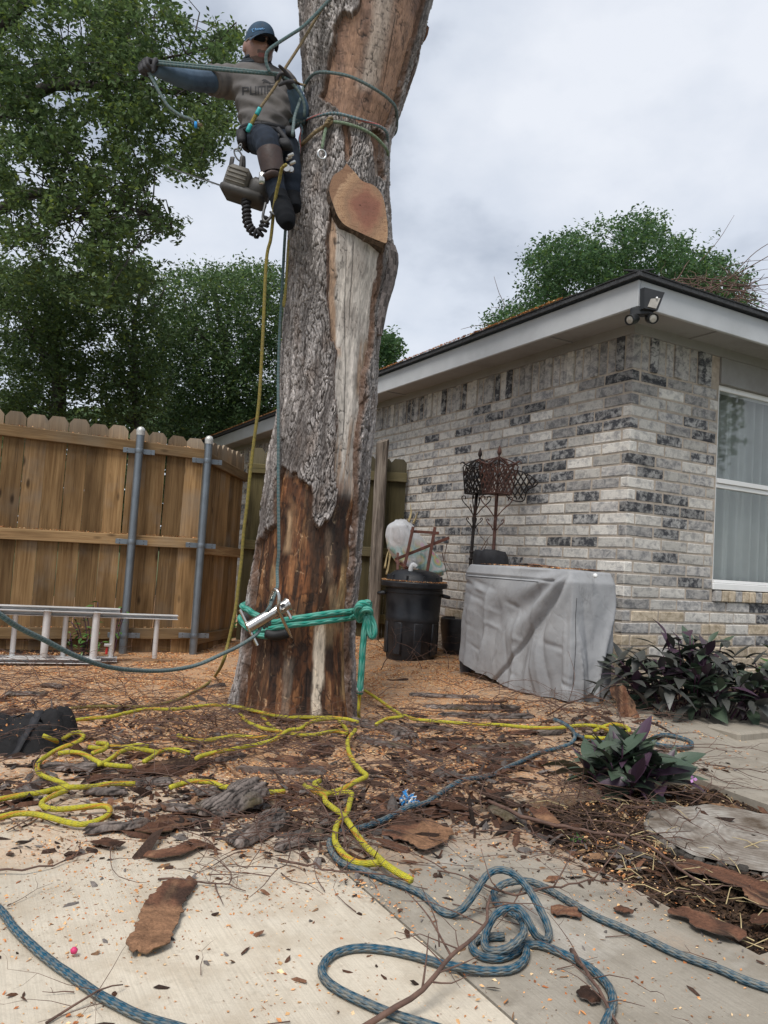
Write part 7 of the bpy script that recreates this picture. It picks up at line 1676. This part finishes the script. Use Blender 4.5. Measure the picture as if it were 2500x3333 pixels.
SL = [(270, 2706, 485, 2677, .055, 'o', 'silvery strip of bark just below the S bend of yellow rope'),
 (447, 2719, 640, 2680, .095, 'i', 'dark chocolate bark strip with a rounded end on the pale slab'),
 (482, 2803, 670, 2743, .06, 'i', 'brown split bark strip lying above the big curved bark piece'),
 (585, 2862, 490, 3105, .085, 'l', 'large light brown curved bark piece alone on the pale concrete'),
 (889, 2762, 1010, 2728, .055, 'o', 'short mossy bark strip close to the end of the pale slab'),
 (770, 2760, 930, 2650, .1, 'o', 'green tinged bark piece beneath the big grey slab'),
 (505, 2623, 690, 2660, .06, 'o', 'ridged bark strip touching the left side of the big grey slab'),
 (390, 2517, 680, 2480, .11, 'i', 'long flat brown bark piece in the middle of the left debris'),
 (140, 2495, 345, 2500, .09, 'o', 'grey bark piece inside the S bend of yellow rope'),
 (285, 2545, 385, 2530, .06, 'i', 'small reddish bark flake right of the yellow rope crossing'),
 (360, 2553, 560, 2545, .07, 'o', 'grey bark covering the gap in the yellow rope run'),
 (265, 2585, 420, 2577, .05, 'o', 'thin grey bark strip under the yellow rope run'),
 (150, 2430, 300, 2398, .1, 'i', 'rusty bark plate below the raised loop of yellow rope'),
 (770, 2510, 1060, 2520, .07, 'o', 'grey bark strip lying level in front of the trunk foot'),
 (640, 2597, 750, 2577, .06, 'o', 'little grey bark piece left of the big grey slab'),
 (905, 2470, 1000, 2500, .12, 'i', 'square brown bark plate below the trunk foot'),
 (985, 2480, 1065, 2425, .1, 'i', 'brown bark plate tipped against its neighbour below the trunk'),
 (1000, 2520, 1080, 2490, .09, 'l', 'pale tan bark chunk by the bend of yellow rope'),
 (905, 2572, 1000, 2562, .04, 'i', 'narrow orange brown sliver by the yellow rope fork'),
 (905, 2630, 1045, 2612, .05, 'i', 'thin brown bark sliver right of the big grey slab'),
 (1150, 2352, 1355, 2408, .14, 'o', 'thick grey bark slab leaning at the right of the trunk foot'),
 (1150, 2405, 1335, 2440, .085, 'o', 'second grey bark slab tucked under the thick one'),
 (1235, 2300, 1350, 2380, .05, 'i', 'brown bark strip slanting beside the yellow rope right of the trunk'),
 (1381, 2518, 1609, 2598, .065, 'i', 'straight dark red bark plank under the blue rope'),
 (1484, 2473, 1710, 2490, .065, 'i', 'red brown bark plank level behind the blue rope'),
 (1710, 2488, 1845, 2486, .06, 'i', 'red brown bark plank left of the near purple plant'),
 (1500, 2437, 1740, 2430, .09, 'o', 'grey rough bark piece behind the red planks'),
 (1594, 2392, 1770, 2386, .08, 'i', 'bright rusty bark strip close to the yellow rope run'),
 (1745, 2398, 1835, 2375, .09, 'o', 'lichen grey bark chunk beneath the hook of blue rope'),
 (1290, 2643, 1470, 2652, .05, 'i', 'dark bark sliver under the frayed rope tie'),
 (1255, 2700, 1458, 2735, .22, 'l', 'rounded layered brown bark slab beside the doubled yellow rope'),
 (2215, 2800, 2560, 2985, .12, 'i', 'long red brown bark slab in front of the stump'),
 (2212, 2962, 2380, 3060, .085, 'i', 'crumbly bark piece at the lower end of the mulch bed'),
 (2440, 2990, 2560, 3010, .07, 'i', 'broken bark end at the right edge of the mulch bed'),
 (1800, 2978, 1888, 2973, .055, 'i', 'oval dark bark chip below the straight blue rope'),
 (2002, 2958, 2052, 2973, .03, 'i', 'small pointed bark chip on the grey slab'),
 (1885, 3228, 1958, 3252, .04, 'i', 'narrow bark chip inside the right loop of blue rope'),
 (1740, 2640, 1805, 2690, .07, 'l', 'pale split wedge of bark at the top of the mulch bed'),
 (1587, 2632, 1675, 2675, .05, 'o', 'mossy bark strip on the corner between slab and mulch'),
 (1330, 2266, 1560, 2275, .07, 'o', 'dark bark strip far back between trunk and grill'),
 (1380, 2302, 1690, 2312, .08, 'o', 'long grey green bark strip across the debris before the grill'),
 (1430, 2330, 1740, 2336, .07, 'o', 'mossy bark strip just above the yellow rope run'),
 (1600, 2350, 1710, 2352, .06, 'i', 'rusty bark flake beneath the yellow rope run'),
 (1490, 2288, 1650, 2284, .05, 'i', 'thin bark strip nearest the hem of the grill cover'),
 (1300, 2362, 1480, 2385, .07, 'o', 'dull bark strip below the yellow rope right of the trunk'),
 (1250, 2215, 1330, 2212, .05, 'i', 'flat bark strip on the orange sawdust behind the trunk'),
 (135, 2233, 211, 2236, .05, 'o', 'small dark bark piece on the sawdust below the ladder'),
 (17, 2263, 156, 2258, .06, 'o', 'flat dark bark piece at the far left of the sawdust'),
 (330, 2735, 375, 2757, .05, 'i', 'little brown bark chip below the silvery strip'),
 (655, 2240, 735, 2236, .06, 'o', 'dark bark strip left of the trunk behind the yellow rope'),
 (560, 2400, 700, 2418, .06, 'i', 'brown bark strip under the twigs left of the trunk'),
 (0, 2570, 25, 2566, .04, 'o', 'dark bark fragment cut off by the left edge'),
 (1190, 2640, 1300, 2655, .06, 'i', 'dark bark strip between the doubled rope and the tie'),
 (700, 2478, 800, 2462, .05, 'o', 'grey bark sliver below the trunk left root'),
 (1010, 2640, 1080, 2625, .05, 'o', 'grey chip of bark left of the doubled yellow rope'),
 (840, 2600, 960, 2600, .05, 'i', 'long dark sliver under the right of the big grey slab')]
for i, (x0, y0, x1, y1, wd, kd, lab) in enumerate(SL): bark_slab(x0, y0, x1, y1, wd, kd, 100+i, lab, zl=(0, random.uniform(0, .012)))
bark_slab(700, 2668, 850, 2565, .15, 'o', 60, 'big wedge of rough grey bark propped in front of the trunk', zl=(.01, .05), curl=.16)
bark_slab(0, 0, 0, 0, .1, 'i', 61, 'rust coloured bark slab standing against the purple leaves', p0=G(2033, 2342, .0), p1=G(2031, 2342, .0)+np.array([0, .05, .165]), curl=.18)
gt = lambda x, y: onplane(x, y, np.array([0, 0, TOPZ+.022]), Z)
for i, (a_, b_, wd, lab) in enumerate([((-.45, .5), (-.52, .05), .05, 'dark bark strip lying along the top of the grey grill cover'), ((-.35, .65), (-.42, .3), .06, 'second bark strip at the back of the grill cover top'), ((-.4, .02), (-.36, -.15), .04, 'short bark strip on the right of the grill cover top')]):
    bark_slab(0, 0, 0, 0, wd, 'i', 70+i, lab, p0=HP(*a_, TOPZ+.018), p1=HP(*b_, TOPZ+.016))
bark_slab(0, 0, 0, 0, .08, 'i', 75, 'curl of brown bark lying on the roof edge above the wall', p0=at(1820, 990, 5.45), p1=at(1868, 968, 5.4))
rs_ = np.random.RandomState(17)
q = np.stack([HP(a, b_, TOPZ+.014) for a, b_ in zip(rs_.uniform(-.6, -.3, 900), rs_.uniform(-.15, .78, 900))]); chips('sawdust', q, rs_, .009)
# sawdust line on the eaves and fence rails
n_ = 5200; q = np.stack([HP(a, b_, 2.634+.335*(a+.36)+.036) for a, b_ in zip(-.372+np.abs(rs_.normal(0, .012, n_)), rs_.uniform(.3, 9, n_)**1.0)]); q[:, 2] += rs_.uniform(0, .012, n_); chips('sawdust', q, rs_, .013)
for zr, nn_ in ((.92, 900), (.14, 600), (1.705, 500)):
    t = rs_.uniform(0, 3.5, nn_); zl_ = {.92: (.9, .86), .14: (.17, .1), 1.705: (1.63, 1.70)}[zr]
    b0 = (P2-n1*.06+d1*.02)[None]+d1[None]*t[:, None]-n1[None]*(rs_.uniform(-.014, .018, nn_))[:, None]; b0[:, 2] = zl_[0]+(zl_[1]-zl_[0])*t/3.58+.044+rs_.uniform(0, .006, nn_); chips('sawdust', b0, rs_, .010)
# sawdust over the ground
def inbed(x, y):
    a, b_ = hcoord(x, y); return (a > -2.03) & (a < -.9) & (b_ < -1.3) & (b_ > -2.36)
def ground_scatter(n, dens, xr=(-3.4, 2.2), yr=(1.15, 7.3)):
    out = []; tot = 0
    while tot < n:
        x, y = rs_.uniform(*xr, 4*n), rs_.uniform(*yr, 4*n); k = dens(x, y); ok = (rs_.rand(4*n) < k)
        a, b_ = hcoord(x, y); ok &= (a < -.0) | (b_ < -.45); ok &= np.hypot(x+.39, y-4.25) > .36; ok &= (np.abs(x) < .56*y+.3)
        out.append(np.stack([x[ok], y[ok]], 1)); tot += ok.sum()
    q = np.concatenate(out)[:n]; z = zg(q[:, 0], q[:, 1])+np.where(inbed(q[:, 0], q[:, 1]), -.02, .012*(hcoord(q[:, 0], q[:, 1])[0] > -2.72)*(hcoord(q[:, 0], q[:, 1])[1] > -1.3)); return np.concatenate([q, z[:, None]], 1)
def dsaw(x, y):
    nz = fbm(x*1.8, y*1.8, 0*x+3, 4); nf = fbm(x*9, y*9, 0*x+5, 3); m_ = sstep(2.15, 3.3, y+(nz-.5)*2.4); return np.clip(m_*sstep(.42, .58, nf)*(.35+.65*sstep(.38, .55, np.maximum(fbm(x*3.1, y*3.1, 0*x+44, 3), .62*(y > 4.6))))+.012, 0, 1)*sstep(2.0, 1.0, x)
chips('sawdust', ground_scatter(84000, dsaw), rs_, .0105)
chips('sawdust', ground_scatter(9500, lambda x, y: np.clip(sstep(1.0, 2.6, y)*.5+.14, 0, 1)*(y < 2.9)*(.25+.75*sstep(.45, .6, fbm(x*4, y*4, 0*x+8, 3)))*np.where(hcoord(x, y)[0] > -2.7, .6, 1)), rs_, .0062)
def flakes(name, P, rs_, size, pal, asp=(.15, .5), thick=.22, mat='bark', nz=.3, parent=None):
    """little solid splinters, four sided with a lifted spine"""
    n = len(P); Nn = rs_.normal(0, nz, (n, 3))+np.array([0, 0, 1]); Nn /= np.linalg.norm(Nn, axis=1)[:, None]; d = rs_.normal(size=(n, 3)); d -= Nn*(d*Nn).sum(1)[:, None]; d /= np.linalg.norm(d, axis=1)[:, None]; s_ = np.cross(Nn, d)
    L_ = np.minimum(size*rs_.lognormal(0, .5, n), size*1.9)[:, None]; w_ = L_*rs_.uniform(*asp, n)[:, None]; h = w_*thick*rs_.uniform(.5, 1.6, n)[:, None]
    j = lambda: rs_.uniform(.6, 1.2, n)[:, None]
    v = np.stack([P-d*L_*.5*j()-s_*w_*.3, P-d*L_*.1-s_*w_*.5*j(), P+d*L_*.5*j()-s_*w_*.1, P+d*L_*.4*j()+s_*w_*.4, P-d*L_*.2+s_*w_*.5*j(), P-d*L_*.15+Nn*h, P+d*L_*.2+Nn*h*j()], 1).reshape(-1, 3)+np.array([0, 0, .002])
    f = np.array([(0, 1, 5), (1, 6, 5), (1, 2, 6), (2, 3, 6), (3, 4, 5), (3, 5, 6), (4, 0, 5)]); F = (np.arange(n)[:, None, None]*7+f[None]).reshape(-1, 3)
    pal = np.array(pal); c = pal[rs_.randint(len(pal), size=n)]*rs_.uniform(.6, 1.25, n)[:, None]
    o = link(name, npmesh(name, v, F, MAT[mat], False, np.repeat(c, 7, 0))); o['kind'] = 'stuff'; return o
DP = [(.1, .05, .032), (.06, .035, .025), (.17, .15, .14), (.15, .075, .045), (.24, .14, .08), (.04, .026, .02)]
flakes('bark_litter', ground_scatter(2600, lambda x, y: np.clip(sstep(2.0, 2.7, y)*sstep(4.3, 3.3, y)*sstep(.46, .62, fbm(x*3, y*3, 0*x+1, 3)), 0, 1)*sstep(1.7, 1.1, x)), rs_, .045, DP)
flakes('bark_litter', ground_scatter(7000, lambda x, y: np.clip(sstep(1.9, 2.7, y)*sstep(4.6, 3.3, y), 0, 1)*sstep(1.9, 1.1, x)*(.3+sstep(.4, .6, fbm(x*5, y*5, 0*x+12, 3)))), rs_, .02, DP)
flakes('bark_litter', ground_scatter(950, lambda x, y: np.clip(sstep(2.1, 2.6, y)*sstep(4.5, 3.4, y)*sstep(.45, .58, fbm(x*2.2, y*2.2, 0*x+31, 3)), 0, 1)*sstep(1.6, 1.0, x)), rs_, .1, [(.075, .038, .025), (.05, .03, .022), (.11, .095, .088), (.1, .05, .032), (.03, .02, .016)], (.1, .3), .3)
flakes('bark_litter', ground_scatter(260, lambda x, y: .6*(y < 2.4)+0*x), rs_, .022, DP)
bedq = lambda n: np.stack([HP(a, b_, .0) for a, b_ in zip(rs_.uniform(-2.0, -.93, n), rs_.uniform(-2.36, -1.31, n))])+np.array([0, 0, 1])*0
def bedz(q): q[:, 2] = -.032+zg(q[:, 0], q[:, 1])+(fbm(q[:, 0]*7, q[:, 1]*7, 0*q[:, 0], 4)-.5)*.06+rs_.uniform(0, .012, len(q)); return q
flakes('mulch', bedz(bedq(15000)), rs_, .024, [(.045, .026, .017), (.085, .05, .03), (.028, .018, .013), (.1, .062, .038), (.05, .032, .022)], (.12, .4))
k = bedq(2600); k = k[rs_.rand(2600) < .5*sstep(.46, .62, fbm(k[:, 0]*3, k[:, 1]*3, 0*k[:, 0]+4, 3))]; flakes('mulch', bedz(k)+np.array([0, 0, .008]), rs_, .015, [(.4, .26, .13), (.34, .2, .1), (.45, .33, .2)], (.25, .6))
# straw in the bed
mb = MB()
for q in bedz(bedq(230)):
    a_, b_ = hcoord(q[0], q[1])
    if rs_.rand() > np.exp(-((a_+1.8)/.25)**2-((b_+2.1)/.3)**2)+.25: continue
    an = rs_.uniform(0, 6.3); L_ = rs_.uniform(.05, .16); d = np.array([math.cos(an), math.sin(an), rs_.normal(.05, .15)]); tube(mb, [q+Z*.012, q+d*L_*.5+Z*(.018+.01*rs_.rand()), q+d*L_+Z*.008], [.0016, .0014, .0008], 4, cap=False)
MAT['straw'] = simple('straw', (.48, .38, .2), .8, var=.25)
tag(mb.build('straw', MAT['straw']), kind='stuff')
# bare twigs
def twig(mb, p, az, L_, r, rs_, lev=0, lift=.1, flatz=True):
    n = max(3, int(L_/.05)); P = [np.array(p, float)]; d = np.array([math.cos(az), math.sin(az), lift]); 
    for i in range(n):
        az += rs_.normal(0, .22); lift_ = lift*(1-1.6*i/n)+rs_.normal(0, .1); d = unit([math.cos(az), math.sin(az), lift_]); q = P[-1]+d*L_/n; g = float(zg(q[0], q[1]))+.004
        if q[2] < g: q[2] = g+rs_.uniform(0, .006)
        P.append(q)
        if lev < 2 and i > 0 and rs_.rand() < (.62 if lev == 0 else .35): twig(mb, q, az+rs_.choice((-1, 1))*rs_.uniform(.4, 1.1), L_*rs_.uniform(.22, .5), r*.55, rs_, lev+1, rs_.uniform(-.1, .75))
    Q = resample(P, .03) if lev == 0 else np.array(P); tube(mb, Q, np.linspace(r, r*.35, len(Q)), 4 if lev else 5, cap=False)
mb = MB(); dens = lambda x, y: np.clip(sstep(2.3, 2.9, y)*sstep(5.2, 4.0, y), 0, 1)*sstep(1.6, 1.2, x)
for q in ground_scatter(430, dens): twig(mb, q+Z*rs_.uniform(.005, .04), rs_.uniform(0, 6.3), rs_.uniform(.15, .6), rs_.uniform(.0014, .0032), rs_, 0, rs_.uniform(-.05, .35))
for q in ground_scatter(70, lambda x, y: np.clip(sstep(1.9, 2.3, y)*sstep(2.8, 2.4, y), 0, 1)): twig(mb, q+Z*.006, rs_.uniform(0, 6.3), rs_.uniform(.1, .35), rs_.uniform(.0012, .0024), rs_, 0, .12)
for q in ground_scatter(26, lambda x, y: .5*(y < 2.1)+0*x): twig(mb, q+Z*.004, rs_.uniform(0, 6.3), rs_.uniform(.05, .14), rs_.uniform(.001, .0018), rs_, 1, .02)
for x0, x1, y0, y1, n_, up_l in ((560, 900, 2240, 2440, 60, .8), (1250, 1500, 2090, 2180, 14, 1.6), (1500, 1900, 2200, 2340, 40, .7), (0, 420, 2120, 2300, 45, .6), (880, 1060, 2560, 2700, 26, .3), (1040, 1160, 2620, 2760, 12, .5)):
    for i in range(n_):
        q = G(rs_.uniform(x0, x1), rs_.uniform(y0, y1), .01)
        if np.hypot(q[0]+.39, q[1]-4.25) < .4: continue
        twig(mb, q, rs_.uniform(0, 6.3), rs_.uniform(.2, .55), rs_.uniform(.0014, .003), rs_, 0, rs_.uniform(0, up_l))
tag(mb.build('twig_litter', MAT['twig']), kind='stuff')
def branch(stem, subs, r, label, jit=.006):
    m_ = MB(); P = resample(stem, .03); P[1:-1] += rs_.normal(0, jit*.35, (len(P)-2, 3)); tube(m_, P, np.linspace(r, r*.45, len(P)), 8)
    for s_ in subs: Q = resample(s_[0], .025); tube(m_, Q, np.linspace(s_[1], s_[1]*.35, len(Q)), 5)
    k = rs_.randint(3, 7)
    for i in range(k): q = P[rs_.randint(len(P)//3, len(P))]; twig(m_, q, rs_.uniform(0, 6.3), rs_.uniform(.08, .2), r*.28, rs_, 1, .4)
    return tag(m_.build('branch', MAT['twig']), label, 'branch', 'bare branches on the ground')
g_ = lambda pts: [G(x, y, z) for x, y, z in pts]
branch(g_([(1590, 2608, .02), (1720, 2662, .03), (1900, 2705, .02), (2061, 2728, .03), (2150, 2780, .02), (2240, 2850, .04), (2320, 2900, .03)]), [(g_([(2061, 2728, .03), (2020, 2700, .06), (1985, 2660, .1)]), .003), (g_([(2061, 2728, .03), (2140, 2712, .03), (2250, 2705, .03)]), .003)], .0075, 'long brown branch lying from the slab corner across the mulch bed')
branch(g_([(1180, 3345, .0), (1290, 3280, .03), (1375, 3215, .05), (1430, 3165, .06), (1469, 3112, .07), (1520, 3070, .08), (1571, 3022, .09), (1590, 2960, .09), (1596, 2915, .1)]), [(g_([(1469, 3112, .07), (1445, 3070, .08), (1400, 2990, .1), (1360, 2940, .11), (1320, 2900, .12)]), .0028), (g_([(1375, 3215, .05), (1388, 3120, .08), (1395, 3040, .1)]), .0026), (g_([(1430, 3165, .06), (1520, 3130, .07), (1560, 3110, .07)]), .002), (g_([(1400, 3195, .055), (1470, 3200, .06), (1530, 3170, .06)]), .002), (g_([(1430, 3080, .08), (1420, 3000, .1), (1370, 2880, .12)]), .002)], .006, 'forked bare branch reaching in over the blue rope at the bottom')
branch(g_([(1860, 3092, .01), (1900, 3150, .02), (1945, 3220, .02), (2000, 3310, .015), (2040, 3370, .01)]), [], .005, 'straight brown stick crossing the right hand loop of blue rope')
branch(g_([(1530, 2850, .01), (1640, 2905, .05), (1800, 2890, .06), (1930, 2865, .05), (2060, 2875, .02)]), [(g_([(1640, 2905, .05), (1600, 2870, .09), (1565, 2760, .14)]), .002), (g_([(1800, 2890, .06), (1850, 2800, .12), (1870, 2720, .16)]), .0024), (g_([(1850, 2800, .12), (1780, 2780, .13), (1690, 2800, .1)]), .002), (g_([(1700, 2890, .06), (1660, 2960, .03), (1610, 3020, .01)]), .002), (g_([(1930, 2865, .05), (1990, 2790, .1), (2060, 2700, .15), (2130, 2620, .2)]), .0022)], .0036, 'spray of fine bare twigs standing behind the knot of blue rope')
branch(g_([(905, 2800, .01), (1000, 2815, .02), (1110, 2835, .04), (1250, 2850, .03), (1345, 2872, .02)]), [(g_([(1110, 2835, .04), (1180, 2770, .06), (1230, 2740, .08)]), .002)], .0035, 'dark thin branch running under the doubled yellow rope end')
branch(g_([(1120, 2760, .02), (1118, 2690, .06), (1100, 2600, .1), (1060, 2520, .14)]), [(g_([(1118, 2690, .06), (1130, 2780, .03), (1128, 2850, .01)]), .002), (g_([(1100, 2600, .1), (1130, 2520, .14)]), .002)], .003, 'bare twigs tangled upright through the doubled yellow rope')
branch(g_([(515, 2862, .005), (590, 2860, .015), (680, 2872, .01), (745, 2880, .01), (800, 2900, .005)]), [(g_([(745, 2880, .01), (752, 2840, .02), (690, 2790, .02), (630, 2795, .01)]), .002)], .0028, 'slim twig touching the top of the large light brown bark')
branch(g_([(150, 3330, .004), (230, 3275, .01), (330, 3225, .02), (400, 3205, .012)]), [], .0026, 'slim twig crossing under the bottom left blue rope')
branch(g_([(-40, 2835, .01), (80, 2830, .015), (170, 2815, .01), (240, 2790, .01), (262, 2740, .02)]), [(g_([(240, 2790, .01), (290, 2775, .02), (315, 2778, .01)]), .002)], .003, 'wispy twig on the pale slab at the left edge below the rope')
branch(g_([(2230, 2470, .02), (2300, 2520, .02), (2420, 2560, .02), (2540, 2575, .02)]), [], .0026, 'curved thin twig on the right hand slab beyond the bed')
branch(g_([(1830, 2520, .05), (1880, 2600, .08), (1930, 2680, .06), (1975, 2740, .02)]), [(g_([(1880, 2600, .08), (1900, 2500, .2), (1870, 2420, .3)]), .002)], .003, 'thin pale twig leaning across the left of the near purple plant')
branch(g_([(1780, 2330, .02), (1850, 2290, .12), (1930, 2270, .18), (2000, 2300, .12), (2050, 2400, .04)]), [(g_([(1850, 2290, .12), (1870, 2200, .26), (1850, 2120, .36)]), .002), (g_([(1930, 2270, .18), (1990, 2230, .22), (2060, 2225, .2)]), .002)], .004, 'arched bare branch at the lower right hem of the grill cover')
branch(g_([(1240, 2180, .02), (1260, 2140, .12), (1290, 2090, .24), (1275, 2040, .34)]), [(g_([(1260, 2140, .12), (1320, 2150, .12), (1380, 2060, .3)]), .002), (g_([(1290, 2090, .24), (1340, 2110, .22), (1420, 2180, .1)]), .002), (g_([(1330, 2150, .1), (1400, 2120, .18), (1440, 2080, .24)]), .002)], .0032, 'pale bare twigs springing up in front of the black bin')
m_ = MB(); q = G(240, 3105, .006); lathe(m_, q, [(0, 0), (.006, .002), (.008, .008), (.004, .013), (0, .014)], 8); MAT['pinkp'] = simple('pink', (.5, .03, .12), .5); tag(m_.build('petal', MAT['pinkp']), 'tiny pink petal on the pale slab near the bottom left rope', 'petal')
